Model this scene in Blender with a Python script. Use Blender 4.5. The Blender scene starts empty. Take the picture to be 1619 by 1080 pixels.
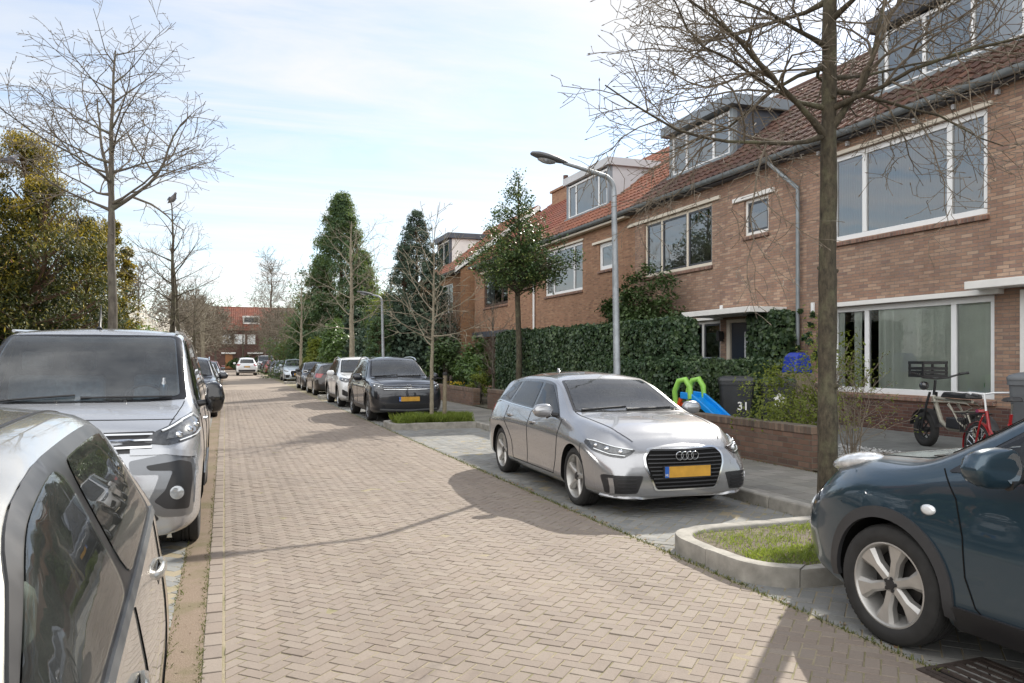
import bpy, math, random
import numpy as np
from mathutils import Vector, Matrix
from mathutils.bvhtree import BVHTree
from mathutils.geometry import delaunay_2d_cdt
R = math.radians
PI = math.pi
random.seed(7)
RNG = np.random.default_rng(11)
scene = bpy.context.scene
COL = scene.collection


def tag(o, label=None, cat=None, group=None, kind=None):
    if label: o['label'] = label
    if cat: o['category'] = cat
    if group: o['group'] = group
    if kind: o['kind'] = kind
    return o


def empty(name, loc=(0, 0, 0), rz=0.0, label=None, cat=None, group=None):
    o = bpy.data.objects.new(name, None)
    o.empty_display_size = 0.2
    COL.objects.link(o)
    o.location = loc
    o.rotation_euler = (0, 0, rz)
    tag(o, label, cat, group)
    return o


def children(o):
    return [c for c in bpy.data.objects if c.parent == o]


def copy_tree(o, parent=None, kids=None):
    if kids is None:
        kids = {}
        for c in bpy.data.objects:
            if c.parent: kids.setdefault(c.parent.name, []).append(c)
    n = o.copy()
    COL.objects.link(n)
    n.parent = parent
    for ch in kids.get(o.name, []):
        copy_tree(ch, n, kids)
    return n


class MB:
    """collects faces and builds ONE mesh object"""
    def __init__(self):
        self.v = []; self.f = []; self.m = []; self.r = []

    def add(self, vs, fs, m=0, r=None):
        b = len(self.v)
        self.v.extend(vs)
        for f in fs:
            self.f.append([b + i for i in f]); self.m.append(m)
            self.r.append(random.random() if r is None else r)
        return b

    def box(self, x0, x1, y0, y1, z0, z1, m=0, r=None):
        vs = [(x0, y0, z0), (x1, y0, z0), (x1, y1, z0), (x0, y1, z0), (x0, y0, z1), (x1, y0, z1), (x1, y1, z1), (x0, y1, z1)]
        if r is None: r = random.random()
        self.add(vs, [(0, 3, 2, 1), (4, 5, 6, 7), (0, 1, 5, 4), (1, 2, 6, 5), (2, 3, 7, 6), (3, 0, 4, 7)], m, r)

    def xbox(self, sx, sy, sz, mat, m=0):
        vs = [mat @ Vector((x * sx / 2, y * sy / 2, z * sz / 2)) for x, y, z in
              [(-1, -1, -1), (1, -1, -1), (1, 1, -1), (-1, 1, -1), (-1, -1, 1), (1, -1, 1), (1, 1, 1), (-1, 1, 1)]]
        self.add([tuple(v) for v in vs], [(0, 3, 2, 1), (4, 5, 6, 7), (0, 1, 5, 4), (1, 2, 6, 5), (2, 3, 7, 6), (3, 0, 4, 7)], m)

    def tube(self, pts, rads, n=6, m=0, cap=True, r=None):
        pts = [Vector(p) for p in pts]
        if not hasattr(rads, '__len__'): rads = [rads] * len(pts)
        k = len(pts)
        rings = []
        up = None
        for i in range(k):
            d = (pts[min(i + 1, k - 1)] - pts[max(i - 1, 0)])
            if d.length < 1e-9: d = Vector((0, 0, 1))
            d.normalize()
            if up is None:
                up = Vector((0, 0, 1)) if abs(d.z) < .9 else Vector((1, 0, 0))
            a = d.cross(up)
            if a.length < 1e-6:
                up = Vector((1, 0, 0)) if abs(d.x) < .9 else Vector((0, 1, 0)); a = d.cross(up)
            a.normalize(); b = d.cross(a)
            up = -b if (-b).dot(up) > 0 else b
            rings.append([tuple(pts[i] + (a * math.cos(2 * PI * j / n) + b * math.sin(2 * PI * j / n)) * rads[i]) for j in range(n)])
        base = len(self.v)
        for q in rings: self.v.extend(q)
        rr = random.random() if r is None else r
        for i in range(k - 1):
            for j in range(n):
                a = base + i * n + j; b = base + i * n + (j + 1) % n
                self.f.append([a, b, b + n, a + n]); self.m.append(m); self.r.append(rr)
        if cap:
            self.f.append([base + j for j in range(n)][::-1]); self.m.append(m); self.r.append(rr)
            self.f.append([base + (k - 1) * n + j for j in range(n)]); self.m.append(m); self.r.append(rr)

    def lathe(self, prof, n=24, axis='z', c=(0, 0, 0), m=0, a0=0.0, a1=2 * PI):
        """prof: list of (radius, height along the axis)"""
        full = abs(a1 - a0 - 2 * PI) < 1e-6
        k = n if full else n + 1
        base = len(self.v)
        for (r, h) in prof:
            for j in range(k):
                a = a0 + (a1 - a0) * j / n
                x, y = r * math.cos(a), r * math.sin(a)
                p = {'z': (x, y, h), 'y': (x, h, y), 'x': (h, x, y)}[axis]
                self.v.append((p[0] + c[0], p[1] + c[1], p[2] + c[2]))
        rr = random.random()
        for i in range(len(prof) - 1):
            for j in range(n):
                a = base + i * k + j; b = base + i * k + (j + 1) % k
                self.f.append([a, b, b + k, a + k]); self.m.append(m); self.r.append(rr)

    def prism(self, poly, fn, d0, d1, m=0):
        """poly 2D; fn(u, v, d) -> 3D"""
        n = len(poly)
        vs = [fn(u, v, d0) for u, v in poly] + [fn(u, v, d1) for u, v in poly]
        fs = [list(range(n))[::-1], [n + i for i in range(n)]]
        for i in range(n):
            j = (i + 1) % n
            fs.append([i, j, n + j, n + i])
        self.add(vs, fs, m, random.random())

    def xform(self, M, start=0):
        for i in range(start, len(self.v)):
            self.v[i] = tuple(M @ Vector(self.v[i]))

    def build(self, name, mats, parent=None, smooth=None, bevel=0, seg=2, loc=None, fix=True):
        me = bpy.data.meshes.new(name)
        me.from_pydata(self.v, [], self.f)
        mats = mats if isinstance(mats, (list, tuple)) else [mats]
        for q in mats: me.materials.append(q)
        if len(self.f):
            me.polygons.foreach_set('material_index', self.m)
            at = me.attributes.new('rnd', 'FLOAT', 'FACE')
            at.data.foreach_set('value', self.r)
        if fix: fix_normals(me)
        return link_mesh(name, me, parent, smooth, bevel, seg, loc)


def fix_normals(me):
    import bmesh
    bm = bmesh.new(); bm.from_mesh(me)
    bmesh.ops.recalc_face_normals(bm, faces=bm.faces[:])
    bm.to_mesh(me); bm.free()


def link_mesh(name, me, parent=None, smooth=None, bevel=0, seg=2, loc=None):
    me.update()
    if smooth is not None:
        me.polygons.foreach_set('use_smooth', [True] * len(me.polygons))
        if smooth < 179: me.set_sharp_from_angle(angle=R(smooth))
    o = bpy.data.objects.new(name, me)
    COL.objects.link(o)
    if parent: o.parent = parent
    if loc: o.location = loc
    if bevel:
        b = o.modifiers.new('bev', 'BEVEL'); b.width = bevel; b.segments = seg; b.limit_method = 'ANGLE'; b.angle_limit = R(40)
        b.harden_normals = False
    return o


def fast_mesh(name, verts, nper, mat, parent=None, rnd=None, smooth=False):
    """verts: (N, nper, 3) array of separate polygons"""
    N = verts.shape[0]
    me = bpy.data.meshes.new(name)
    me.vertices.add(N * nper); me.loops.add(N * nper); me.polygons.add(N)
    me.vertices.foreach_set('co', verts.reshape(-1).astype(np.float32))
    me.loops.foreach_set('vertex_index', np.arange(N * nper, dtype=np.int32))
    me.polygons.foreach_set('loop_start', np.arange(0, N * nper, nper, dtype=np.int32))
    me.polygons.foreach_set('loop_total', np.full(N, nper, dtype=np.int32))
    me.materials.append(mat)
    me.update(calc_edges=True)
    at = me.attributes.new('rnd', 'FLOAT', 'FACE')
    at.data.foreach_set('value', (RNG.random(N) if rnd is None else rnd).astype(np.float32))
    o = bpy.data.objects.new(name, me)
    COL.objects.link(o)
    if parent: o.parent = parent
    return o


def pchip(keys):
    xs = [k[0] for k in keys]; ys = [k[1] for k in keys]
    n = len(xs)
    if n == 1: return lambda x: ys[0]
    h = [xs[i + 1] - xs[i] for i in range(n - 1)]
    d = [(ys[i + 1] - ys[i]) / h[i] for i in range(n - 1)]
    m = [0] * n
    m[0], m[-1] = d[0], d[-1]
    for i in range(1, n - 1):
        if d[i - 1] * d[i] <= 0: m[i] = 0
        else:
            w1 = 2 * h[i] + h[i - 1]; w2 = h[i] + 2 * h[i - 1]
            m[i] = (w1 + w2) / (w1 / d[i - 1] + w2 / d[i])

    def f(x):
        if x <= xs[0]: return ys[0]
        if x >= xs[-1]: return ys[-1]
        i = 0
        while x > xs[i + 1]: i += 1
        t = (x - xs[i]) / h[i]
        return ((1 + 2 * t) * (1 - t) ** 2 * ys[i] + t * (1 - t) ** 2 * h[i] * m[i] + t * t * (3 - 2 * t) * ys[i + 1] + t * t * (t - 1) * h[i] * m[i + 1])
    return f


def rounded(poly, r, n=4):
    """round the corners of a closed 2D polygon"""
    out = []
    N = len(poly)
    rs = r if hasattr(r, '__len__') else [r] * N
    for i in range(N):
        p = Vector(poly[i]); a = Vector(poly[i - 1]); b = Vector(poly[(i + 1) % N])
        if rs[i] <= 0: out.append(tuple(p)); continue
        ta = min(.48, rs[i] / max(1e-6, (a - p).length)); tb = min(.48, rs[i] / max(1e-6, (b - p).length))
        A = p + (a - p) * ta; B = p + (b - p) * tb
        for k in range(n + 1):
            t = k / n
            out.append(tuple(A * (1 - t) ** 2 + p * 2 * t * (1 - t) + B * t * t))
    return out


def text_mb(s, size, depth=.002, bold=0.0):
    cu = bpy.data.curves.new('lettering', 'FONT')
    cu.body = s; cu.size = size; cu.extrude = depth; cu.align_x = 'CENTER'; cu.align_y = 'CENTER'; cu.offset = bold
    o = bpy.data.objects.new('lettering', cu)
    COL.objects.link(o)
    dg = bpy.context.evaluated_depsgraph_get()
    me = bpy.data.meshes.new_from_object(o.evaluated_get(dg))
    mb = MB()
    mb.add([tuple(v.co) for v in me.vertices], [tuple(p.vertices) for p in me.polygons])
    bpy.data.objects.remove(o); bpy.data.curves.remove(cu); bpy.data.meshes.remove(me)
    return mb
class NT:
    def __init__(self, name):
        self.mat = bpy.data.materials.new(name)
        self.mat.use_nodes = True
        self.t = self.mat.node_tree
        self.t.nodes.clear()
        self.out = self.n('ShaderNodeOutputMaterial')

    def n(self, typ, **kw):
        q = self.t.nodes.new(typ)
        for k, v in kw.items(): setattr(q, k, v)
        return q

    def l(self, a, b): self.t.links.new(a, b)

    def val(self, sock, v):
        if hasattr(v, 'is_linked') or isinstance(v, bpy.types.NodeSocket): self.l(v, sock)
        else: sock.default_value = v

    def math(self, op, a, b=0.0, c=0.0, clamp=False):
        q = self.n('ShaderNodeMath', operation=op, use_clamp=clamp)
        self.val(q.inputs[0], a); self.val(q.inputs[1], b)
        if op in ('MULTIPLY_ADD', 'SMOOTH_MIN', 'SMOOTH_MAX', 'COMPARE', 'WRAP'): self.val(q.inputs[2], c)
        return q.outputs[0]

    def noise(self, scale, vec=None, detail=4.0, rough=.55, dim='3D', dist=0.0):
        q = self.n('ShaderNodeTexNoise', noise_dimensions=dim)
        q.inputs['Scale'].default_value = scale; q.inputs['Detail'].default_value = detail
        q.inputs['Roughness'].default_value = rough; q.inputs['Distortion'].default_value = dist
        if vec is not None: self.l(vec, q.inputs['Vector'])
        return q.outputs['Fac']

    def ramp(self, fac, stops, interp='LINEAR'):
        q = self.n('ShaderNodeValToRGB')
        cr = q.color_ramp; cr.interpolation = interp
        while len(cr.elements) < len(stops): cr.elements.new(.5)
        for e, (p, c) in zip(cr.elements, stops):
            e.position = p; e.color = (*c, 1) if len(c) == 3 else c
        self.val(q.inputs[0], fac)
        return q.outputs[0]

    def mix(self, fac, a, b, mode='MIX'):
        q = self.n('ShaderNodeMix', data_type='RGBA', blend_type=mode)
        self.val(q.inputs[0], fac)
        for s, v in ((q.inputs[6], a), (q.inputs[7], b)):
            if isinstance(v, (tuple, list)): s.default_value = (*v, 1) if len(v) == 3 else v
            else: self.l(v, s)
        return q.outputs[2]

    def obj(self): return self.n('ShaderNodeTexCoord').outputs['Object']

    def attr(self, name='rnd'): return self.n('ShaderNodeAttribute', attribute_name=name).outputs['Fac']

    def bump(self, h, strength=.3, dist=.01):
        q = self.n('ShaderNodeBump')
        q.inputs['Strength'].default_value = strength; q.inputs['Distance'].default_value = dist
        self.l(h, q.inputs['Height'])
        return q.outputs[0]

    def pbr(self, base, rough=.6, metal=0.0, spec=.5, coat=0.0, coat_r=.03, normal=None, **kw):
        q = self.n('ShaderNodeBsdfPrincipled')
        def S(nm, v):
            s = q.inputs[nm]
            if isinstance(v, (tuple, list)): s.default_value = (*v, 1) if len(v) == 3 else v
            else: self.val(s, v)
        S('Base Color', base); S('Roughness', rough); S('Metallic', metal); S('Specular IOR Level', spec)
        S('Coat Weight', coat); S('Coat Roughness', coat_r)
        if normal is not None: self.l(normal, q.inputs['Normal'])
        for k, v in kw.items(): S(k.replace('_', ' '), v)
        return q.outputs[0]

    def done(self, sh):
        self.l(sh, self.out.inputs['Surface'])
        return self.mat


def simple(name, c, rough=.6, metal=0.0, var=.12, scale=6.0, spec=.5, coat=0.0, bump=0.0, bscale=40.0, c2=None, rvar=0.0):
    t = NT(name)
    v = t.obj()
    n = t.noise(scale, v, 5)
    a = tuple(x * (1 - var) for x in c); b = tuple(min(1, x * (1 + var)) for x in c)
    if c2: b = c2
    col = t.ramp(n, [(.3, a), (.7, b)])
    nm = t.bump(t.noise(bscale, v, 3), bump, .01) if bump else None
    rr = rough if not rvar else t.math('MULTIPLY_ADD', n, rvar, rough - rvar / 2)
    return t.done(t.pbr(col, rr, metal, spec, coat, normal=nm))


def paint(name, c, metal=.0, rough=.35, dirt=.12):
    """car lacquer: base coat under clear coat, with a film of road dust low down"""
    t = NT(name)
    v = t.obj()
    n = t.noise(3.0, v, 6, .65)
    fl = t.noise(900.0, v, 1)
    sep = t.n('ShaderNodeSeparateXYZ'); t.l(v, sep.inputs[0])
    low = t.ramp(sep.outputs[2], [(.12, (1, 1, 1)), (.62, (.0, .0, .0))])
    k = t.math('MULTIPLY', t.math('MULTIPLY_ADD', low, .8, .25), t.math('MULTIPLY', n, dirt * 2.0))
    base = t.ramp(fl, [(.3, tuple(x * .9 for x in c)), (.7, tuple(min(1, x * 1.1) for x in c))])
    col = t.mix(k, base, (.23, .20, .165))
    cr = t.math('MULTIPLY_ADD', k, .22, .012)
    return t.done(t.pbr(col, rough, metal, .5, 1.0, cr))


def brick_mat(name, ax, bw, bh, mort, cols, mcol, rough=.85, bumpd=.006, stain=.35, ramp_soft=True, cvar=.25):
    """ax: 'wall' (u along the wall, v up) or 'floor' (u = y, v = x). Each brick gets its own colour."""
    t = NT(name)
    v = t.obj()
    sep = t.n('ShaderNodeSeparateXYZ'); t.l(v, sep.inputs[0])
    if ax == 'wall':
        sn = t.n('ShaderNodeSeparateXYZ'); t.l(t.n('ShaderNodeTexCoord').outputs['Normal'], sn.inputs[0])
        k = t.math('GREATER_THAN', t.math('ABSOLUTE', sn.outputs[0]), .6)
        u0 = t.math('ADD', t.math('MULTIPLY', sep.outputs[1], k), t.math('MULTIPLY', sep.outputs[0], t.math('SUBTRACT', 1.0, k)))
        v0 = sep.outputs[2]
    elif ax == 'soldier':
        u0 = sep.outputs[2]; v0 = sep.outputs[1]
    else:
        u0 = sep.outputs[1]; v0 = sep.outputs[0]
    vv = t.math('DIVIDE', v0, bh)
    row = t.math('FLOOR', vv)
    odd = t.math('MODULO', t.math('ADD', row, 1000.0), 2.0)
    uu = t.math('ADD', t.math('DIVIDE', u0, bw), t.math('MULTIPLY', odd, .5))
    col = t.math('FLOOR', uu)
    fu = t.math('SUBTRACT', uu, col); fv = t.math('SUBTRACT', vv, row)
    wob = t.math('MULTIPLY', t.math('SUBTRACT', t.noise(60.0, v, 2), .5), .35)
    du = t.math('ADD', t.math('MULTIPLY', t.math('MINIMUM', fu, t.math('SUBTRACT', 1.0, fu)), bw / mort), wob)
    dv = t.math('ADD', t.math('MULTIPLY', t.math('MINIMUM', fv, t.math('SUBTRACT', 1.0, fv)), bh / mort), wob)
    d = t.math('MINIMUM', du, dv)
    mask = t.ramp(d, [(.42, (0, 0, 0)), (.62, (1, 1, 1))])
    cx = t.n('ShaderNodeCombineXYZ'); t.l(row, cx.inputs[0]); t.l(col, cx.inputs[1])
    wn = t.n('ShaderNodeTexWhiteNoise', noise_dimensions='3D'); t.l(cx.outputs[0], wn.inputs['Vector'])
    N = len(cols)
    c = t.ramp(wn.outputs['Value'], [((i + .02) / N if i else 0.0, q) for i, q in enumerate(cols)], 'CONSTANT' if not ramp_soft else 'LINEAR')
    f = t.noise(25.0, v, 6, .7)
    c = t.mix(cvar, c, t.ramp(f, [(.25, (.15, .15, .15)), (.75, (1, 1, 1))]), 'MULTIPLY')
    s = t.noise(.45, v, 8, .7)
    c = t.mix(t.math('MULTIPLY', t.ramp(s, [(.42, (0, 0, 0)), (.7, (1, 1, 1))]), stain), c, tuple(x * .55 for x in mcol))
    mc = t.ramp(t.noise(9.0, v, 4), [(.3, tuple(x * .75 for x in mcol)), (.7, tuple(x * 1.2 for x in mcol))])
    mp = t.n('ShaderNodeMapping'); mp.inputs['Scale'].default_value = (1.4, 1.4, .22); t.l(v, mp.inputs[0])
    c = t.mix(mask, mc, c)
    c = t.mix(1.0, c, t.ramp(t.noise(1.3, mp.outputs[0], 8, .7), [(.28, (.76, .75, .74)), (.5, (.97, .97, .97)), (.75, (1.09, 1.07, 1.05))]), 'MULTIPLY')
    h = t.math('ADD', t.math('MULTIPLY', mask, 1.0), t.math('MULTIPLY', f, .35))
    return t.done(t.pbr(c, rough, 0, .35, normal=t.bump(h, .8, bumpd)))


def rnd_mat(name, cols, rough=.8, bump=.25, bscale=60.0, cvar=.35, stain=None, spec=.4, stscale=.6):
    """colour per face from the rnd attribute, plus surface grain"""
    t = NT(name)
    v = t.obj()
    N = len(cols)
    c = t.ramp(t.attr(), [(i / max(1, N - 1), q) for i, q in enumerate(cols)])
    f = t.noise(bscale, v, 5, .7)
    c = t.mix(cvar, c, t.ramp(f, [(.25, (.3, .3, .3)), (.75, (1, 1, 1))]), 'MULTIPLY')
    if stain:
        s = t.noise(stscale, v, 7, .7)
        c = t.mix(t.math('MULTIPLY', t.ramp(s, [(.45, (0, 0, 0)), (.68, (1, 1, 1))]), stain[1]), c, stain[0])
    mp = t.n('ShaderNodeMapping'); mp.inputs['Scale'].default_value = (1.3, .35, 1); t.l(v, mp.inputs[0])
    c = t.mix(1.0, c, t.ramp(t.noise(.8, mp.outputs[0], 8, .68), [(.28, (.80, .79, .78)), (.5, (.97, .97, .97)), (.75, (1.08, 1.07, 1.05))]), 'MULTIPLY')
    return t.done(t.pbr(c, rough, 0, spec, normal=t.bump(f, bump, .004)))


def leaf_mat(name, cols, rough=.5, trans=.3, spec=.4):
    t = NT(name)
    N = len(cols)
    c = t.ramp(t.attr(), [(i / max(1, N - 1), q) for i, q in enumerate(cols)])
    p = t.pbr(c, rough, 0, spec)
    tr = t.n('ShaderNodeBsdfTranslucent')
    t.l(t.mix(.5, c, (.35, .42, .05), 'MIX') if trans > .3 else c, tr.inputs['Color'])
    m = t.n('ShaderNodeMixShader'); m.inputs[0].default_value = trans
    t.l(p, m.inputs[1]); t.l(tr.outputs[0], m.inputs[2])
    return t.done(m.outputs[0])


def bark_mat(name, a, b, sc=14.0, lichen=None):
    t = NT(name)
    v = t.obj()
    mp = t.n('ShaderNodeMapping'); mp.inputs['Scale'].default_value = (1, 1, .38); t.l(v, mp.inputs[0])
    n = t.noise(sc, mp.outputs[0], 8, .7)
    c = t.ramp(n, [(.3, a), (.68, b)])
    if lichen:
        k = t.ramp(t.noise(3.0, v, 6, .7), [(.5, (0, 0, 0)), (.66, (1, 1, 1))])
        c = t.mix(t.math('MULTIPLY', k, .6), c, lichen)
    return t.done(t.pbr(c, .9, 0, .3, normal=t.bump(n, .9, .02)))


def glass_mat(name, ior=1.9, tint=(.95, .97, .97), rough=.0):
    """window pane: mirror reflection by Fresnel over clear glass"""
    t = NT(name)
    fr = t.n('ShaderNodeFresnel'); fr.inputs[0].default_value = ior
    v = t.obj()
    nb = t.bump(t.noise(1.6, v, 2), .03, .05)
    t.l(nb, fr.inputs['Normal'])
    gl = t.n('ShaderNodeBsdfGlossy'); gl.inputs['Roughness'].default_value = rough; t.l(nb, gl.inputs['Normal'])
    tr = t.n('ShaderNodeBsdfTransparent'); tr.inputs[0].default_value = (*tint, 1)
    m = t.n('ShaderNodeMixShader'); t.l(fr.outputs[0], m.inputs[0]); t.l(tr.outputs[0], m.inputs[1]); t.l(gl.outputs[0], m.inputs[2])
    return t.done(m.outputs[0])


M = {}
BR = [(0.306, 0.193, 0.141), (0.398, 0.251, 0.173), (0.352, 0.212, 0.152), (0.453, 0.302, 0.210), (0.279, 0.177, 0.141), (0.426, 0.267, 0.184), (0.508, 0.356, 0.258), (0.334, 0.203, 0.147)]
M['brick'] = brick_mat('house_brick', 'wall', .208, .057, .009, BR, (.21, .185, .16), stain=.34)
M['brick_pale'] = brick_mat('house_brick_pale', 'wall', .208, .057, .009, [(0.294, 0.159, 0.095), (0.406, 0.229, 0.138), (0.338, 0.178, 0.108), (0.451, 0.269, 0.163), (0.260, 0.139, 0.090), (0.383, 0.210, 0.129)], (0.271, 0.210, 0.155), stain=.16)
M['brick_orange'] = brick_mat('house_brick_orange', 'wall', .208, .057, .009, [(.36, .18, .09), (.42, .22, .11), (.31, .15, .08), (.45, .26, .14), (.38, .19, .10)], (.26, .20, .14), stain=.15)
M['brick_dark'] = brick_mat('plinth_brick', 'wall', .208, .057, .009, [(.102, .051, .043), (.134, .066, .051), (.087, .046, .041), (.154, .082, .061)], (.134, .118, .107), stain=.2)
M['brick_sill'] = brick_mat('sill_brick', 'soldier', .3, .0625, .010, [(.200, .112, .088), (.275, .150, .112), (.163, .100, .081), (.312, .188, .138)], (.213, .188, .163), stain=.15)
M['brick_garden'] = brick_mat('garden_wall_brick', 'wall', .21, .075, .011, [(.154, .087, .061), (.205, .118, .082), (.123, .077, .060), (.236, .143, .102), (.175, .107, .082)], (.134, .118, .092), stain=.5)
M['brick_cap'] = brick_mat('garden_wall_cap', 'soldier', .35, .065, .010, [(.154, .102, .077), (.205, .134, .098), (.123, .087, .072), (.246, .169, .123)], (.123, .113, .087), stain=.45)
M['far_brick'] = brick_mat('far_brick', 'wall', .208, .057, .009, [(.13, .06, .048), (.17, .08, .06), (.11, .055, .045)], (.14, .11, .10), stain=.2)
TILE = dict(bump=.2, bscale=30.0, cvar=.45)
M['tile_brown'] = rnd_mat('roof_tile_brown', [(.071, .034, .027), (.102, .048, .034), (.136, .065, .041), (.088, .044, .034), (.116, .068, .051)], .75, stain=((.068, .061, .048), .4), **TILE)
M['tile_red'] = rnd_mat('roof_tile_red', [(.25, .095, .06), (.31, .12, .072), (.35, .15, .09), (.27, .105, .065), (.22, .095, .065)], .75, stain=((.15, .10, .07), .4), **TILE)
M['tile_darkred'] = rnd_mat('roof_tile_darkred', [(.20, .065, .045), (.26, .085, .05), (.23, .075, .05), (.30, .11, .065)], .75, stain=((.12, .09, .07), .3), **TILE)
M['zinc'] = simple('zinc', (.22, .245, .26), .5, .35, .18, 5.0, rvar=.25)
M['zinc_dark'] = simple('slate_cladding', (.075, .085, .105), .55, .1, .2, 4.0)
M['white'] = simple('white_paint', (.74, .73, .70), .42, 0, .05, 4.0)
M['cream'] = simple('cream_paint', (.66, .60, .50), .5, 0, .07, 4.0)
M['pvc'] = simple('white_pvc', (.78, .79, .79), .3, 0, .03, 3.0)
M['darkframe'] = simple('dark_frame', (.055, .06, .07), .4, 0, .1, 4.0)
M['brownframe'] = simple('brown_frame', (.07, .045, .035), .45, 0, .15, 8.0)
M['lightgrey'] = simple('light_grey_panel', (.50, .51, .53), .5, 0, .06, 2.0)
M['bluegrey'] = simple('blue_grey_panel', (.20, .23, .26), .5, .1, .12, 2.0)
M['pane'] = glass_mat('window_pane', 3.6)
M['pane_soft'] = glass_mat('window_pane_soft', 1.65)
M['curtain_blue'] = simple('pale_blue_blind', (.62, .86, .94), .9, 0, .06, 2.0)
M['curtain_grey'] = simple('pale_grey_curtain', (.80, .84, .86), .9, 0, .08, 2.0)
M['curtain_green'] = simple('grey_green_curtain', (.76, .82, .76), .9, 0, .1, 2.0)
M['room'] = simple('dim_room', (.10, .095, .09), .95, 0, .3, .8)
M['door_blue'] = simple('navy_door', (.022, .030, .045), .35, 0, .1, 3.0)
M['panel_blue'] = simple('blue_grey_door_panel', (.12, .20, .25), .3, 0, .06, 2.0)
M['concrete'] = simple('kerb_concrete', (.27, .255, .225), .9, 0, .28, 7.0, bump=.35, bscale=120.0)
M['steel'] = simple('galvanised_steel', (.30, .325, .345), .5, .55, .2, 9.0, rvar=.2)
M['blackplastic'] = simple('black_plastic', (.018, .018, .020), .48, 0, .15, 5.0)
M['greyplastic'] = simple('grey_plastic', (.10, .105, .11), .5, 0, .12, 5.0)
M['rubber'] = simple('tyre_rubber', (.022, .0215, .021), .82, 0, .25, 14.0, bump=.1, bscale=200.0)
M['alloy'] = simple('alloy_rim', (.36, .37, .38), .33, .75, .08, 10.0)
M['alloy_warm'] = simple('alloy_rim_dusty', (.44, .43, .41), .38, .6, .12, 10.0)
M['alloy_dark'] = simple('alloy_rim_dark', (.16, .165, .17), .35, .75, .08, 10.0)
M['chrome'] = simple('chrome', (.72, .73, .74), .12, 1.0, .03, 5.0)
M['glossblack'] = simple('gloss_black_trim', (.008, .008, .009), .12, 0, .05, 4.0, coat=.5)
M['satin'] = simple('satin_black_trim', (.02, .02, .022), .38, 0, .1, 4.0)
M['carglass'] = simple('car_glass', (.012, .016, .018), .02, 0, .05, 1.0, spec=.65)
M['carglass_green'] = simple('car_glass_green', (.030, .042, .032), .02, 0, .3, 1.2, spec=.6)
M['frit'] = simple('screen_border', (.008, .008, .009), .25, 0, .05, 4.0, spec=.3)
M['screen'] = simple('windscreen', (.035, .043, .048), .03, 0, .35, 1.1, spec=.85)
M['screen_blue'] = simple('windscreen_blue', (.038, .058, .072), .03, 0, .4, 1.0, spec=.7)
M['lens'] = simple('headlight_lens', (.34, .36, .38), .06, .45, .25, 26.0, coat=1.0)
M['lens_dark'] = simple('headlight_dark', (.035, .038, .042), .06, .0, .4, 30.0, coat=1.0)
M['lens_white'] = simple('headlight_bright', (.75, .78, .80), .08, .2, .05, 10.0, coat=1.0)
M['lens_red'] = simple('tail_lens', (.28, .012, .012), .12, 0, .2, 14.0, coat=1.0)
M['amber'] = simple('amber_lens', (.5, .2, .03), .15, 0, .1, 10.0, coat=1.0)
M['plate'] = simple('number_plate', (.50, .27, .035), .4, 0, .2, 7.0)
M['plate_blue'] = simple('plate_blue', (.02, .11, .42), .4, 0, .05, 5.0)
M['void'] = simple('wheel_well', (.010, .010, .010), .95, 0, .1, 3.0, spec=.1)
M['p_silver'] = paint('paint_silver', (.36, .365, .38), .66, .24)
M['p_van'] = paint('paint_van_grey', (.42, .435, .46), .55, .26)
M['p_beige'] = paint('paint_silver_beige', (.45, .44, .41), .55, .27, .22)
M['p_teal'] = paint('paint_dark_teal', (.022, .052, .078), .55, .28, .05)
M['p_black'] = paint('paint_blue_black', (.008, .011, .018), .3, .35, .045)
M['p_white'] = paint('paint_white', (.66, .67, .68), .0, .4)
M['p_brown'] = paint('paint_dark_brown', (.028, .022, .020), .4, .35, .045)
M['p_grey'] = paint('paint_grey', (.09, .10, .115), .5, .35, .045)
M['p_red'] = paint('paint_red', (.16, .022, .022), .3, .35)
M['p_icy'] = paint('paint_icy_blue', (.46, .52, .58), .35, .35)

M['disc'] = simple('brake_disc', (.045, .043, .042), .5, .5, .2, 20.0)
M['archgrey'] = simple('arch_plastic', (.035, .036, .039), .5, 0, .12, 8.0)
M['lens_clear'] = simple('clear_lens', (.62, .64, .66), .05, .3, .35, 18.0, coat=1.0)

def car_pane(name, tint, ior=1.75, base=(.02, .025, .028), k=.12):
    """tinted car glass: reflection by Fresnel, a light film of dust, the cabin behind"""
    t = NT(name)
    fr = t.n('ShaderNodeFresnel'); fr.inputs[0].default_value = ior
    gl = t.n('ShaderNodeBsdfGlossy'); gl.inputs['Roughness'].default_value = .0
    tr = t.n('ShaderNodeBsdfTransparent'); tr.inputs[0].default_value = (*tint, 1)
    df = t.n('ShaderNodeBsdfDiffuse'); df.inputs[0].default_value = (.35, .36, .35, 1)
    dust = t.math('MULTIPLY', t.ramp(t.noise(2.2, t.obj(), 6, .7), [(.3, (.25, .25, .25)), (.75, (1, 1, 1))]), k)
    m0 = t.n('ShaderNodeMixShader'); t.l(dust, m0.inputs[0]); t.l(tr.outputs[0], m0.inputs[1]); t.l(df.outputs[0], m0.inputs[2])
    m = t.n('ShaderNodeMixShader'); t.l(fr.outputs[0], m.inputs[0]); t.l(m0.outputs[0], m.inputs[1]); t.l(gl.outputs[0], m.inputs[2])
    return t.done(m.outputs[0])


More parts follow.
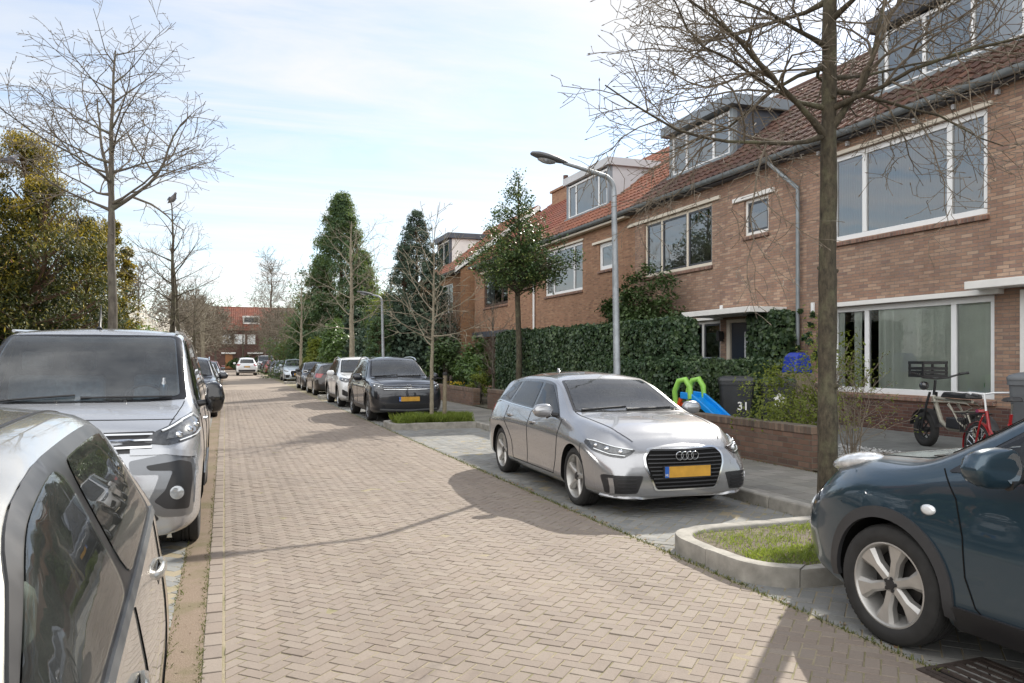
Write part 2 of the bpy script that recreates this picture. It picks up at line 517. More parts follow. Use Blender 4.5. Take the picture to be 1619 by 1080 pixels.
M['screen'] = car_pane('windscreen_glass', (.74, .84, .86), 1.95, k=.13)
M['screen_blue'] = car_pane('van_windscreen_glass', (.60, .78, .90), 1.8, k=.20)
M['side_pane'] = car_pane('car_side_glass', (.50, .55, .54), 1.65, k=.03)
M['side_pane_green'] = car_pane('car_side_glass_green', (.72, .82, .74), 1.6, k=.15)
M['cabin'] = simple('cabin_lining', (.09, .09, .092), .8, 0, .15, 6.0, spec=.2)
M['cabin_dash'] = simple('dashboard_plastic', (.05, .052, .055), .55, 0, .15, 6.0)
M['seat_cloth'] = simple('seat_cloth', (.10, .105, .11), .9, 0, .2, 20.0, spec=.2)
M['seat_grey'] = simple('seat_cloth_grey', (.24, .245, .25), .9, 0, .2, 20.0, spec=.2)
M['lens_mid'] = simple('headlight_inner', (.10, .105, .11), .08, .3, .5, 40.0, coat=1.0)
M['p_vanshade'] = paint('paint_van_shadow_grey', (.15, .16, .175), .6, .3)  # van grey darkened to stand for shade on the bumper corners
# ---------------------------------------------------------------- ground, road, pavements
RX0, RX1 = -.11, 3.44          # road edges
KX = 5.45                      # kerb on the right
PX = 7.2                       # garden boundary on the right
LK = -2.15                     # kerb on the left


def structure(o): return tag(o, kind='structure')


def clip_poly(poly, x0, x1, y0, y1):
    for ax, lim, sgn in ((0, x0, 1), (0, x1, -1), (1, y0, 1), (1, y1, -1)):
        out = []
        for i in range(len(poly)):
            a, b = poly[i - 1], poly[i]
            da, db = sgn * (a[ax] - lim), sgn * (b[ax] - lim)
            if (da >= 0) != (db >= 0):
                t = da / (da - db); out.append((a[0] + (b[0] - a[0]) * t, a[1] + (b[1] - a[1]) * t))
            if db >= 0: out.append(b)
        poly = out
        if len(poly) < 3: return []
    return poly


def paver(mb, poly, z, gap=.0036, jit=.0012, ch=.003):
    cx = sum(p[0] for p in poly) / len(poly); cy = sum(p[1] for p in poly) / len(poly)
    tx, ty = random.gauss(0, .008), random.gauss(0, .008)
    dz = random.gauss(0, jit)
    rings = []
    for ins, dep in ((gap, -.016), (gap + .0006, -ch), (gap + ch, 0)):
        r = []
        for x, y in poly:
            dx, dy = cx - x, cy - y
            L = math.hypot(dx, dy) + 1e-9
            k = ins * 1.5 / L
            X, Y = x + dx * k, y + dy * k
            r.append((X, Y, z + dz + dep + (X - cx) * tx + (Y - cy) * ty))
        rings.append(r)
    n = len(poly)
    vs = rings[0] + rings[1] + rings[2]
    fs = [[2 * n + i for i in range(n)]]
    for k in (0, 1):
        for i in range(n):
            j = (i + 1) % n
            fs.append([k * n + i, k * n + j, (k + 1) * n + j, (k + 1) * n + i])
    mb.add(vs, fs, 0, random.random())


def herring(mb, x0, x1, y0, y1, z, u=.1, ang=45):
    ca, sa = math.cos(R(ang)), math.sin(R(ang))
    cs = [(x, y) for x in (x0, x1) for y in (y0, y1)]
    A = [(x * ca + y * sa) / u for x, y in cs]; B = [(-x * sa + y * ca) / u for x, y in cs]
    for i in range(int(min(A)) - 2, int(max(A)) + 3):
        for j in range(int(min(B)) - 2, int(max(B)) + 3):
            k = (i - j) % 4
            if k == 0: q = [(i, j), (i + 2, j), (i + 2, j + 1), (i, j + 1)]
            elif k == 3: q = [(i, j), (i + 1, j), (i + 1, j + 2), (i, j + 2)]
            else: continue
            P = [((a * ca - b * sa) * u, (a * sa + b * ca) * u) for a, b in q]
            xs = [p[0] for p in P]; ys = [p[1] for p in P]
            if max(xs) < x0 or min(xs) > x1 or max(ys) < y0 or min(ys) > y1: continue
            P = clip_poly(P, x0, x1, y0, y1)
            if len(P) < 3: continue
            ar = abs(sum(P[n - 1][0] * P[n][1] - P[n][0] * P[n - 1][1] for n in range(len(P)))) / 2
            if ar > .0012: paver(mb, P, z)


ROADC = [(.228, .184, .151), (.257, .212, .176), (.242, .197, .163), (.270, .226, .188), (.234, .194, .163), (.247, .205, .169), (.281, .238, .198), (.214, .174, .144)]
GREYC = [(0.202, 0.208, 0.202), (0.260, 0.260, 0.247), (0.227, 0.234, 0.231), (0.299, 0.293, 0.273), (0.215, 0.215, 0.202)]
M['roadbrick'] = rnd_mat('road_brick', ROADC, .88, bump=.5, bscale=70.0, cvar=.3, stain=((.22, .185, .16), .4), stscale=.55)
M['parkbrick'] = rnd_mat('parking_brick', GREYC, .9, bump=.5, bscale=70.0, cvar=.4, stain=((.13, .12, .105), .5), stscale=.8)


def flat_mat(name, cols, sand):
    t = NT(name); v = t.obj()
    a = t.ramp(t.noise(14.0, v, 4, .8), [(i / (len(cols) - 1) * .6 + .2, c) for i, c in enumerate(sorted(cols))])
    b = t.mix(.25, a, t.ramp(t.noise(.5, v, 5), [(.3, tuple(x * .75 for x in cols[1])), (.7, tuple(x * 1.1 for x in cols[1]))]))
    return t.done(t.pbr(t.mix(.12, b, sand), .9, 0, .35))


def sand_mat(name, a, b, moss):
    t = NT(name); v = t.obj()
    c = t.ramp(t.noise(120.0, v, 4, .8), [(.3, a), (.7, b)])
    m = t.ramp(t.noise(1.7, v, 7, .75), [(.47, (0, 0, 0)), (.62, (1, 1, 1))])
    c = t.mix(t.math('MULTIPLY', m, .55), c, moss)
    return t.done(t.pbr(c, .95, 0, .2, normal=t.bump(t.noise(160.0, v, 3), .6, .006)))


M['sand'] = sand_mat('joint_sand', (.22, .185, .13), (.34, .295, .21), (.13, .135, .045))
M['farroad'] = flat_mat('far_road_brick', ROADC, (.3, .26, .19))
M['farpark'] = flat_mat('far_parking_brick', GREYC, (.22, .2, .17))
M['soil'] = simple('planter_soil', (.085, .065, .045), .95, 0, .4, 18.0, bump=.8, bscale=60.0, c2=(.16, .13, .09))
M['ground'] = simple('garden_ground', (.085, .085, .05), .95, 0, .4, 1.2, bump=.5, bscale=30.0, c2=(.12, .10, .07))
M['slab'] = brick_mat('pavement_slab', 'floor', .30, .30, .007, [(.21, .20, .18), (.25, .24, .215), (.19, .185, .17), (.23, .215, .19), (.27, .255, .23)], (.10, .10, .06), rough=.92, bumpd=.004, stain=.4)
M['path'] = simple('garden_path', (.13, .135, .13), .92, 0, .2, 5.0, bump=.4, bscale=60.0)
M['gravel'] = simple('white_gravel', (.42, .42, .42), .9, 0, .3, 60.0, bump=1.0, bscale=60.0, c2=(.65, .65, .64))

s = MB(); s.add([(-400, -300, -.06), (400, -300, -.06), (400, 700, -.06), (-400, 700, -.06)], [(0, 1, 2, 3)])
structure(s.build('ground', M['ground']))
s = MB(); s.add([(LK, -8, -.0035), (KX + .1, -8, -.0035), (KX + .1, 118, -.0035), (LK, 118, -.0035)], [(0, 1, 2, 3)])
structure(s.build('road_bed', M['sand']))
s = MB(); s.add([(-.30, -8, -.0015), (RX0 - .002, -8, -.0015), (RX0 - .002, 104, -.0015), (-.30, 104, -.0015)], [(0, 1, 2, 3)])
M['dirt'] = sand_mat('gutter_dirt', (.13, .095, .07), (.26, .205, .155), (.10, .10, .04))
structure(s.build('gutter', M['dirt']))
YF = 42.0
b = MB(); herring(b, 0.0, RX1 - .03, 1.5, YF, 0.0, .080)
structure(b.build('road', M['roadbrick'], smooth=None, fix=False))
b = MB()
y = -2.0
while y < YF:
    paver(b, [(RX0, y), (RX0 + .1, y), (RX0 + .1, y + .2), (RX0, y + .2)], .004); y += .203
structure(b.build('road_edge_course', M['roadbrick'], fix=False))
s = MB(); s.add([(RX0, YF, 0), (RX1, YF, 0), (RX1, 104, 0), (RX0, 104, 0)], [(0, 1, 2, 3)])
s.add([(RX0, -8, -.004), (RX1 - .03, -8, -.004), (RX1 - .03, 1.5, -.004), (RX0, 1.5, -.004)], [(0, 1, 2, 3)])
structure(s.build('road_far', M['farroad']))
s = MB(); s.add([(-60, 104, .004), (60, 104, .004), (60, 109.5, .004), (-60, 109.5, .004)], [(0, 1, 2, 3)])
structure(s.build('cross_road', M['farroad']))
b = MB(); herring(b, RX1, KX, 1.2, 30, -.001)
structure(b.build('parking_strip', M['parkbrick'], fix=False))
b = MB(); herring(b, LK, -.30, .6, 26, -.002)
structure(b.build('parking_strip', M['parkbrick'], fix=False))
s = MB()
for x0, x1, ya in ((RX1, KX, 30), (LK, -.30, 26)):
    s.add([(x0, ya, -.006), (x1, ya, -.006), (x1, 104, -.006), (x0, 104, -.006)], [(0, 1, 2, 3)])
    s.add([(x0, -8, -.0095), (x1, -8, -.0095), (x1, 1.2, -.0095), (x0, 1.2, -.0095)], [(0, 1, 2, 3)])
structure(s.build('parking_far', M['farpark']))
# pavements with kerbs
s = MB(); s.box(KX + .13, PX, -8, 104, -.05, .118); structure(s.build('pavement', M['slab']))
s = MB(); s.box(-4.1, LK - .13, -8, 104, -.05, .118); structure(s.build('pavement', M['slab']))


def kerb_line(x0, x1, ya, yb, z1=.125, name='kerb'):
    k = MB(); y = ya
    while y < yb:
        L = min(1.0, yb - y)
        k.box(x0 + random.gauss(0, .002), x1, y + .003, y + L - .003, -.1, z1 + random.gauss(0, .003)); y += 1.0
    return structure(k.build(name, M['concrete'], smooth=30, bevel=.018))


kerb_line(KX, KX + .13, -6, 104); kerb_line(LK - .13, LK, -6, 104)


def planter(y0, y1, x0=3.47, x1=KX, r=.42, hz=.135, name='planter_kerb', flip=1):
    """kerbed tree pit that narrows the parking lane"""
    if flip > 0: P = [(x1, y0), (x0, y0), (x0, y1), (x1, y1)]; rr = [0, r, r, 0]
    else: P = [(x0, y0), (x1, y0), (x1, y1), (x0, y1)]; rr = [0, r, r, 0]
    out = rounded(P, rr, 7)
    c = Vector(((x0 + x1) / 2, (y0 + y1) / 2))
    inn = rounded([(x1, y0 + .13), (x0 + .13, y0 + .13), (x0 + .13, y1 - .13), (x1, y1 - .13)] if flip > 0 else
                  [(x0, y0 + .13), (x1 - .13, y0 + .13), (x1 - .13, y1 - .13), (x0, y1 - .13)], [0, r - .1, r - .1, 0], 7)
    k = MB()
    prof = [(0.0, -.08), (.0, hz - .03), (.012, hz - .008), (.03, hz), (.8, hz), (.93, hz - .006), (1.0, hz - .02), (1.0, -.02)]

    def along(P, t):
        L = [0.0]
        for p, q in zip(P, P[1:]): L.append(L[-1] + math.hypot(q[0] - p[0], q[1] - p[1]))
        d = t * L[-1]; i = 0
        while i < len(L) - 2 and L[i + 1] < d: i += 1
        u = (d - L[i]) / max(1e-9, L[i + 1] - L[i])
        return Vector((P[i][0] + (P[i + 1][0] - P[i][0]) * u, P[i][1] + (P[i + 1][1] - P[i][1]) * u))
    tot = sum(math.hypot(q[0] - p[0], q[1] - p[1]) for p, q in zip(out, out[1:]))
    ns = max(3, round(tot / .85)); m = len(prof)
    for st in range(ns):
        t0, t1 = st / ns + .003 / tot, (st + 1) / ns - .003 / tot
        dz = random.gauss(0, .003); dx = random.gauss(0, .002)
        K = 9; V = []
        for i in range(K + 1):
            t = t0 + (t1 - t0) * i / K
            o2, i2 = along(out, t), along(inn, t)
            e = .006 if i in (0, K) else 0
            V += [((o2 + (i2 - o2) * q).x + dx, (o2 + (i2 - o2) * q).y, z + dz - (e if z > 0 else 0)) for q, z in prof]
        k.add(V, [(i * m + j, i * m + j + 1, (i + 1) * m + j + 1, (i + 1) * m + j) for i in range(K) for j in range(m - 1)] + [tuple(range(m)), tuple(K * m + j for j in range(m))], 0, random.random())
    o = structure(k.build(name, M['concrete'], smooth=42))
    g = MB()
    N = 14
    vs = [(c.x, c.y, hz - .02)] + [(x, y, hz - .035) for x, y in inn]
    g.add(vs, [(0, 1 + i, 1 + (i + 1) % len(inn)) for i in range(len(inn))])
    structure(g.build('planter_soil', M['soil']))
    return inn


inn1 = planter(4.45, 5.95, r=.5)
inn2 = planter(17.35, 18.55, r=.3)
inn3 = planter(31.0, 32.4, r=.3); inn4 = planter(50.0, 51.5, r=.3); inn5 = planter(62.5, 63.7, r=.3)
for y0 in (13.1, 28.2, 41.0, 54.0):
    planter(y0, y0 + 1.4, x0=LK, x1=-.33, r=.35, flip=-1)


# grass blades and weeds -------------------------------------------------------
M['grass'] = leaf_mat('grass_blade', [(.10, .15, .025), (.16, .22, .035), (.22, .27, .06), (.13, .17, .03)], .6, .45)
M['weed'] = leaf_mat('moss_weed', [(.07, .09, .02), (.12, .14, .03), (.16, .15, .06)], .8, .2)


def blades(name, P, hmin, hmax, w, mat, lean=.5):
    """P: (N,3) feet"""
    N = len(P)
    a = RNG.random(N) * 2 * PI; h = RNG.uniform(hmin, hmax, N); l = RNG.random(N) * lean
    d = np.stack([np.cos(a), np.sin(a), np.zeros(N)], 1)
    s = np.stack([-np.sin(a), np.cos(a), np.zeros(N)], 1)
    t0 = P - s * (w / 2)[:, None] if hasattr(w, '__len__') else P - s * w / 2
    t1 = 2 * P - t0
    mid = P + d * (h * l * .4)[:, None] + np.array([0, 0, 1.0]) * (h * .6)[:, None]
    tip = P + d * (h * l)[:, None] + np.array([0, 0, 1.0]) * h[:, None]
    V = np.stack([t0, t1, mid + s * w * .35, tip], 1)
    return fast_mesh(name, V, 4, mat)


def patch_pts(n, x0, x1, y0, y1, z, dens, seed=0):
    rg = np.random.default_rng(seed)
    out = []
    cl = [(rg.uniform(x0, x1), rg.uniform(y0, y1), rg.uniform(.12, .4)) for _ in range(dens)]
    while len(out) < n:
        if rg.random() < .82:
            c = cl[rg.integers(len(cl))]; x, y = rg.normal(c[0], c[2] * .5), rg.normal(c[1], c[2] * .5)
        else: x, y = rg.uniform(x0, x1), rg.uniform(y0, y1)
        if x0 < x < x1 and y0 < y < y1: out.append((x, y, z))
    return np.array(out)


tag(blades('grass', np.concatenate([patch_pts(3000, 3.66, 5.2, 4.60, 5.78, .110, 22, 3), patch_pts(2000, 3.66, 4.5, 4.60, 5.1, .110, 14, 4)]), .008, .045, .006, M['grass'], 1.4),
    'short patchy grass and moss in the near kerbed tree pit', 'grass', kind='stuff')
tag(blades('grass', patch_pts(9000, 3.66, 5.45, 17.5, 18.42, .11, 9, 5), .05, .24, .010, M['grass'], .7),
    'long bright green grass tufts in the tree pit before the black car', 'grass', kind='stuff')
w = []
rg = np.random.default_rng(9)
for _ in range(2600):
    y = 3 + abs(rg.normal(0, 10)); w.append((RX1 - .01 + rg.normal(0, .018), y, -.003))
for _ in range(1500):
    y = 2 + abs(rg.normal(0, 6)); w.append((-.29 + rg.normal(0, .012), y, -.012)); w.append((RX0 - .012 + rg.normal(0, .008), y, -.012))
for _ in range(900):
    y = 4 + rg.random() * 24; w.append((KX - .01 + rg.normal(0, .015), y, -.006)); w.append((PX - .02 - abs(rg.normal(0, .03)), y, .118))
tag(blades('weeds', np.array(w), .006, .03, .008, M['weed'], 1.5), 'low weeds and moss along the joints of the road edges', 'weeds', kind='stuff')
# dry leaf litter in the gutters
N = 420
P = []
for _ in range(N):
    q = rg.random()
    if q < .5: P.append((RX1 + rg.normal(.03, .05), 3 + abs(rg.normal(0, 9)), .004))
    elif q < .8: P.append((-.2 + rg.normal(0, .05), 2 + abs(rg.normal(0, 5)), -.004))
    else: P.append((rg.uniform(3.7, 5.2), rg.uniform(4.7, 5.7), .125))
P = np.array(P); a = rg.random(N) * 6.28; L = rg.uniform(.006, .022, N)
d1 = np.stack([np.cos(a) * L, np.sin(a) * L, rg.normal(0, .004, N)], 1); d2 = np.stack([-np.sin(a) * L * .6, np.cos(a) * L * .6, rg.normal(0, .004, N)], 1)
M['litter'] = leaf_mat('leaf_litter', [(.10, .06, .035), (.20, .13, .07), (.34, .28, .2), (.15, .09, .05)], .85, .1)
tag(fast_mesh('leaf_litter', np.stack([P - d1, P + d2, P + d1, P - d2], 1), 4, M['litter']), 'dry fallen leaf scraps along the gutters and tree pit', 'leaf litter', kind='stuff')
# front gardens on the right: raised a little towards the houses
s = MB(); s.add([(PX, 5.5, .14), (11.3, 5.5, .30), (11.3, 60, .30), (PX, 60, .14)], [(0, 1, 2, 3)])
structure(s.build('front_garden', M['ground']))
s = MB(); s.add([(9.2, 5.5, .236), (11.25, 5.5, .316), (11.25, 13.0, .316), (9.2, 13.0, .236)], [(0, 1, 2, 3)])
s.add([(8.0, 12.9, .182), (11.25, 12.9, .318), (11.25, 16.5, .318), (8.0, 16.5, .182)], [(0, 1, 2, 3)])
structure(s.build('garden_path', M['path']))
s = MB(); s.add([(7.42, 6.6, .158), (9.2, 6.6, .233), (9.2, 10.6, .233), (7.42, 10.6, .158)], [(0, 1, 2, 3)])
structure(s.build('gravel_bed', M['gravel']))
N = 5200
P = np.stack([rg.uniform(7.42, 9.2, N), rg.uniform(6.6, 10.6, N), np.zeros(N)], 1); P[:, 2] = .150 + (P[:, 0] - 7.2) * .04 + .014
a = rg.random(N) * 6.28; L = rg.uniform(.012, .028, N)
d1 = np.stack([np.cos(a) * L, np.sin(a) * L, rg.normal(0, .006, N)], 1); d2 = np.stack([-np.sin(a) * L * .8, np.cos(a) * L * .8, rg.normal(0, .006, N)], 1)
M['stone'] = rnd_mat('white_stone', [(.45, .45, .45), (.7, .7, .69), (.32, .32, .32), (.6, .6, .6)], .85)
tag(fast_mesh('gravel', np.stack([P - d1, P + d2, P + d1, P - d2], 1), 4, M['stone']), 'white gravel covering the front garden bed by the big tree', 'gravel', kind='stuff')
s = MB(); s.add([(-30, -8, .10), (-4.1, -8, .10), (-4.1, 102, .10), (-30, 102, .10)], [(0, 1, 2, 3)])
structure(s.build('side_garden', M['ground']))
# street drain in the gutter by the dark teal car
rt = empty('street_drain', (3.56, 2.93, .002), 0, 'rusty cast iron gully grate in the gutter beside the dark teal car', 'drain')
d = MB(); d.box(-.23, .23, -.17, .17, -.1, -.004); d.build('gully_pit', M['void'], rt)
d = MB()
for q in (-.23, .20): d.box(q, q + .03, -.17, .17, -.02, .008)
for q in (-.17, .14): d.box(-.20, .20, q, q + .03, -.02, .008)
for k in range(6): d.box(-.2 + k * .068 + .012, -.2 + k * .068 + .045, -.14, .14, -.02, .006)
d.build('grate', simple('cast_iron', (.06, .045, .038), .8, .3, .3, 30.0), rt)
# ---------------------------------------------------------------- houses
WX = 11.2
EAVE = 5.95
TAN = .78


def wall_holes(mb, y0, y1, z0, z1, holes, x=0.0, dep=.14, m=0):
    ys = sorted({y0, y1, *[h[0] for h in holes], *[h[1] for h in holes]}); zs = sorted({z0, z1, *[h[2] for h in holes], *[h[3] for h in holes]})
    ys = [q for q in ys if y0 <= q <= y1]; zs = [q for q in zs if z0 <= q <= z1]
    for a, b in zip(ys, ys[1:]):
        for c, d in zip(zs, zs[1:]):
            my, mz = (a + b) / 2, (c + d) / 2
            if any(h[0] < my < h[1] and h[2] < mz < h[3] for h in holes): continue
            mb.add([(x, a, c), (x, b, c), (x, b, d), (x, a, d)], [(0, 3, 2, 1)], m)
    for a, b, c, d in holes:
        for q in ([(x, a, c), (x + dep, a, c), (x + dep, a, d), (x, a, d)], [(x, b, c), (x, b, d), (x + dep, b, d), (x + dep, b, c)],
                  [(x, a, c), (x, b, c), (x + dep, b, c), (x + dep, a, c)], [(x, a, d), (x + dep, a, d), (x + dep, b, d), (x, b, d)]):
            mb.add(q, [(0, 1, 2, 3)], m)


def frame_bars(mb, y0, y1, z0, z1, mull, x, fw=.065, th=.07, trans=()):
    mb.box(x, x + th, y0, y1, z0, z0 + fw); mb.box(x, x + th, y0, y1, z1 - fw, z1)
    cuts = [y0 + fw / 2] + list(mull) + [y1 - fw / 2]
    for c in cuts: mb.box(x, x + th, c - fw / 2, c + fw / 2, z0 + fw, z1 - fw)
    for a, b, z in trans: mb.box(x + .004, x + th - .004, a + fw / 2, b - fw / 2, z - fw / 2, z + fw / 2)


def pleat(mb, y0, y1, z0, z1, x, amp=.025, step=.06):
    n = max(2, int((y1 - y0) / step * 2))
    pts = []
    for i in range(n + 1):
        y = y0 + (y1 - y0) * i / n
        pts.append((x + amp * (1 if i % 2 else -1) * random.uniform(.5, 1.2), y))
    for (xa, ya), (xb, yb) in zip(pts, pts[1:]):
        mb.add([(xa, ya, z0), (xb, yb, z0), (xb, yb, z1), (xa, ya, z1)], [(0, 1, 2, 3)])


def window(par, y0, y1, z0, z1, mull=(), fr='white', sash=None, curtain=None, ctop=.12, x=.045, sill=True, lintel=None, pane='pane', fw=.065, clist=None, wname='window', trans=(), amp=.025):
    f = MB(); frame_bars(f, y0, y1, z0, z1, mull, x, fw, trans=trans)
    fo = f.build(wname, M[fr], par, bevel=.006)
    up = par if wname != 'window' else fo
    cuts = [y0 + fw / 2] + list(mull) + [y1 - fw / 2]
    if sash:
        s = MB()
        for a, b in zip(cuts, cuts[1:]):
            frame_bars(s, a + fw / 2, b - fw / 2, z0 + fw, z1 - fw, (), x + .012, .05, .05)
        s.build('sash', M[sash], up, bevel=.004)
    p = MB()
    for a, b in zip(cuts, cuts[1:]):
        jx = random.gauss(0, .004); k = random.gauss(0, .003)
        p.add([(x + .032, a, z0 + fw * .5), (x + .032 + jx * .4, b, z0 + fw * .5), (x + .032 + jx * .4 + k, b, z1 - fw * .5), (x + .032 + k, a, z1 - fw * .5)], [(0, 3, 2, 1)])
    p.build('pane', M[pane], up, fix=False)
    if curtain:
        c = MB()
        for a, b in (clist or [(y0 + .05, y1 - .05)]): pleat(c, a, b, z0 + .03, z1 - ctop, x + .075, amp)
        c.build('curtain', M[curtain], up, smooth=60, fix=False)
    if sill:
        s = MB(); s.add([(-.055, y0 - .04, z0 - .095), (.05, y0 - .04, z0 - .095), (.05, y1 + .04, z0 - .095), (-.055, y1 + .04, z0 - .095),
                         (-.055, y0 - .04, z0 - .03), (.05, y0 - .04, z0 - .004), (.05, y1 + .04, z0 - .004), (-.055, y1 + .04, z0 - .03)],
                        [(0, 3, 2, 1), (4, 5, 6, 7), (0, 1, 5, 4), (1, 2, 6, 5), (2, 3, 7, 6), (3, 0, 4, 7)])
        s.build('sill', M['brick_sill'], up, bevel=.006)
    if lintel:
        a, b, h, d, mt = lintel
        s = MB(); s.box(-d, .06, y0 - a, y1 + b, z1 + .003, z1 + h); s.build('lintel', M[mt], up, bevel=.006)
    return fo


def tile_roof(mb, y0, y1, x0, z0, rise_len, tan, w=.24, pitch=.33, seed=0):
    rg = random.Random(seed)
    ang = math.atan(tan); ca, sa = math.cos(ang), math.sin(ang)
    nx, nz = -sa, ca
    cols = max(1, round((y1 - y0) / w)); w = (y1 - y0) / cols
    rows = int(rise_len / pitch)
    prof = [(0, .0), (.12, .022), (.3, .034), (.48, .022), (.62, .004), (.82, -.004), (1.0, 0.0)]
    for r in range(rows):
        s0, s1 = r * pitch, (r + 1) * pitch + .03
        for c in range(cols):
            ya = y0 + c * w
            lift = rg.gauss(0, .003); sk = rg.gauss(0, .003)
            A, B = [], []
            for u, h in prof:
                hb = .038 + h + lift + sk * u; ht = .004 + h
                A.append((x0 + s0 * ca + nx * hb, ya + u * w, z0 + s0 * sa + nz * hb))
                B.append((x0 + s1 * ca + nx * ht, ya + u * w, z0 + s1 * sa + nz * ht))
            C = [(p[0] - nx * .03, p[1], p[2] - nz * .03) for p in A]
            n = len(prof)
            mb.add(A + B + C, [(i, i + 1, n + i + 1, n + i) for i in range(n - 1)] + [(2 * n + i, 2 * n + i + 1, i + 1, i) for i in range(n - 1)], 0, rg.random())


def house(name, y0, y1, wall, tile, label, holes, cat='house', x=WX, rz=0.0, ridge=4.1, depth=8.2, plain_back=True, origin=None, eave=EAVE, verge=None, group=None, gut=True):
    """facade at local x = 0 facing -x; local y runs along the street"""
    root = empty('brick_house', origin or (x, y0, 0), rz, label, cat, group)
    L = y1 - y0
    w = MB()
    wall_holes(w, 0, L, -.1, eave - .05, holes)
    ztop = eave - .05 + ridge * TAN
    for yy, fl in ((0.0, 1), (L, -1)):
        w.add([(0, yy, -.1), (depth, yy, -.1), (depth, yy, eave - .05), (ridge, yy, ztop - .06), (0, yy, eave - .05)], [(0, 1, 2, 3, 4)])
    w.add([(depth, 0, -.1), (depth, L, -.1), (depth, L, eave - .05), (depth, 0, eave - .05)], [(0, 1, 2, 3)])
    w.build('wall', M[wall], root, fix=False)
    fl = MB(); fl.box(.02, depth - .02, .02, L - .02, .02, .22); fl.box(.3, depth - .02, .02, L - .02, 2.72, 2.9); fl.box(.3, depth - .02, .02, L - .02, eave - .35, eave - .25)
    fl.box(3.2, 3.3, .02, L - .02, .25, eave - .4)
    fl.build('inner_floor', M['room'], root)
    t = MB()
    ln = (ridge + .2) / math.cos(math.atan(TAN))
    tile_roof(t, .0, L, -.2, eave - .03, ln, TAN, seed=int(abs(y0) * 10) + 1)
    # under-boarding and the rear slope
    t.add([(-.2, 0, eave - .05), (-.2, L, eave - .05), (ridge, L, ztop + .07), (ridge, 0, ztop + .07)], [(0, 1, 2, 3)], 0, .5)
    t.add([(ridge, 0, ztop + .08), (ridge, L, ztop + .08), (depth + .2, L, eave), (depth + .2, 0, eave)], [(0, 1, 2, 3)], 0, .5)
    ro = t.build('roof', M[tile], root, smooth=55, fix=False)
    rd = MB(); rd.tube([(ridge, 0, ztop + .12), (ridge, L, ztop + .12)], .13, 10); rd.build('ridge', M[tile], ro, smooth=60)
    if verge:
        v = MB()
        v.prism([(-.3, eave - .16), (-.3, eave + .06), (ridge, ztop + .22), (ridge, ztop - .02)], lambda u, q, d: (u, d, q), *verge)
        v.build('verge_board', M['white'], ro, bevel=.005)
    if gut:
        g = MB()
        prof = [(-.085 * math.cos(a) - .27, .085 * math.sin(a) * -1 + eave - .075) for a in [PI * i / 10 for i in range(11)]]
        prof = [(-.36, eave - .06)] + prof + [(-.185, eave - .03), (-.2, eave - .03)]
        n = len(prof)
        g.add([(u, 0, q) for u, q in prof] + [(u, L, q) for u, q in prof], [(i, i + 1, n + i + 1, n + i) for i in range(n - 1)])
        yy = .45
        while yy < L:
            arc = [(-.089 * math.cos(a) - .27, yy, -.089 * math.sin(a) + eave - .075) for a in [PI * i / 10 for i in range(11)]]
            g.tube(arc, .011, 4); yy += .85 + random.uniform(-.1, .1)
        g.build('gutter', M['zinc'], root, smooth=50, fix=False)
        s = MB(); s.box(-.2, -.004, .0, L, eave - .18, eave - .155); s.build('eaves_board', M['zinc_dark'], root)
    return root


def downpipe(root, y, yt=None, z0=.2, eave=EAVE, off=.09, mat='zinc'):
    d = MB(); yt = y if yt is None else yt
    d.tube([(-.27, yt, eave - .12), (-.27, yt, eave - .2), (-off, y, eave - .85 if yt != y else eave - .4), (-off, y, eave - .95), (-off, y, z0)], .042, 12)
    for z in (1.6, 3.2, 4.7): d.tube([(-off, y, z), (-off, y, z + .05)], .052, 12)
    d.build('downpipe', M[mat], root, smooth=50)


def dormer(root, y0, y1, mull, fas, side, frame='pvc', x0=.8, z0=6.72, z1=8.05, top=.27, over=.16, curtain='curtain_blue', sash=None, post='zinc', fw=.07):
    """flat-roofed dormer standing on the roof slope"""
    xe = min(4.05, (z1 + .05 - EAVE) / TAN)
    do = None
    for yy in (y0, y1 - .05):
        d = MB(); d.prism([(x0 + .02, z0 - .1), (x0 + .02, z1), (xe + .2, z1), (xe + .2, z1 - .3)], lambda u, q, k: (u, k, q), yy, yy + .05)
        o_ = d.build('dormer' if do is None else 'dormer_cheek', M[side], do or root); do = do or o_
    r = MB(); r.box(x0 - over, xe + .5, y0 - over, y1 + over, z1 + .002, z1 + top); r.build('dormer_roof', M[fas], do, bevel=.008)
    for ya, yb in ((y0 - .003, y0 + .13), (y1 - .13, y1 + .003)):
        q = MB(); q.box(x0 - .02, x0 + .12, ya, yb, z0 - .05, z1 - .002); q.build('corner_post', M[post], do, bevel=.005)
    a = MB(); a.box(x0 - .10, x0 + .05, y0 - .02, y1 + .02, z0 - .12, z0 - .052); a.build('apron_flashing', M['zinc'], do)
    window(do, y0 + .135, y1 - .135, z0 - .05, z1 - .06, mull, frame, sash, curtain, .1, x=x0, sill=False, wname='window_frame', fw=fw)
    return do


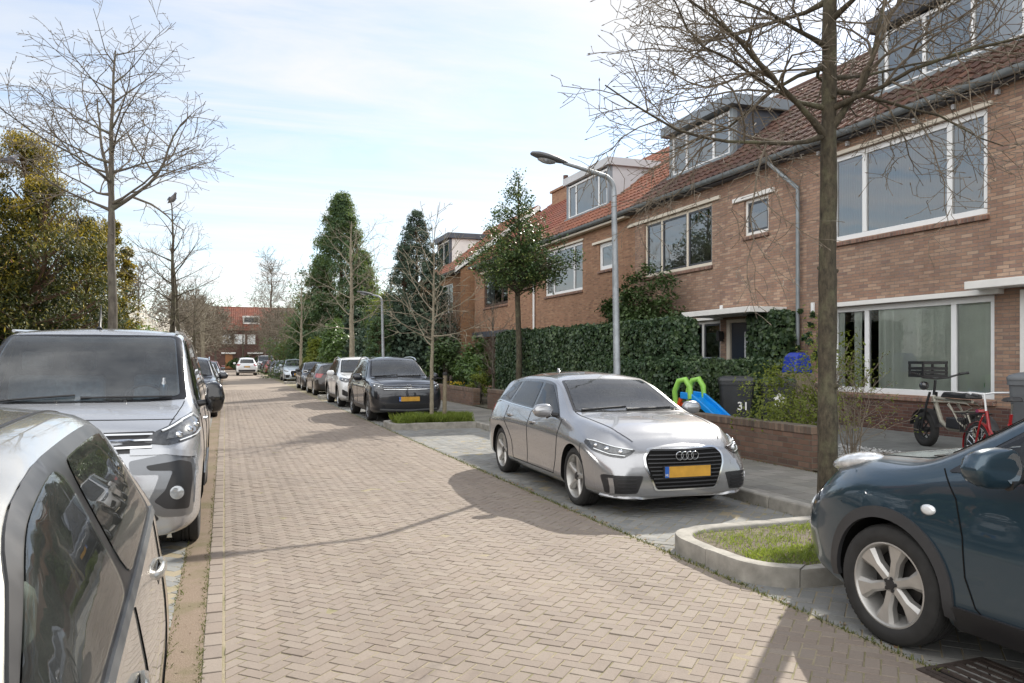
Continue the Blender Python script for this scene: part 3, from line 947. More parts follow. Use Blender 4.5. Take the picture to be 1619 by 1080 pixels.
# --- house beside the camera with the big windows
o0 = 6.0
hA = house('a', o0, 13.15, 'brick', 'tile_brown', 'brick terraced house with three-light windows, brown tiles and a parked moped before it',
           [(9.07 - o0, 12.46 - o0, 3.86, 5.52), (8.95 - o0, 12.44 - o0, .95, 2.58), (7.4 - o0, 8.5 - o0, .3, 2.62)])
window(hA, 9.07 - o0, 12.46 - o0, 3.86, 5.52, (9.8 - o0, 11.65 - o0), 'pvc', None, 'curtain_blue', .17, lintel=(.10, .06, .075, .05, 'cream'), fw=.10, amp=.012)
window(hA, 8.95 - o0, 12.44 - o0, .95, 2.58, (9.72 - o0, 11.59 - o0), 'pvc', None, 'curtain_green', .05, lintel=(.16, .10, .085, .12, 'white'), fw=.10, pane='pane_soft',
       clist=[(9.0 - o0, 11.35 - o0), (11.75 - o0, 11.95 - o0), (12.2 - o0, 12.4 - o0)], amp=.035)
p = MB(); p.box(-.03, -.002, 8.55 - o0, 12.95 - o0, .1, .83); p.build('plinth', M['brick_dark'], hA)
p = MB(); p.box(-.42, -.003, 6.3 - o0, 9.13 - o0, 2.66, 2.78); p.build('canopy', M['white'], hA, bevel=.008)
p = MB(); p.box(-.05, .1, 8.30 - o0, 8.50 - o0, .3, 2.62); p.box(-.05, .1, 7.4 - o0, 7.5 - o0, .3, 2.62); p.box(-.05, .1, 7.5 - o0, 8.3 - o0, 2.5, 2.62)
dA = p.build('door_frame', M['white'], hA, bevel=.008)
p = MB(); p.box(.03, .08, 7.5 - o0, 8.3 - o0, .3, 2.5); p.build('door', M['white'], hA, bevel=.01)
dormer(hA, 8.9 - o0, 12.05 - o0, (10.0 - o0, 11.0 - o0), 'zinc_dark', 'zinc_dark', x0=.8, z0=6.78, z1=7.95)
for q in range(9):
    p = MB(); p.box(-.06, -.005, .5 + q * .78, .56 + q * .78, EAVE - .3, EAVE - .22); p.build('eaves_bracket', M['lightgrey'], hA)
p = MB(); p.box(-.05, -.003, 12.9 - o0, 12.98 - o0, 2.52, 2.72); p.build('junction_box', M['pvc'], hA, bevel=.01)

# --- second house with the dark front door
o0 = 13.15
hB = house('b', o0, 20.35, 'brick', 'tile_brown', 'brick terraced house with the navy door under a white canopy, ivy beside it',
           [(16.49 - o0, 19.8 - o0, 3.88, 5.42), (14.36 - o0, 15.22 - o0, 4.38, 5.2), (16.15 - o0, 19.6 - o0, .95, 2.52), (14.9 - o0, 15.88 - o0, .3, 2.5)])
window(hB, 16.49 - o0, 19.8 - o0, 3.88, 5.42, (17.66 - o0, 18.93 - o0), 'cream', 'darkframe', 'curtain_grey', .3, lintel=(.35, .95, .09, .05, 'cream'), fw=.08, amp=.01)
window(hB, 14.36 - o0, 15.22 - o0, 4.38, 5.2, (), 'white', 'darkframe', 'curtain_grey', .3, lintel=(.22, .38, .10, .06, 'white'), fw=.075)
window(hB, 16.15 - o0, 19.6 - o0, .95, 2.52, (16.95 - o0, 18.6 - o0), 'white', 'darkframe', 'curtain_blue', .3, lintel=(.12, .12, .07, .07, 'white'), fw=.08)
p = MB(); p.box(-.95, -.003, 13.75 - o0, 16.35 - o0, 2.56, 2.68); p.build('canopy', M['white'], hB, bevel=.008)
p = MB(); p.box(-.02, .1, 15.75 - o0, 15.88 - o0, .3, 2.5); p.box(-.02, .1, 14.9 - o0, 15.0 - o0, .3, 2.5); p.box(-.02, .1, 15.0 - o0, 15.75 - o0, 2.42, 2.5)
p.build('door_frame', M['cream'], hB, bevel=.008)
p = MB(); p.box(.03, .07, 15.0 - o0, 15.75 - o0, .3, 2.42); dd = p.build('door', M['door_blue'], hB, bevel=.012)
p = MB(); p.box(.018, .032, 15.12 - o0, 15.24 - o0, .9, 2.2); p.build('door_light', M['lens_white'], dd)
p = MB(); p.tube([(0.0, 15.68 - o0, 1.25), (-.03, 15.68 - o0, 1.25), (-.03, 15.58 - o0, 1.25)], .012, 8); p.build('handle', M['chrome'], dd, smooth=50)
p = MB(); p.box(-.17, -.03, 15.98 - o0, 16.08 - o0, 2.0, 2.24); p.box(-.03, -.002, 15.98 - o0, 16.08 - o0, 2.05, 2.2); p.build('wall_lamp', M['blackplastic'], hB, bevel=.01)
p = MB(); p.box(-.20, -.002, 16.2 - o0, 16.75 - o0, 1.02, 1.62); mbx = p.build('meter_box', M['bluegrey'], hB, bevel=.012)
tx = text_mb('29A', .11, .001); tx.xform(Matrix.Translation((-.203, 16.5 - o0, 1.50)) @ Matrix.Rotation(R(-90), 4, 'Z') @ Matrix.Rotation(R(90), 4, 'X')); tx.build('house_number', M['white'], mbx)
p = MB(); p.box(-.06, -.003, 16.02 - o0, 16.10 - o0, 2.72, 2.86); p.build('door_lamp', M['pvc'], hB, bevel=.01)
downpipe(hB, 13.31 - o0, 14.0 - o0)
dormer(hB, 16.75 - o0, 19.75 - o0, (17.62 - o0, 18.9 - o0), 'bluegrey', 'zinc_dark', x0=.8, z0=6.8, z1=7.92, over=.2)

# --- third house, red tiles and pale dormer
o0 = 20.35
hC = house('c', o0, 27.75, 'brick_pale', 'tile_red', 'brick terraced house with bright orange-red tiles and a pale grey dormer behind the lamp post',
           [(23.93 - o0, 27.19 - o0, 3.88, 5.5), (21.79 - o0, 22.7 - o0, 4.37, 5.22), (23.93 - o0, 27.19 - o0, .95, 2.5)])
window(hC, 23.93 - o0, 27.19 - o0, 3.88, 5.5, (24.7 - o0, 26.45 - o0), 'pvc', None, 'curtain_grey', .4, lintel=(.1, .1, .07, .04, 'cream'), fw=.09)
window(hC, 21.79 - o0, 22.7 - o0, 4.37, 5.22, (), 'pvc', 'pvc', 'curtain_grey', .2, lintel=(.1, .4, .08, .06, 'cream'), fw=.08)
window(hC, 23.93 - o0, 27.19 - o0, .95, 2.5, (24.7 - o0, 26.45 - o0), 'pvc', None, 'curtain_grey', .3, fw=.09)
dormer(hC, 23.55 - o0, 27.0 - o0, (24.35 - o0, 26.2 - o0), 'lightgrey', 'lightgrey', x0=.8, z0=6.78, z1=8.0, post='bluegrey', over=.12, top=.26)
p = MB(); p.box(-.21, -.006, .3, 7.2, EAVE - .24, EAVE - .182); p.build('fascia_board', M['cream'], hC)

# --- fourth house, brown window, end of the terrace
o0 = 27.75
hD = house('d', o0, 36.0, 'brick_pale', 'tile_darkred', 'brick terraced house with brown-framed windows beside the white downpipe, behind the holly tree',
           [(31.31 - o0, 34.59 - o0, 3.9, 5.45), (29.0 - o0, 29.85 - o0, 4.4, 5.2), (31.5 - o0, 35.3 - o0, .35, 2.5)])
window(hD, 31.31 - o0, 34.59 - o0, 3.9, 5.45, (32.2 - o0,), 'brownframe', 'brownframe', 'curtain_grey', .1, lintel=(.1, .6, .09, .05, 'cream'), fw=.08, clist=[(33.4 - o0, 34.5 - o0)])
window(hD, 29.0 - o0, 29.85 - o0, 4.4, 5.2, (), 'brownframe', 'pvc', 'curtain_grey', .1, fw=.08)
p = MB(); p.box(-.12, -.003, 31.2 - o0, 36.0 - o0, 2.55, 2.8); p.build('canopy', M['zinc_dark'], hD)
p = MB(); p.box(.05, .1, 31.5 - o0, 35.3 - o0, .35, 2.5); p.build('porch_door', M['brownframe'], hD)
downpipe(hD, 28.2 - o0, None, mat='pvc', off=.06)
c = MB(); c.box(3.5, 4.5, 5.3, 7.1, 8.5, 9.45); c.box(3.42, 4.58, 5.22, 7.18, 9.45, 9.55)
ch = c.build('chimney', M['brick_pale'], hD)
c = MB(); c.tube([(4.0, 6.6, 9.55), (4.0, 6.6, 10.25)], .12, 10); c.tube([(4.0, 5.8, 9.55), (4.0, 5.8, 9.75)], .12, 10); c.build('chimney_pot', M['brick_dark'], ch, smooth=50)

# --- fifth house set back with orange side wall, white verge and its dormer
hE = house('e', 37.2, 46.0, 'brick_orange', 'tile_red', 'orange brick house with a white roof verge and a white-sided dormer beyond the terrace',
           [(1.4, 4.2, 3.9, 5.4), (1.4, 4.2, .9, 2.4)], x=10.85, verge=(-.16, -.02))
window(hE, 1.4, 4.2, 3.9, 5.4, (2.4,), 'white', None, 'curtain_grey', .2)
window(hE, 1.4, 4.2, .9, 2.4, (2.4,), 'white', None, 'curtain_grey', .2)
dormer(hE, 5.2, 7.9, (6.5,), 'zinc_dark', 'white', x0=.9, z0=6.75, z1=8.25, frame='white', sash='darkframe', top=.3, post='zinc_dark')

# --- houses across the street (seen through gaps and mirrored in the windows)
for i, (ya, yb, lab) in enumerate(((3.0, 13.0, 'red brick house opposite, mirrored in the big lower window'), (16.0, 27.0, 'red brick house behind the tall golden yew'),
                                   (44.0, 54.0, 'red tiled house with a brick chimney behind the white blossom'))):
    L = yb - ya
    h = house('w', 0, L, 'brick_orange', 'tile_red', lab, [(1.2, 4.2, 3.9, 5.3), (5.6, 8.4, 3.9, 5.3), (1.2, 4.2, .9, 2.4), (6.8, 7.8, .3, 2.4)], origin=(-11.0 if i < 2 else -9.5, yb, 0), rz=PI)
    for a, b, c, d in ((1.2, 4.2, 3.9, 5.3), (5.6, 8.4, 3.9, 5.3), (1.2, 4.2, .9, 2.4)):
        window(h, a, b, c, d, ((a + b) / 2,), 'white', None, 'curtain_grey', .3)
    p = MB(); p.box(.03, .08, 6.8, 7.8, .3, 2.4); p.build('door', M['door_blue'], h)
    c = MB(); c.box(3.6, 4.6, L - 2, L - 1, 8.4, 9.9); c.build('chimney', M['brick_dark'], h)

# --- brick house closing the end of the street
hF = house('f', 0, 14.0, 'far_brick', 'tile_darkred', 'dark brick house with white windows and a red roof closing the street end', [], origin=(9.5, 112.0, 0), rz=PI / 2, eave=5.3, gut=False)
for a, b in ((8.6, 9.95), (6.9, 8.3), (5.6, 6.6), (2.4, 3.8)):
    f = MB(); frame_bars(f, a, b, 3.45, 4.75, [a + (b - a) * k / 3 for k in (1, 2)], -.06, .09, .05); fo = f.build('window', M['white'], hF)
    f = MB(); f.add([(-.02, a, 3.45), (-.02, b, 3.45), (-.02, b, 4.75), (-.02, a, 4.75)], [(0, 3, 2, 1)]); f.build('pane', M['curtain_grey'], fo)
f = MB(); f.box(-.05, -.003, 8.5, 9.4, .2, 2.1); f.build('door', simple('orange_door', (.30, .13, .05), .5), hF)
for a, b in ((8.1, 9.9), (4.6, 6.6)): f = MB(); f.box(-.3, -.003, a, b, 2.15, 2.35); f.build('canopy', M['white'], hF)
f = MB(); f.box(.8, 3, 5.0, 7.2, 6.2, 7.3); dm = f.build('dormer', M['white'], hF)
f = MB(); f.box(.78, .799, 5.2, 7.0, 6.4, 7.1); f.build('dormer_window', M['carglass'], dm)
# ---------------------------------------------------------------- cars
def sec_round(P, rad, nb=4):
    """rounded open polyline with a fixed number of points"""
    out = [P[0]]
    for i in range(1, len(P) - 1):
        p, a, b = P[i], P[i - 1], P[i + 1]
        la = math.hypot(p[0] - a[0], p[1] - a[1]) + 1e-9; lb = math.hypot(p[0] - b[0], p[1] - b[1]) + 1e-9
        ta = min(.45, rad[i] / la); tb = min(.45, rad[i] / lb)
        A = (p[0] + (a[0] - p[0]) * ta, p[1] + (a[1] - p[1]) * ta); B = (p[0] + (b[0] - p[0]) * tb, p[1] + (b[1] - p[1]) * tb)
        pv = out[-1]
        out.append(((pv[0] + A[0]) / 2, (pv[1] + A[1]) / 2))
        for k in range(nb + 1):
            t = k / nb
            out.append((A[0] * (1 - t) ** 2 + p[0] * 2 * t * (1 - t) + B[0] * t * t, A[1] * (1 - t) ** 2 + p[1] * 2 * t * (1 - t) + B[1] * t * t))
    pv = out[-1]
    for t in (.34, .67): out.append((pv[0] + (P[-1][0] - pv[0]) * t, pv[1] + (P[-1][1] - pv[1]) * t))
    out.append(P[-1])
    return out


class Car:
    def __init__(self, sp, name, label, cat='car', group=None, hi=1):
        self.sp = sp; self.hi = hi
        self.L = sp['L']; self.hw = sp['W'] / 2
        self.root = empty(name, (0, 0, 0), 0, label, cat, group)
        self.c = {k: pchip(v) for k, v in sp['curves'].items()}
        self.pf = pchip(sp['front']); self.pr = pchip(sp['rear'])
        self.make_body()

    def T(self, s):
        sp = self.sp; L = self.L
        t0, a, n0 = sp.get('tf', (.6, .7, 2.3)); t1, b, n1 = sp.get('tr', (.74, .5, 2.3))
        f = 1.0
        if s < a: f = min(f, t0 + (1 - t0) * max(0.0, 1 - (1 - s / a) ** n0) ** (1 / n0))
        if s > L - b: f = min(f, t1 + (1 - t1) * max(0.0, 1 - (1 - (L - s) / b) ** n1) ** (1 / n1))
        return f

    def X(self, s): return self.L / 2 - s

    def section(self, s):
        c = self.c; T = self.T(s); sp = self.sp
        ze, zc, we, zh, wh = c['ze'](s), c['zc'](s), c['we'](s), c['zh'](s), c['wh'](s)
        zm, zs, zb = c['zm'](s), c['zs'](s), c['zb'](s)
        wm, ws = c['wm'](s), c['ws'](s)
        zh = min(zh, ze - .015)
        zl = c['zl'](s) if 'zl' in c else zs + (zm - zs) * .4; wl = c['wl'](s) if 'wl' in c else ws + (wm - ws) * .4
        P = [(0, zb), (ws * T * .9, zb), (ws * T, zs), (wl * T, zl), (wm * T, zm), (wh * T, zh), (we * T, ze), (we * T * .5, ze + (zc - ze) * .76), (0, zc)]
        rd = list(sp.get('rad', (.05, .06, .22, .06, .09, .3))); rad = [0] + rd[:2] + [.05] + rd[2:] + [0]
        return sec_round(P, rad)

    def make_body(self):
        sp = self.sp; L = self.L
        step = .055 if self.hi else .11
        ss = [0, .004, .012, .025, .045, .07, .1, .14, .18, .23]
        s = .23
        while s + step < L - .23: s += step; ss.append(s)
        ss += [L - q for q in (.23, .18, .14, .1, .07, .045, .025, .012, .004, 0)]
        secs = [self.section(q) for q in ss]
        n = len(secs[0])
        mb = MB()
        V = []

        def pos(s, y, z):
            x = self.X(s)
            x -= self.pf(z) * max(0.0, 1 - s / .75) ** 2
            x += self.pr(z) * max(0.0, 1 - (L - s) / .6) ** 2
            return (x, y, z)
        rings = []
        for q, sec in zip(ss, secs):
            ring = [pos(q, y, z) for y, z in sec] + [pos(q, -y, z) for y, z in sec[-2:0:-1]]
            rings.append(ring)
        m = len(rings[0])
        for r in rings: mb.v.extend(r)
        for i in range(len(ss) - 1):
            for j in range(m):
                a = i * m + j; b = i * m + (j + 1) % m
                mb.f.append([a, b, b + m, a + m]); mb.m.append(0); mb.r.append(.5)
        # bulged end caps
        for end, bul, q in ((0, sp.get('bulge_f', .05), 0.0), (len(ss) - 1, -sp.get('bulge_r', .04), L)):
            nc = 12
            grid = []
            for k in range(n):
                y0, z0 = secs[end][k]
                row = []
                for j in range(nc + 1):
                    t = 1 - 2 * j / nc
                    p = pos(q, y0 * t, z0)
                    row.append((p[0] + bul * (1 - t * t) * min(1, y0 / (.3 * self.hw)), p[1], p[2]))
                grid.append(row)
            base = len(mb.v)
            for row in grid: mb.v.extend(row)
            for k in range(n - 1):
                for j in range(nc):
                    a = base + k * (nc + 1) + j
                    mb.f.append([a, a + 1, a + nc + 2, a + nc + 1]); mb.m.append(0); mb.r.append(.5)
        import bmesh
        me = bpy.data.meshes.new('body')
        me.from_pydata(mb.v, [], mb.f)
        bm = bmesh.new(); bm.from_mesh(me)
        bmesh.ops.remove_doubles(bm, verts=bm.verts[:], dist=.0004)
        bmesh.ops.dissolve_degenerate(bm, edges=bm.edges[:], dist=.0002)
        bmesh.ops.recalc_face_normals(bm, faces=bm.faces[:])
        self.bvh = BVHTree.FromBMesh(bm)
        bm.to_mesh(me); bm.free()
        me.materials.append(M[sp['paint']]); me.materials.append(M['void'])
        self.xf = L / 2 - sp['fo']; self.xr = self.xf - sp['wb']
        ar = sp.get('arch', sp['wr'] + .045)
        cut = MB()
        self.arch_r = ar
        for x in (self.xf, self.xr):
            for sd in (1, -1):
                h0, h1 = sd * (self.hw - .36), sd * (self.hw + .3)
                lo, hi2 = min(h0, h1), max(h0, h1)
                prof = [(0, lo), (ar, lo), (ar, hi2), (0, hi2)]
                cut.lathe(prof, 40, 'y', (x, 0, sp['wr'] + sp.get('archdz', 0.0)))
        cm = bpy.data.meshes.new('cut'); cm.from_pydata(cut.v, [], cut.f)
        bm = bmesh.new(); bm.from_mesh(cm); bmesh.ops.remove_doubles(bm, verts=bm.verts[:], dist=.001)
        bmesh.ops.recalc_face_normals(bm, faces=bm.faces[:]); bm.to_mesh(cm); bm.free()
        cm.materials.append(M[sp['paint']]); cm.materials.append(M['void'])
        cm.polygons.foreach_set('material_index', [1] * len(cm.polygons))
        bo = bpy.data.objects.new('body', me); co = bpy.data.objects.new('cut', cm)
        COL.objects.link(bo); COL.objects.link(co)
        md = bo.modifiers.new('b', 'BOOLEAN'); md.operation = 'DIFFERENCE'; md.object = co; md.solver = 'EXACT'
        dg = bpy.context.evaluated_depsgraph_get()
        me2 = bpy.data.meshes.new_from_object(bo.evaluated_get(dg))
        bpy.data.objects.remove(co); bo.modifiers.clear(); bo.data = me2
        me2.polygons.foreach_set('use_smooth', [True] * len(me2.polygons))
        me2.set_sharp_from_angle(angle=R(38))
        bo.parent = self.root
        bo.name = 'body'
        self.body = bo
        self.cuts = []

    def carve(self, objs):
        """boolean-subtract helper solids from the body shell"""
        bo = self.body
        for mb_, mi in objs:
            cm = bpy.data.meshes.new('cut'); cm.from_pydata(mb_.v, [], mb_.f)
            fix_normals(cm)
            for q in bo.data.materials: cm.materials.append(q)
            if len(cm.materials) < 3: cm.materials.append(M['cabin'])
            cm.polygons.foreach_set('material_index', [mi] * len(cm.polygons))
            co = bpy.data.objects.new('cut', cm); COL.objects.link(co)
            if len(bo.data.materials) < 3: bo.data.materials.append(M['cabin'])
            md = bo.modifiers.new('b', 'BOOLEAN'); md.operation = 'DIFFERENCE'; md.object = co; md.solver = 'EXACT'
            dg = bpy.context.evaluated_depsgraph_get()
            me2 = bpy.data.meshes.new_from_object(bo.evaluated_get(dg))
            bpy.data.objects.remove(co); bo.modifiers.clear()
            if len(me2.polygons) > 200: bo.data = me2
        bo.data.polygons.foreach_set('use_smooth', [True] * len(bo.data.polygons))
        bo.data.set_sharp_from_angle(angle=R(38))

    def cabin(self, sa, sb, floor=.34, ins=.045):
        """hollow the passenger space between stations sa and sb"""
        mb = MB(); rings = []
        n = 26
        for i in range(n + 1):
            s = sa + (sb - sa) * i / n
            c = self.c; T = self.T(s)
            zh = min(c['zh'](s), c['ze'](s) - .015)
            ze, zc = c['ze'](s) - ins * .8, c['zc'](s) - ins
            w1, w2, w3 = c['wm'](s) * T - ins * 1.3, c['wh'](s) * T - ins * 1.1, c['we'](s) * T - ins * 1.1
            zm = min(c['zm'](s), zh - .05)
            top = [(w3, max(ze, floor + .22)), (w3 * .5, max(ze + (zc - ze) * .76, floor + .23)), (0, max(zc, floor + .24))]
            P = [(0, floor), (w1 * .92, floor), (w1, floor + .06), (w1, max(floor + .1, min(zm, top[0][1] - .08))), (w2, max(floor + .12, min(zh, top[0][1] - .03)))] + top
            ring = [(self.X(s), y, z) for y, z in P] + [(self.X(s), -y, z) for y, z in P[-2:0:-1]]
            rings.append(ring)
        m = len(rings[0])
        mb.add([p for r in rings for p in r], [(i * m + j, i * m + (j + 1) % m, (i + 1) * m + (j + 1) % m, (i + 1) * m + j) for i in range(n) for j in range(m)] + [tuple(range(m)), tuple(n * m + j for j in range(m))], 0, .5)
        return mb

    def prism_cut(self, pts, view, side=1, depth=(.3, 3.0)):
        mb = MB()
        if view == 'side': fn = lambda a, b, d: (self.X(a), side * d, b)
        elif view == 'top': fn = lambda a, b, d: (self.X(a), b, d)
        elif view == 'rear': fn = lambda a, b, d: (-d, a, b)
        mb.prism(pts, fn, *depth)
        return mb

    def furnish(self, sf, dash, floor=.34, seat=.62, back=1.18, rear=None, wheel_y=.36, sides=(.36, -.36), light='seat_cloth'):
        """seats, dashboard and steering wheel seen through the glass"""
        X = self.X
        for y in sides:
            m = MB()
            m.xbox(.50, .46, .16, Matrix.Translation((X(sf), y, seat - .10)) @ Matrix.Rotation(R(-6), 4, 'Y'))
            m.xbox(.13, .45, back - seat, Matrix.Translation((X(sf + .30), y, (seat + back) / 2 - .06)) @ Matrix.Rotation(R(-16), 4, 'Y'))
            so_ = m.build('seat', M[light], self.root, bevel=.05, seg=3, smooth=60)
            m = MB(); m.xbox(.09, .26, .19, Matrix.Translation((X(sf + .42), y, back + .07)) @ Matrix.Rotation(R(-10), 4, 'Y')); m.build('headrest', M[light], so_, bevel=.04, seg=3, smooth=60)
        m = MB()
        hw = self.hw * .78
        m.add([(X(dash), -hw, floor), (X(dash), hw, floor), (X(dash), hw, self.zd), (X(dash), -hw, self.zd), (X(dash + .34), -hw, floor), (X(dash + .34), hw, floor), (X(dash + .30), hw, self.zd - .01), (X(dash + .30), -hw, self.zd - .01)],
              [(0, 1, 2, 3), (3, 2, 6, 7), (4, 5, 6, 7), (0, 3, 7, 4), (1, 2, 6, 5)]); m.build('dashboard', M['cabin_dash'], self.root, bevel=.03, seg=3, smooth=60)
        m = MB(); cx, cz = X(sf - .42), self.zd + .02
        m.tube([(cx + .17 * math.sin(a) * .42, wheel_y + .18 * math.cos(a), cz + .18 * math.sin(a) * .9) for a in [2 * PI * k / 24 for k in range(25)]], .015, 8, cap=False)
        m.tube([(cx, wheel_y - .17, cz), (cx + .03, wheel_y, cz - .01), (cx, wheel_y + .17, cz)], .022, 8); m.tube([(cx + .03, wheel_y, cz - .02), (cx + .25, wheel_y, cz - .12)], .03, 8)
        m.build('steering_wheel', M['cabin_dash'], self.root, smooth=60)
        if rear:
            m = MB(); m.xbox(.5, hw * 1.7, .16, Matrix.Translation((X(rear), 0, seat - .08)))
            m.xbox(.13, hw * 1.7, back - seat, Matrix.Translation((X(rear + .32), 0, (seat + back) / 2 - .08)) @ Matrix.Rotation(R(-18), 4, 'Y'))
            m.build('rear_bench', M[light], self.root, bevel=.05, seg=3, smooth=60)
        m = MB(); p, nn = self.ray((self.X(self.roof_s), 0, 3), (0, 0, -1)); m.xbox(.03, .22, .07, Matrix.Translation((p.x + .04, 0, p.z - .12))); m.build('inner_mirror', M['cabin_dash'], self.root, bevel=.012)

    # --- surface patches -------------------------------------------------------
    def ray(self, p, d):
        d = Vector(d).normalized()
        h = self.bvh.ray_cast(Vector(p) - d * 6, d)
        if h[0] is None: h = self.bvh.find_nearest(Vector(p))
        return h[0], h[1]

    def P3(self, pts, view, side=1):
        """2D feature points to rough 3D: side (s, z), front/rear (y, z), top (s, y)"""
        if view == 'side': return [(self.X(a), side * 3.0, b) for a, b in pts], (0, -side, 0)
        if view == 'front': return [(3.5, a, b) for a, b in pts], (-1, 0, 0)
        if view == 'rear': return [(-3.5, a, b) for a, b in pts], (1, 0, 0)
        if view == 'top': return [(self.X(a), b, 3.0) for a, b in pts], (0, 0, -1)
        if isinstance(view, tuple):      # corner: pts are (s, y, z); view is the looking direction for side=+1
            return [(self.X(a), side * b, z) for a, b, z in pts], (view[0], side * view[1], view[2])

    def patch(self, name, pts, view, mat, side=1, off=.003, res=.045, parent=None, mb=None, thick=.012, m=0, holes=()):
        P, d = self.P3(pts, view, side)
        d = Vector(d).normalized()
        up = Vector((0, 0, 1)) if abs(d.z) < .9 else Vector((1, 0, 0))
        u = d.cross(up).normalized(); v = u.cross(d)
        P2 = [(Vector(p).dot(u), Vector(p).dot(v)) for p in P]
        w0 = Vector(P[0]).dot(d)
        ed = []
        for i in range(len(P2)):
            a, b = Vector(P2[i - 1]), Vector(P2[i])
            k = max(1, int((b - a).length / res))
            for j in range(k): ed.append(a + (b - a) * j / k)
        xs = [p.x for p in ed]; ys = [p.y for p in ed]
        loops = [list(ed)]
        for hpts in holes:
            H2 = [(Vector(p).dot(u), Vector(p).dot(v)) for p in self.P3(hpts, view, side)[0]]
            lp = []
            for i in range(len(H2)):
                a, b = Vector(H2[i - 1]), Vector(H2[i]); k = max(1, int((b - a).length / res))
                for j in range(k): lp.append(a + (b - a) * j / k)
            loops.append(lp)
        inner = []
        nx = max(1, int((max(xs) - min(xs)) / res)); ny = max(1, int((max(ys) - min(ys)) / res))
        if nx * ny < 6000:
            for i in range(1, nx):
                for j in range(1, ny):
                    q = Vector((min(xs) + (max(xs) - min(xs)) * (i + .37 * (j % 2)) / nx, min(ys) + (max(ys) - min(ys)) * j / ny))
                    inner.append(q)
        # keep inner points that lie inside and clear of the outline
        def inside(q):
            c = False
            for lp in loops:
                for i in range(len(lp)):
                    a, b = lp[i - 1], lp[i]
                    if (a.y > q.y) != (b.y > q.y) and q.x < (b.x - a.x) * (q.y - a.y) / (b.y - a.y) + a.x: c = not c
            return c
        rim = [e for lp in loops for e in lp]
        inner = [q for q in inner if inside(q) and min((q - e).length_squared for e in rim) > (res * .35) ** 2]
        n = len(ed)
        if len(loops) == 1: V, E, F, ov, _, _ = delaunay_2d_cdt(ed + inner, [], [list(range(n))], 1, 1e-5)
        else:
            es = []; k0 = 0
            for lp in loops:
                es += [(k0 + i, k0 + (i + 1) % len(lp)) for i in range(len(lp))]; k0 += len(lp)
            V, E, F, ov, _, _ = delaunay_2d_cdt(rim + inner, es, [], 0, 1e-5)
            F = [f for f in F if inside((V[f[0]] + V[f[1]] + V[f[2]]) / 3)]
        top = []; nrm = []
        for q in V:
            p = u * q.x + v * q.y + d * w0
            h, nn = self.ray(p, d)
            if nn.dot(d) > 0: nn = -nn
            top.append(h + nn * off); nrm.append(nn)
        own = mb is None
        if own: mb = MB()
        base = len(mb.v)
        mb.v.extend([tuple(p) for p in top])
        cnt = {}
        for f in F:
            a, b, c = [V[i] for i in f[:3]]
            g = list(f)
            pn = (top[g[1]] - top[g[0]]).cross(top[g[2]] - top[g[0]])
            if pn.dot(d) > 0: g = g[::-1]
            mb.f.append([base + i for i in g]); mb.m.append(m); mb.r.append(.5)
            for i in range(len(g)):
                cnt[(g[i], g[(i + 1) % len(g)])] = 1
        bd = [e for e in cnt if (e[1], e[0]) not in cnt] if thick > 0 else []
        idx = {}
        for e in bd:
            for i in e:
                if i not in idx: idx[i] = len(mb.v); mb.v.append(tuple(top[i] - nrm[i] * (off + thick)))
        for a, b in bd:
            mb.f.append([base + b, base + a, idx[a], idx[b]]); mb.m.append(m); mb.r.append(.5)
        if own:
            o = mb.build(name, mat if not isinstance(mat, str) else M[mat], parent or self.root, smooth=45 if thick > 0 else 180, fix=False)
            if thick <= 0:      # glass: average the normals over a hand's breadth so that reflections run smoothly
                o.data.polygons.foreach_set('use_smooth', [True] * len(o.data.polygons))
                ns = []
                for p, n0 in zip(top, nrm):
                    a = n0.cross(up).normalized(); b = n0.cross(a); acc = n0.copy()
                    for da in (-.13, -.06, .06, .13):
                        for ax_ in (a, b):
                            h, nn = self.ray(p + ax_ * da, d)
                            if h is not None and (h - p).length < .25:
                                if nn.dot(d) > 0: nn = -nn
                                if nn.dot(n0) > .8: acc += nn
                    ns.append(tuple(acc.normalized()))
                o.data.normals_split_custom_set_from_vertices(ns)
            return o

    def strip(self, line, view, w, side=1, off=.004, mb=None, n=None, h=None):
        """thin raised or dark line that follows the surface (door gaps, creases, trim)"""
        P, d = self.P3(line, view, side)
        d = Vector(d).normalized()
        pts = []
        for a, b in zip(P, P[1:]):
            a, b = Vector(a), Vector(b)
            k = max(1, int((b - a).length / .04))
            for j in range(k): pts.append(a + (b - a) * j / k)
        pts.append(Vector(P[-1]))
        H = [self.ray(p, d) for p in pts]
        base = len(mb.v)
        for i, (p, nn) in enumerate(H):
            t = (H[min(i + 1, len(H) - 1)][0] - H[max(i - 1, 0)][0]).normalized()
            b = t.cross(nn).normalized()
            q = p + nn * off
            mb.v += [tuple(q - b * w / 2), tuple(q + b * w / 2), tuple(p - b * w / 2 - nn * .004), tuple(p + b * w / 2 - nn * .004)]
        for i in range(len(H) - 1):
            a = base + 4 * i
            for f in ((0, 1, 5, 4), (0, 4, 6, 2), (1, 3, 7, 5)): mb.f.append([a + k for k in f]); mb.m.append(0); mb.r.append(.5)

    def lines(self, name, items, mat, parent=None):
        mb = MB()
        for line, view, w, side, off in items: self.strip(line, view, w, side, off, mb)
        return mb.build(name, M[mat] if isinstance(mat, str) else mat, parent or self.root, smooth=60)

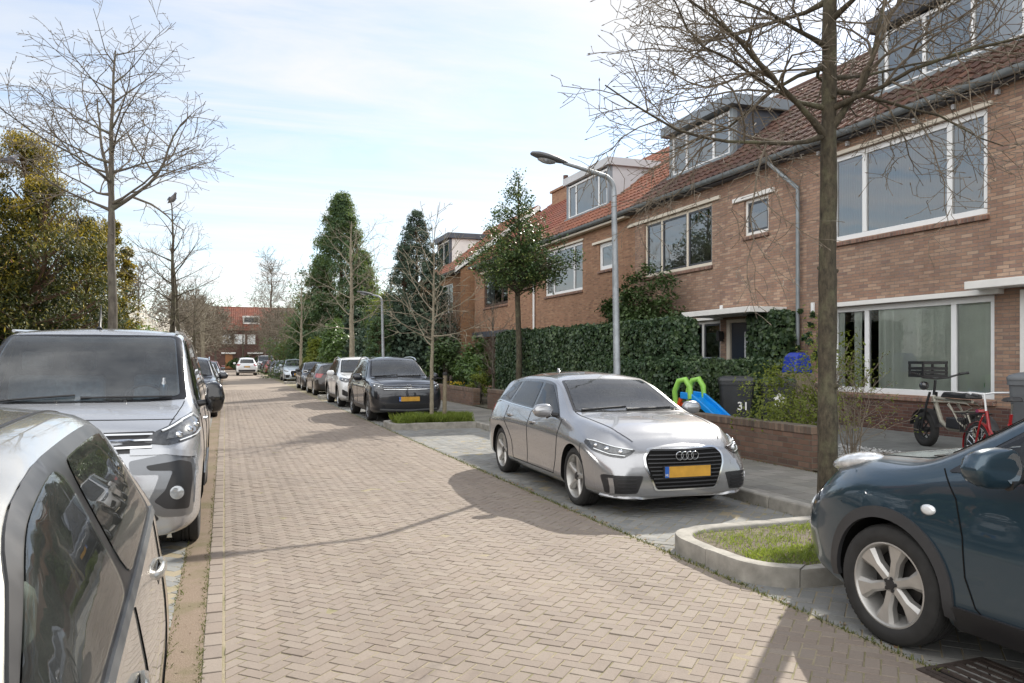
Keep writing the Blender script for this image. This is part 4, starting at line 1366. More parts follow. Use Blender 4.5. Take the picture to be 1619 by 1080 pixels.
    # --- parts -----------------------------------------------------------------
    def wheel(self, x, side, rim='alloy', spokes=5, style='star', tw=.215, steer=0.0, dust=.0, rr=None):
        r = self.sp['wr']; rr = rr or self.sp.get('rim', r * .70)
        y0 = side * (self.hw - self.sp.get('wheel_in', .035))
        tmb = MB()
        h = tw / 2
        prof = [(rr, -h * .86), (rr + .012, -h * .93), (rr + (r - rr) * .35, -h), (r - .05, -h * .985), (r - .022, -h * .93), (r - .006, -h * .8), (r, -h * .6), (r, -h * .32), (r - .009, -h * .30), (r - .009, -h * .24), (r, -h * .22),
                (r, -.012), (r - .009, -.010), (r - .009, .010), (r, .012), (r, h * .22), (r - .009, h * .24), (r - .009, h * .30), (r, h * .32), (r, h * .6), (r - .006, h * .8), (r - .022, h * .93), (r - .05, h * .985), (r - (r - rr) * .65, h), (rr + .012, h * .93), (rr, h * .86), (rr - .012, h * .80)]
        tmb.lathe(prof, 56, 'y')
        for k in range(64):           # tread blocks on the shoulder
            a = 2 * PI * k / 64
            for q in (-1, 1):
                tmb.add([((r + .002) * math.cos(a + t), q * h * yy, (r + .002 - (.012 if yy > .8 else 0)) * math.sin(a + t)) if False else
                         ((r + .0015 - (.01 if yy > .8 else 0)) * math.cos(a + t), q * h * yy, (r + .0015 - (.01 if yy > .8 else 0)) * math.sin(a + t))
                         for t, yy in ((0, .36), (.07, .36), (.06, .86), (-.01, .86))], [(0, 1, 2, 3)])
        wm = Matrix.Translation((x, y0 - side * h, r - .004)) @ Matrix.Rotation(steer, 4, 'Z')
        tmb.xform(wm)
        t = tmb.build('wheel', M['rubber'], self.root, smooth=40)
        b = MB()
        b.lathe([(rr - .015, h * .62), (rr + .004, h * .80), (rr + .008, h * .88), (rr - .004, h * .90), (rr - .014, h * .78), (rr - .022, h * .45), (rr - .05, -h * .5)], 48, 'y')
        fy = h * .80
        hub = rr * .24

        def sp_poly(a, w0, w1, w2, r0, r1):
            pts = []
            for rad, w in ((r0, w0), ((r0 + r1) / 2, w1), (r1, w2)): pts.append((rad, w))
            L = [(rad, w / 2) for rad, w in pts] + [(rad, -w / 2) for rad, w in pts[::-1]]
            return [(p * math.cos(a) - q * math.sin(a), p * math.sin(a) + q * math.cos(a)) for p, q in L]

        def spoke(a, w0, w1, w2, r0=hub * .7, r1=rr - .008, drop=.018):
            L = sp_poly(a, w0, w1, w2, r0, r1); Li = sp_poly(a, w0 * .62, w1 * .55, w2 * .62, r0, r1)
            n = len(L)
            def dep(p): return -drop * (1 - (math.hypot(*p) - r0) / (r1 - r0)) ** 1.0
            vs = [(p[0], fy - .052 + dep(p), p[1]) for p in L] + [(p[0], fy - .016 + dep(p), p[1]) for p in L] + [(p[0], fy + dep(p), p[1]) for p in Li]
            fs = []
            for k in (0, 1):
                for i in range(n):
                    j = (i + 1) % n; fs.append((k * n + i, k * n + j, (k + 1) * n + j, (k + 1) * n + i))
            fs += [(2 * n, 2 * n + 1, 2 * n + 4, 2 * n + 5), (2 * n + 1, 2 * n + 2, 2 * n + 3, 2 * n + 4)]
            b.add(vs, fs, 0, .5)
        for k in range(spokes):
            a = PI / 2 + 2 * PI * k / spokes + .2
            if style == 'star': spoke(a, .075, .044, .066)
            elif style == 'flare': spoke(a, .055, .062, .145, drop=.012)
            elif style == 'twin': spoke(a - .13, .035, .03, .036); spoke(a + .13, .035, .03, .036)
        b.lathe([(0, fy - .012), (hub * .55, fy - .014), (hub * .95, fy - .020), (hub * 1.15, fy - .05)], 28, 'y')
        if side < 0:
            pass
        b.xform(Matrix.Rotation(0 if side > 0 else PI, 4, 'Z'))
        b.xform(wm)
        b.build('rim', M[rim], t, smooth=35)
        k = MB()
        k.lathe([(rr - .03, -.03), (.0, -.032)], 32, 'y'); k.lathe([(rr * .62, -.01), (rr * .62, .0), (0, .002)], 32, 'y')
        k.xform(Matrix.Rotation(0 if side > 0 else PI, 4, 'Z')); k.xform(wm); k.build('brake_disc', M['disc'], t, smooth=40)
        k = MB()
        for i in range(5):
            a = 2 * PI * i / 5 + .5
            k.lathe([(.011, fy - .03), (.011, fy - .008), (0, fy - .006)], 8, 'y', (hub * .62 * math.cos(a), 0, hub * .62 * math.sin(a)))
        k.lathe([(.028, fy - .014), (.028, fy - .006), (.0, fy - .004)], 20, 'y')
        k.xform(Matrix.Rotation(0 if side > 0 else PI, 4, 'Z')); k.xform(wm); k.build('hub_cap', M['satin'], t, smooth=40)
        return t

    def wheels(self, **kw):
        st = kw.pop('steer', 0.0)
        for x, stv in ((self.xf, st), (self.xr, 0.0)):
            for sd in (1, -1): self.wheel(x, sd, steer=stv, **kw)

    def mirror(self, s, z, side, mat, size=(.24, .13, .17), low='satin', gin=1.0):
        """door mirror: shaped shell on a short arm"""
        p, nn = self.ray((self.X(s), side * 3, z), (0, -side, 0))
        sx, sy, sz = size[1], size[0], size[2]
        c = Vector((p.x - .01, p.y + side * (sy / 2 + .06), z + .06))
        mb = MB()
        n = 14; rows = 8
        V = []
        for i in range(rows + 1):
            t = i / rows
            yy = -sy / 2 + sy * t
            k = (1 - abs(2 * t - 1) ** 3.2) ** .5
            k = max(k, .12)
            for j in range(n):
                a = 2 * PI * j / n
                ca, sa = math.cos(a), math.sin(a)
                X = (abs(ca) ** .7) * (1 if ca > 0 else -1) * sx * .62 * (1.0 if ca > 0 else .35) * (.55 + .45 * k)
                Z = (abs(sa) ** .8) * (1 if sa > 0 else -1) * sz / 2 * k * (1 - .12 * t)
                V.append((c.x + X, c.y + side * yy, c.z + Z))
        F = [(i * n + j, i * n + (j + 1) % n, (i + 1) * n + (j + 1) % n, (i + 1) * n + j) for i in range(rows) for j in range(n)]
        F += [tuple(range(n)), tuple(rows * n + j for j in range(n))]
        mb.add(V, F)
        mo = mb.build('mirror', M[mat], self.root, smooth=60)
        a = MB(); a.tube([(p.x, p.y - side * .02, z + .0), (p.x - .01, p.y + side * .07, z + .015), (c.x, c.y - side * sy * .2, c.z - sz * .35)], [.035, .028, .04], 8); a.build('mirror_arm', M[low], mo, smooth=60)
        g = MB(); xg = c.x - sx * .20
        g.add([(xg, c.y - side * sy * .4 * (1 - gin) + side * sy * .40 * gin * math.cos(a), c.z + sz * .36 * math.sin(a)) for a in [2 * PI * k / 16 for k in range(16)]], [tuple(range(16))])
        g.build('mirror_glass', M['chrome'], mo)

    def handle(self, s, z, side, mat, parent=None, L=.2):
        p, nn = self.ray((self.X(s), side * 3, z), (0, -side, 0))
        mb = MB()
        x = p.x; y = p.y
        mb.tube([(x + L / 2, y - side * .010, z), (x + L * .40, y + side * .010, z + .004), (x, y + side * .017, z + .006), (x - L * .40, y + side * .010, z + .004), (x - L / 2, y - side * .010, z)], [.009, .011, .011, .011, .009], 8)
        mb.v = [(p_[0], p_[1], z + (p_[2] - z) * 1.5) for p_ in mb.v]
        h = mb.build('handle', M[mat], parent or self.root, smooth=60)
        self.patch('handle_cup', [(s - L * .32, z - .03), (s + L * .32, z - .03), (s + L * .36, z + .012), (s - L * .36, z + .012)], 'side', 'satin', side, .0015, parent=h)
        return h

    def plate(self, z, end='front', y=0.0, w=.52, h=.11, off=.02):
        d = (-1, 0, 0) if end == 'front' else (1, 0, 0)
        sg = 1 if end == 'front' else -1
        p, nn = self.ray((3.5 * sg, y, z), d)
        p2, _ = self.ray((3.5 * sg, y, z + h / 2), d); p3, _ = self.ray((3.5 * sg, y, z - h / 2), d)
        x = max(sg * p.x, sg * p2.x, sg * p3.x) * sg + sg * off
        mb = MB(); mb.box(min(x, x - sg * .03), max(x, x - sg * .03), y - w / 2 - .01, y + w / 2 + .01, z - h / 2 - .008, z + h / 2 + .008)
        po = mb.build('number_plate', M['satin'], self.root, bevel=.004)
        mb = MB(); xx = x + sg * .001; q = sg
        mb.box(min(xx, x + sg * .003), max(xx, x + sg * .003), y - w / 2, y + w / 2, z - h / 2, z + h / 2); mb.build('plate_face', M['plate'], po)
        mb = MB(); e = y - q * w / 2      # the blue band is on the reader's left
        ya, yb = sorted((e, e + q * .045))
        mb.box(min(x + sg * .002, x + sg * .0045), max(x + sg * .002, x + sg * .0045), ya, yb, z - h / 2, z + h / 2); mb.build('country_band', M['plate_blue'], po)
        if self.hi:
            t = text_mb('NL', .034, .0005); t.xform(Matrix.Translation((x + sg * .0052, (ya + yb) / 2, z - h * .27)) @ Matrix.Rotation(R(90) * sg, 4, 'Z') @ Matrix.Rotation(R(90), 4, 'X')); t.build('country_code', M['white'], po)
        return po

    def rings(self, z, y, n, r, gap, tube, name='badge', mat='chrome', end=1, off=.014):
        mb = MB()
        p, nn = self.ray((3.5 * end, y, z), (-end, 0, 0))
        for k in range(n):
            yy = y + (k - (n - 1) / 2) * gap
            mb.tube([(p.x + end * off, yy + r * math.cos(a), z + r * math.sin(a)) for a in [2 * PI * i / 24 for i in range(25)]], tube, 6, cap=False)
        return mb.build(name, M[mat], self.root, smooth=60)

    def wiper(self, s0, y0, y1, z=.012, n=8):
        mb = MB(); pts = []
        for i in range(n + 1):
            t = i / n
            p, nn = self.ray((self.X(s0 + .06 * t), y0 + (y1 - y0) * t, 3), (0, 0, -1)); pts.append(p + nn * z)
        mb.tube(pts, [.016] + [.010] * n, 6)
        return mb

    def glasshouse(self, s0, s1, s2, s3, sB, inset=.045, low=.02, pil=.09, glass='carglass', trim='glossblack', chrome=None, quarter=None, rr=.04, see=True, gm=None, sd=(1, -1), dtop=None):
        """side glazing between belt and roof rail: bottom from s0 (front) to s3 (rear), top from s1 to s2; sB door pillars"""
        c = self.c
        top = lambda s: c['ze'](s) - (dtop or inset)
        bot = lambda s: c['zh'](s) + low
        def outline(a0, a1, b1, b0, ins=0.0):
            k = 12
            B = [(a0 + (b0 - a0) * i / k, bot(a0 + (b0 - a0) * i / k) + ins) for i in range(k + 1)]
            T = [(b1 + (a1 - b1) * i / k, max(top(b1 + (a1 - b1) * i / k) - ins, bot(b1 + (a1 - b1) * i / k) + ins + .004)) for i in range(k + 1)]
            if not rr: return B + T
            cor = [B[0], B[-1], T[0], T[-1]]
            r = min(rr, abs(cor[2][1] - cor[1][1]) * .4 + .01, abs(cor[3][1] - cor[0][1]) * .4 + .01)
            out = []
            for q in B + T:
                near = [c_ for c_ in cor if math.hypot(q[0] - c_[0], q[1] - c_[1]) < r]
                if not near: out.append(q)
                elif q in cor:
                    i = (B + T).index(q); A = (B + T)
                    def at(st):
                        j = i
                        while math.hypot(A[j % len(A)][0] - q[0], A[j % len(A)][1] - q[1]) < r and abs(j - i) < len(A): j += st
                        p_ = A[j % len(A)]; d_ = math.hypot(p_[0] - q[0], p_[1] - q[1])
                        return (q[0] + (p_[0] - q[0]) * r / d_, q[1] + (p_[1] - q[1]) * r / d_)
                    a_, b_ = at(-1), at(1)
                    for t in (0, .25, .5, .75, 1): out.append((a_[0] * (1 - t) ** 2 + q[0] * 2 * t * (1 - t) + b_[0] * t * t, a_[1] * (1 - t) ** 2 + q[1] * 2 * t * (1 - t) + b_[1] * t * t))
            return out
        for side in sd:
            trim_args = (outline(s0 - .03, s1 - .03, s2 + .03, s3 + .03, -.016), 'side', trim, side, .006, .032); panes = []
            if chrome:
                o = [(s0 - .02 + (s3 - s0 + .04) * i / 16, bot(s0 - .02 + (s3 - s0 + .04) * i / 16) - .012) for i in range(17)]
                self.lines('window_strip', [(o, 'side', .012, side, .011)], 'chrome')
            cuts = [None] + list(sB) + [None]
            for i in range(len(cuts) - 1):
                a, b = cuts[i], cuts[i + 1]
                A0, A1 = (s0 + .02, s1 + .02) if a is None else (a[0] + pil / 2, a[1] + pil / 2)
                B0, B1 = (s3 - .02, s2 - .02) if b is None else (b[0] - pil / 2, b[1] - pil / 2)
                panes.append(outline(A0, A1, B1, B0, .012))
                self.patch('side_window', panes[-1], 'side', glass, side, .009, .032, thick=.0)
                if see: self.cuts.append((self.prism_cut(outline(A0 + .004, A1 + .004, B1 - .004, B0 - .004, .017), 'side', side, (self.hw * .42, self.hw + .2)), 2))
            self.patch('window_trim', *trim_args, holes=panes if see else ())

    def windscreen(self, s0, s1, y0, y1, mat='screen', trim='frit', bow=.08, bow1=.05, name='windscreen', band=.035, see=True):
        """top-view outline: cowl edge at s0 with half width y0, roof edge at s1 with half width y1"""
        def out(g):
            k = 10
            lo = [(s0 - bow * (1 - (t / 1.0) ** 2) + g * (1 if s1 > s0 else -1) * .6, (y0 - g) * t) for t in [-1 + 2 * i / k for i in range(k + 1)]]
            hi = [(s1 - bow1 * (1 - t * t) - g * (1 if s1 > s0 else -1) * .9, (y1 - g) * t) for t in [1 - 2 * i / k for i in range(k + 1)]]
            return rounded(lo + hi, [.05 if i in (0, k, k + 1, 2 * k + 1) else 0 for i in range(2 * k + 2)], 4)
        self.patch(name + '_trim', out(0), 'top', trim, 1, .005, .035, holes=[out(band)] if see else ())
        self.roof_s = max(s0, s1); self.zd = self.c['zc'](s0) - .10
        if see: self.cuts.append((self.prism_cut(out(band + .006), 'top', 1, (self.zd + .015, 3.0)), 2))
        return self.patch(name, out(band), 'top', mat, 1, .008, .035, thick=.0)


def place(car, x, y, heading, z=0.0):
    """heading: direction of the nose, degrees from +Y towards -X ... 0 = driving away, 180 = towards the camera"""
    car.root.location = (x, y, z)
    car.root.rotation_euler = (0, 0, R(heading + 90))


def gap_lines(car, items, w=.006):
    for l, v, s in items: car.lines('panel_gap', [(l, v, w, s, .0035)], 'void')
HATCH = dict(L=4.31, W=1.785, wb=2.637, fo=.86, wr=.317, rim=.232, arch=.352, paint='p_silver',
    front=[(.1, .10), (.22, .02), (.36, .0), (.5, .01), (.62, .03), (.72, .09), (.80, .16)],
    rear=[(.15, .10), (.3, .02), (.5, .0), (.7, .02), (.9, .05), (1.1, .05)],
    tf=(.70, .62, 2.2), tr=(.78, .5, 2.3), rad=(.05, .06, .045, .03, .045, .25),
    curves=dict(
        zc=[(0, .72), (.06, .785), (.2, .845), (.5, .915), (.9, .965), (1.18, .99), (1.24, 1.005), (1.95, 1.345), (2.15, 1.40), (2.6, 1.425), (3.1, 1.42), (3.6, 1.39), (3.92, 1.345), (4.12, 1.12), (4.21, 1.0), (4.31, .94)],
        ze=[(0, .66), (.1, .755), (.3, .83), (.6, .885), (.95, .935), (1.08, .95), (1.85, 1.275), (2.1, 1.335), (2.6, 1.355), (3.1, 1.348), (3.55, 1.315), (3.88, 1.262), (4.10, 1.04), (4.2, .95), (4.31, .88)],
        we=[(0, .66), (.4, .70), (.9, .725), (1.1, .735), (1.5, .675), (1.95, .605), (2.6, .585), (3.3, .565), (3.75, .55), (4.0, .62), (4.31, .66)],
        zh=[(0, .50), (.3, .67), (.7, .80), (1.05, .875), (1.4, .905), (2.2, .935), (3.2, .965), (3.7, .985), (3.95, .95), (4.31, .78)],
        wh=[(0, .82), (.5, .835), (1.1, .82), (2.0, .808), (3.2, .80), (3.8, .79), (4.31, .79)],
        zm=[(0, .42), (.6, .68), (1.2, .72), (3.2, .76), (4.31, .70)], wm=[(0, .88), (.85, .892), (1.4, .878), (3.0, .880), (3.45, .892), (4.31, .88)],
        zl=[(0, .34), (1.4, .36), (3.0, .42), (4.31, .45)], wl=[(0, .878), (.6, .882), (1.35, .866), (2.2, .860), (3.0, .864), (3.5, .882), (4.31, .865)], zs=[(0, .24), (4.31, .26)], ws=[(0, .87), (.6, .875), (1.4, .868), (2.9, .866), (3.5, .875), (4.31, .85)], zb=[(0, .20), (.7, .165), (3.7, .17), (4.31, .28)]))


def hatch(name, label, group=None, paint_='p_silver', hi=1, badge=True, **over):
    sp = dict(HATCH, paint=paint_); sp.update(over)
    c = Car(sp, name, label, 'car', group, hi)
    L = sp['L']
    c.wheels(rim='alloy_warm' if hi else 'alloy', spokes=5, style='star', steer=0.0)
    c.windscreen(1.22, 1.98, .70, .555, 'screen' if hi else 'carglass', see=bool(hi))
    c.glasshouse(1.42, 2.02, 3.56, 3.86, [(2.32, 2.36), (3.30, 3.24)], inset=.05, low=.022, pil=.075, chrome=1, glass='side_pane' if hi else 'carglass', see=bool(hi))
    # tailgate glass
    c.patch('rear_window', rounded([(-.52, 1.03), (.52, 1.03), (.47, 1.29), (-.47, 1.29)], .06), 'rear', 'carglass', 1, .006, .07)
    # bonnet shut line, doors
    it = []
    for sd in (1, -1):
        it += [([(.16, .50 * sd), (.34, .585 * sd), (.7, .645 * sd), (1.0, .675 * sd), (1.22, .69 * sd)], 'top', 1),
               ([(1.30, .90), (1.32, .7), (1.38, .45), (1.45, .27)], 'side', sd), ([(2.36, .93), (2.37, .6), (2.37, .27)], 'side', sd),
               ([(3.30, .95), (3.28, .75), (3.12, .62), (3.0, .50), (2.93, .27)], 'side', sd), ([(1.45, .27), (2.93, .27)], 'side', sd),
               ([(.62, .70), (.63, .60), (.56, .50)], 'side', sd)]
    gap_lines(c, it)
    for sd in (1, -1):
        c.handle(2.20, .80, sd, paint_); c.handle(3.12, .83, sd, paint_)
        c.mirror(1.50, .93, sd, paint_)
    # face
    G = rounded([(-.385, .685), (.385, .685), (.455, .615), (.455, .52), (.345, .265), (-.345, .265), (-.455, .52), (-.455, .615)], .03)
    g2 = rounded([(-.365, .668), (.365, .668), (.432, .605), (.432, .525), (.332, .283), (-.332, .283), (-.432, .525), (-.432, .605)], .03)
    c.patch('grille_frame', G, 'front', 'chrome', 1, .012)
    go = c.patch('grille', g2, 'front', 'void', 1, .016)
    sl = []
    for k in range(10):
        z = .655 - k * .038
        hw = .42 if z > .52 else .33 + (.42 - .33) * (z - .283) / (.24)
        if z > .60: hw = .41 - (z - .60) * .7
        sl.append(([(-hw, z), (0, z), (hw, z)], 'front', .011, 1, .024))
    c.lines('grille_bar', sl, 'archgrey', go)
    if badge: c.rings(.612, 0, 4, .040, .058, .006, off=.042)
    c.plate(.455, off=.028)
    for sd in (1, -1):
        v = (-.80, -.60, -.0)
        HL = [(.10, .485, .668), (.20, .60, .688), (.42, .79, .742), (.52, .86, .755), (.54, .88, .715), (.42, .83, .645), (.22, .70, .600), (.13, .60, .592), (.11, .53, .628)]
        c.patch('headlight', rounded3(HL), v, 'lens_dark', sd, .006)
        HB = [(.12, .52, .660), (.24, .64, .682), (.42, .79, .722), (.49, .84, .735), (.44, .82, .690), (.30, .74, .648), (.17, .63, .622), (.13, .56, .638)]
        c.patch('headlight_lamp', HB, v, 'lens_mid', sd, .010, .03)
        domes(c, [(.19, .60, .650, .026), (.30, .70, .672, .026), (.41, .78, .696, .022)], v, sd)
        c.lines('daylight_strip', [([(.50, .86, .742), (.42, .80, .735), (.24, .645, .690), (.12, .51, .668)], v, .010, sd, .016), ([(.13, .58, .610), (.24, .70, .622), (.40, .81, .665)], v, .008, sd, .016)], 'lens_white')
        c.patch('air_intake', rounded([(.47, .42), (.53, .245), (.80, .245), (.83, .41), (.82, .43)], .02) if sd > 0 else rounded([(-.47, .42), (-.82, .43), (-.83, .41), (-.80, .245), (-.53, .245)], .02), 'front', 'satin', 1, .006)
        c.lines('intake_bar', [([(sd * .54, z), (sd * .72, z)], 'front', .012, 1, .014) for z in (.28, .315, .35, .385)], 'blackplastic')
        c.patch('intake_fin', [(sd * .735, .25), (sd * .765, .25), (sd * .785, .40), (sd * .755, .40)][::1 if sd > 0 else -1], 'front', paint_, 1, .016)
        c.patch('washer_cover', rounded([(sd * .55, .50), (sd * .64, .51), (sd * .64, .55), (sd * .55, .545)][::1 if sd > 0 else -1], .01), 'front', paint_, 1, .004)
        c.patch('tail_light', [(L - .02, .55, .93), (L - .30, .80, .94), (L - .34, .83, .86), (L - .22, .80, .78), (L - .02, .62, .76)], (.8, -.6, 0), 'lens_red', sd, .006)
    c.lines('front_lip', [([(.80, .215), (.5, .20), (0, .195), (-.5, .20), (-.80, .215)], 'front', .03, 1, .022)], paint_)
    c.patch('rear_bumper_insert', rounded([(-.62, .27), (.62, .27), (.66, .42), (-.66, .42)], .04), 'rear', 'satin', 1, .006)
    c.plate(.62, 'rear', off=.01)
    w = c.wiper(1.23, -.60, -.02); w2 = c.wiper(1.20, -.05, .55); w.v, off = w.v, len(w.v)
    w.add(w2.v, w2.f); w.build('wiper', M['satin'], c.root, smooth=60)
    p, _ = c.ray((c.X(3.45), 0, 3), (0, 0, -1))
    a = MB(); a.prism([(-.06, 0), (.05, 0), (-.03, .05), (-.055, .055)], lambda u, q, d: (p.x + u, d, p.z + q - .004), -.012, .012); a.build('antenna', M[paint_], c.root, bevel=.006)
    if hi: c.carve([(c.cabin(1.02, 3.75), 2)] + c.cuts); c.furnish(2.05, 1.06, rear=2.95)
    return c


def domes(c, items, v, sd, mat='chrome'):
    """projector lenses set into a headlight"""
    for a, b, z, r in items:
        P, d = c.P3([(a, b, z)], v, sd)
        p, nn = c.ray(P[0], d)
        m = MB(); m.lathe([(r, 0), (r * .96, .008), (r * .7, .016), (0, .021)], 16, 'z')
        m.xform(Matrix.Translation(p + nn * .010) @ nn.to_track_quat('Z', 'Y').to_matrix().to_4x4()); m.build('projector', M[mat], c.root, smooth=60)


def rounded3(P):
    out = []
    n = len(P)
    for i in range(n):
        a, p, b = Vector(P[i - 1]), Vector(P[i]), Vector(P[(i + 1) % n])
        A = p.lerp(a, .2); B = p.lerp(b, .2)
        out += [tuple(A), tuple((A + B + p * 2) / 4), tuple(B)]
    return out


# ---------------------------------------------------------------- tall SUV
SUV = dict(L=4.50, W=1.84, wb=2.68, fo=.90, wr=.352, rim=.25, arch=.392, paint='p_black',
    front=[(.1, .14), (.3, .03), (.45, .0), (.65, .0), (.82, .03), (.95, .10)],
    rear=[(.15, .12), (.35, .02), (.6, .0), (.9, .02), (1.1, .06), (1.3, .06)],
    tf=(.76, .55, 2.3), tr=(.80, .45, 2.4), rad=(.06, .07, .05, .035, .06, .3),
    curves=dict(
        zc=[(0, .88), (.06, .96), (.2, 1.01), (.6, 1.065), (1.0, 1.095), (1.2, 1.11), (1.26, 1.13), (1.95, 1.52), (2.2, 1.61), (2.7, 1.645), (3.3, 1.635), (3.9, 1.57), (4.1, 1.53), (4.32, 1.16), (4.42, 1.06), (4.5, 1.0)],
        ze=[(0, .82), (.1, .93), (.3, .985), (.7, 1.035), (1.0, 1.06), (1.1, 1.07), (1.85, 1.45), (2.15, 1.55), (2.7, 1.59), (3.3, 1.575), (3.85, 1.50), (4.05, 1.45), (4.28, 1.10), (4.4, 1.02), (4.5, .95)],
        we=[(0, .76), (.4, .79), (1.0, .79), (1.2, .76), (1.6, .70), (2.0, .645), (2.7, .63), (3.4, .61), (4.05, .60), (4.3, .70), (4.5, .72)],
        zh=[(0, .72), (.3, .87), (.8, .97), (1.2, 1.01), (1.8, 1.03), (3.0, 1.055), (3.8, 1.08), (4.2, 1.03), (4.5, .88)],
        wh=[(0, .87), (.5, .885), (1.2, .865), (2.4, .85), (3.4, .845), (4.0, .84), (4.5, .82)],
        zm=[(0, .60), (.7, .80), (1.4, .84), (3.2, .87), (4.5, .75)], wm=[(0, .91), (.9, .92), (1.5, .905), (3.0, .905), (3.6, .92), (4.5, .905)],
        zs=[(0, .32), (4.5, .34)], ws=[(0, .90), (.8, .905), (1.5, .885), (3.0, .885), (3.6, .905), (4.5, .89)], zb=[(0, .26), (.6, .20), (3.9, .21), (4.5, .34)]))


def suv(name, label, group=None, paint_='p_black', hi=1, cat='car', front='bars', rim='alloy_dark', rails=True, **over):
    sp = dict(SUV, paint=paint_); sp.update(over)
    c = Car(sp, name, label, cat, group, hi)
    L = sp['L']
    c.wheels(rim=rim, spokes=5, style='twin', tw=.235)
    c.windscreen(1.26, 2.05, .745, .60, 'screen' if hi else 'carglass', bow=.09, see=bool(hi))
    c.glasshouse(1.42, 2.06, 3.78, 4.06, [(2.42, 2.46), (3.46, 3.42)], inset=.055, low=.022, pil=.075, chrome=1, glass='side_pane' if hi else 'carglass', see=bool(hi))
    c.patch('rear_window', rounded([(-.60, 1.13), (.60, 1.13), (.52, 1.47), (-.52, 1.47)], .07), 'rear', 'carglass', 1, .006, .07)
    it = []
    for sd in (1, -1):
        it += [([(.22, .66 * sd), (.6, .71 * sd), (1.0, .73 * sd), (1.24, .74 * sd)], 'top', 1), ([(1.36, 1.02), (1.38, .7), (1.44, .36)], 'side', sd), ([(2.45, 1.04), (2.46, .7), (2.46, .36)], 'side', sd),
               ([(3.46, 1.06), (3.44, .85), (3.25, .68), (3.12, .55), (3.06, .36)], 'side', sd), ([(1.44, .36), (3.06, .36)], 'side', sd)]
    gap_lines(c, it)
    for sd in (1, -1):
        c.handle(2.28, .92, sd, paint_); c.handle(3.28, .94, sd, paint_)
        c.mirror(1.56, 1.04, sd, paint_, (.25, .15, .20))
        # black arch and sill cladding
        for xs in (sp['fo'], sp['fo'] + sp['wb']):
            cz = sp['wr']; r0 = sp['arch'] - .01; r1 = r0 + .065
            A = [(xs + r0 * math.cos(a), cz + r0 * math.sin(a)) for a in [PI * k / 20 for k in range(21)]]
            B = [(xs + r1 * math.cos(a), cz + r1 * math.sin(a)) for a in [PI * (20 - k) / 20 for k in range(21)]]
            c.patch('arch_trim', A + B, 'side', 'satin', sd, .010, .06)
        c.patch('sill_trim', [(sp['fo'] + .45, .26), (sp['fo'] + sp['wb'] - .45, .26), (sp['fo'] + sp['wb'] - .47, .38), (sp['fo'] + .47, .38)], 'side', 'satin', sd, .010, .07)
    # face
    if front == 'bars':
        G = rounded([(-.66, .80), (.66, .80), (.60, .945), (-.60, .945)][::-1], .04)
        go = c.patch('grille', G, 'front', 'glossblack', 1, .008)
        c.lines('grille_bar', [([(-.62, z), (0, z), (.62, z)], 'front', .014, 1, .020) for z in (.815, .855, .895, .93)], 'chrome', go)
        c.rings(.875, 0, 1, .068, 0, .008, off=.05)
        p, _ = c.ray((3.5, 0, .875), (-1, 0, 0))
        b = MB()
        for q in ([(-.048, .925), (-.018, .835), (0, .885)], [(.048, .925), (.018, .835), (0, .885)]): b.tube([(p.x + .05, y, z) for y, z in (q[0], q[1], q[2])], .006, 6)
        b.build('badge', M['chrome'], c.root)
    else:
        G = rounded([(-.40, .92), (.40, .92), (.22, .70), (.52, .34), (-.52, .34), (-.22, .70)], .04)
        go = c.patch('grille', G, 'front', 'glossblack', 1, .010)
        c.rings(.86, 0, 1, .07, 0, .008, off=.03)
    c.plate(.58 if front == 'bars' else .46, off=.02)
    for sd in (1, -1):
        v = (-.85, -.53, 0)
        HL = [(.06, .62, .93), (.25, .82, .965), (.48, .90, .98), (.50, .90, .93), (.30, .86, .855), (.10, .72, .81), (.05, .64, .83)]
        c.patch('headlight', rounded3(HL), v, 'lens_dark', sd, .008)
        c.patch('headlight_lamp', [(.08, .67, .915), (.25, .82, .945), (.42, .88, .955), (.30, .86, .895), (.12, .73, .845), (.07, .67, .86)], v, 'lens_mid', sd, .012, .03)
        domes(c, [(.14, .72, .88, .03), (.27, .81, .905, .03)], v, sd)
        c.lines('daylight_strip', [([(.07, .66, .925), (.25, .82, .955), (.44, .89, .97)], v, .014, sd, .018)], 'lens_white')
        c.patch('fog_lamp_recess', rounded([(sd * .60, .46), (sd * .84, .60), (sd * .84, .42), (sd * .70, .36)][::1 if sd > 0 else -1], .03), 'front', 'satin', 1, .008)
        c.patch('tail_light', [(L - .02, .58, 1.02), (L - .25, .84, 1.06), (L - .34, .87, 1.02), (L - .28, .87, .92), (L - .02, .66, .88)], (.85, -.53, 0), 'lens_red', sd, .008)
        if rails:
            r = MB(); pts = []
            for k in range(13):
                s = 2.05 + k * .16
                pts.append((c.X(s), sd * (c.c['we'](s) + .01), c.c['ze'](s) + .035 - (.035 if k in (0, 12) else 0)))
            r.tube(pts, .016, 8); r.build('roof_rail', M['chrome'], c.root, smooth=60)
    c.patch('lower_intake', rounded([(-.58, .36), (.58, .36), (.62, .47), (-.62, .47)], .03), 'front', 'satin', 1, .008)
    c.lines('intake_lip', [([(-.72, .33), (0, .30), (.72, .33)], 'front', .03, 1, .02)], 'greyplastic')
    c.patch('rear_bumper_insert', rounded([(-.70, .36), (.70, .36), (.74, .54), (-.74, .54)], .04), 'rear', 'satin', 1, .006)
    c.plate(.80, 'rear', off=.01)
    w = c.wiper(1.24, -.64, -.02); w2 = c.wiper(1.22, -.04, .60); w.add(w2.v, w2.f); w.build('wiper', M['satin'], c.root, smooth=60)
    if hi: c.carve([(c.cabin(1.06, 4.0, .40), 2)] + c.cuts); c.furnish(2.15, 1.10, .40, .78, 1.36, rear=3.1)
    return c


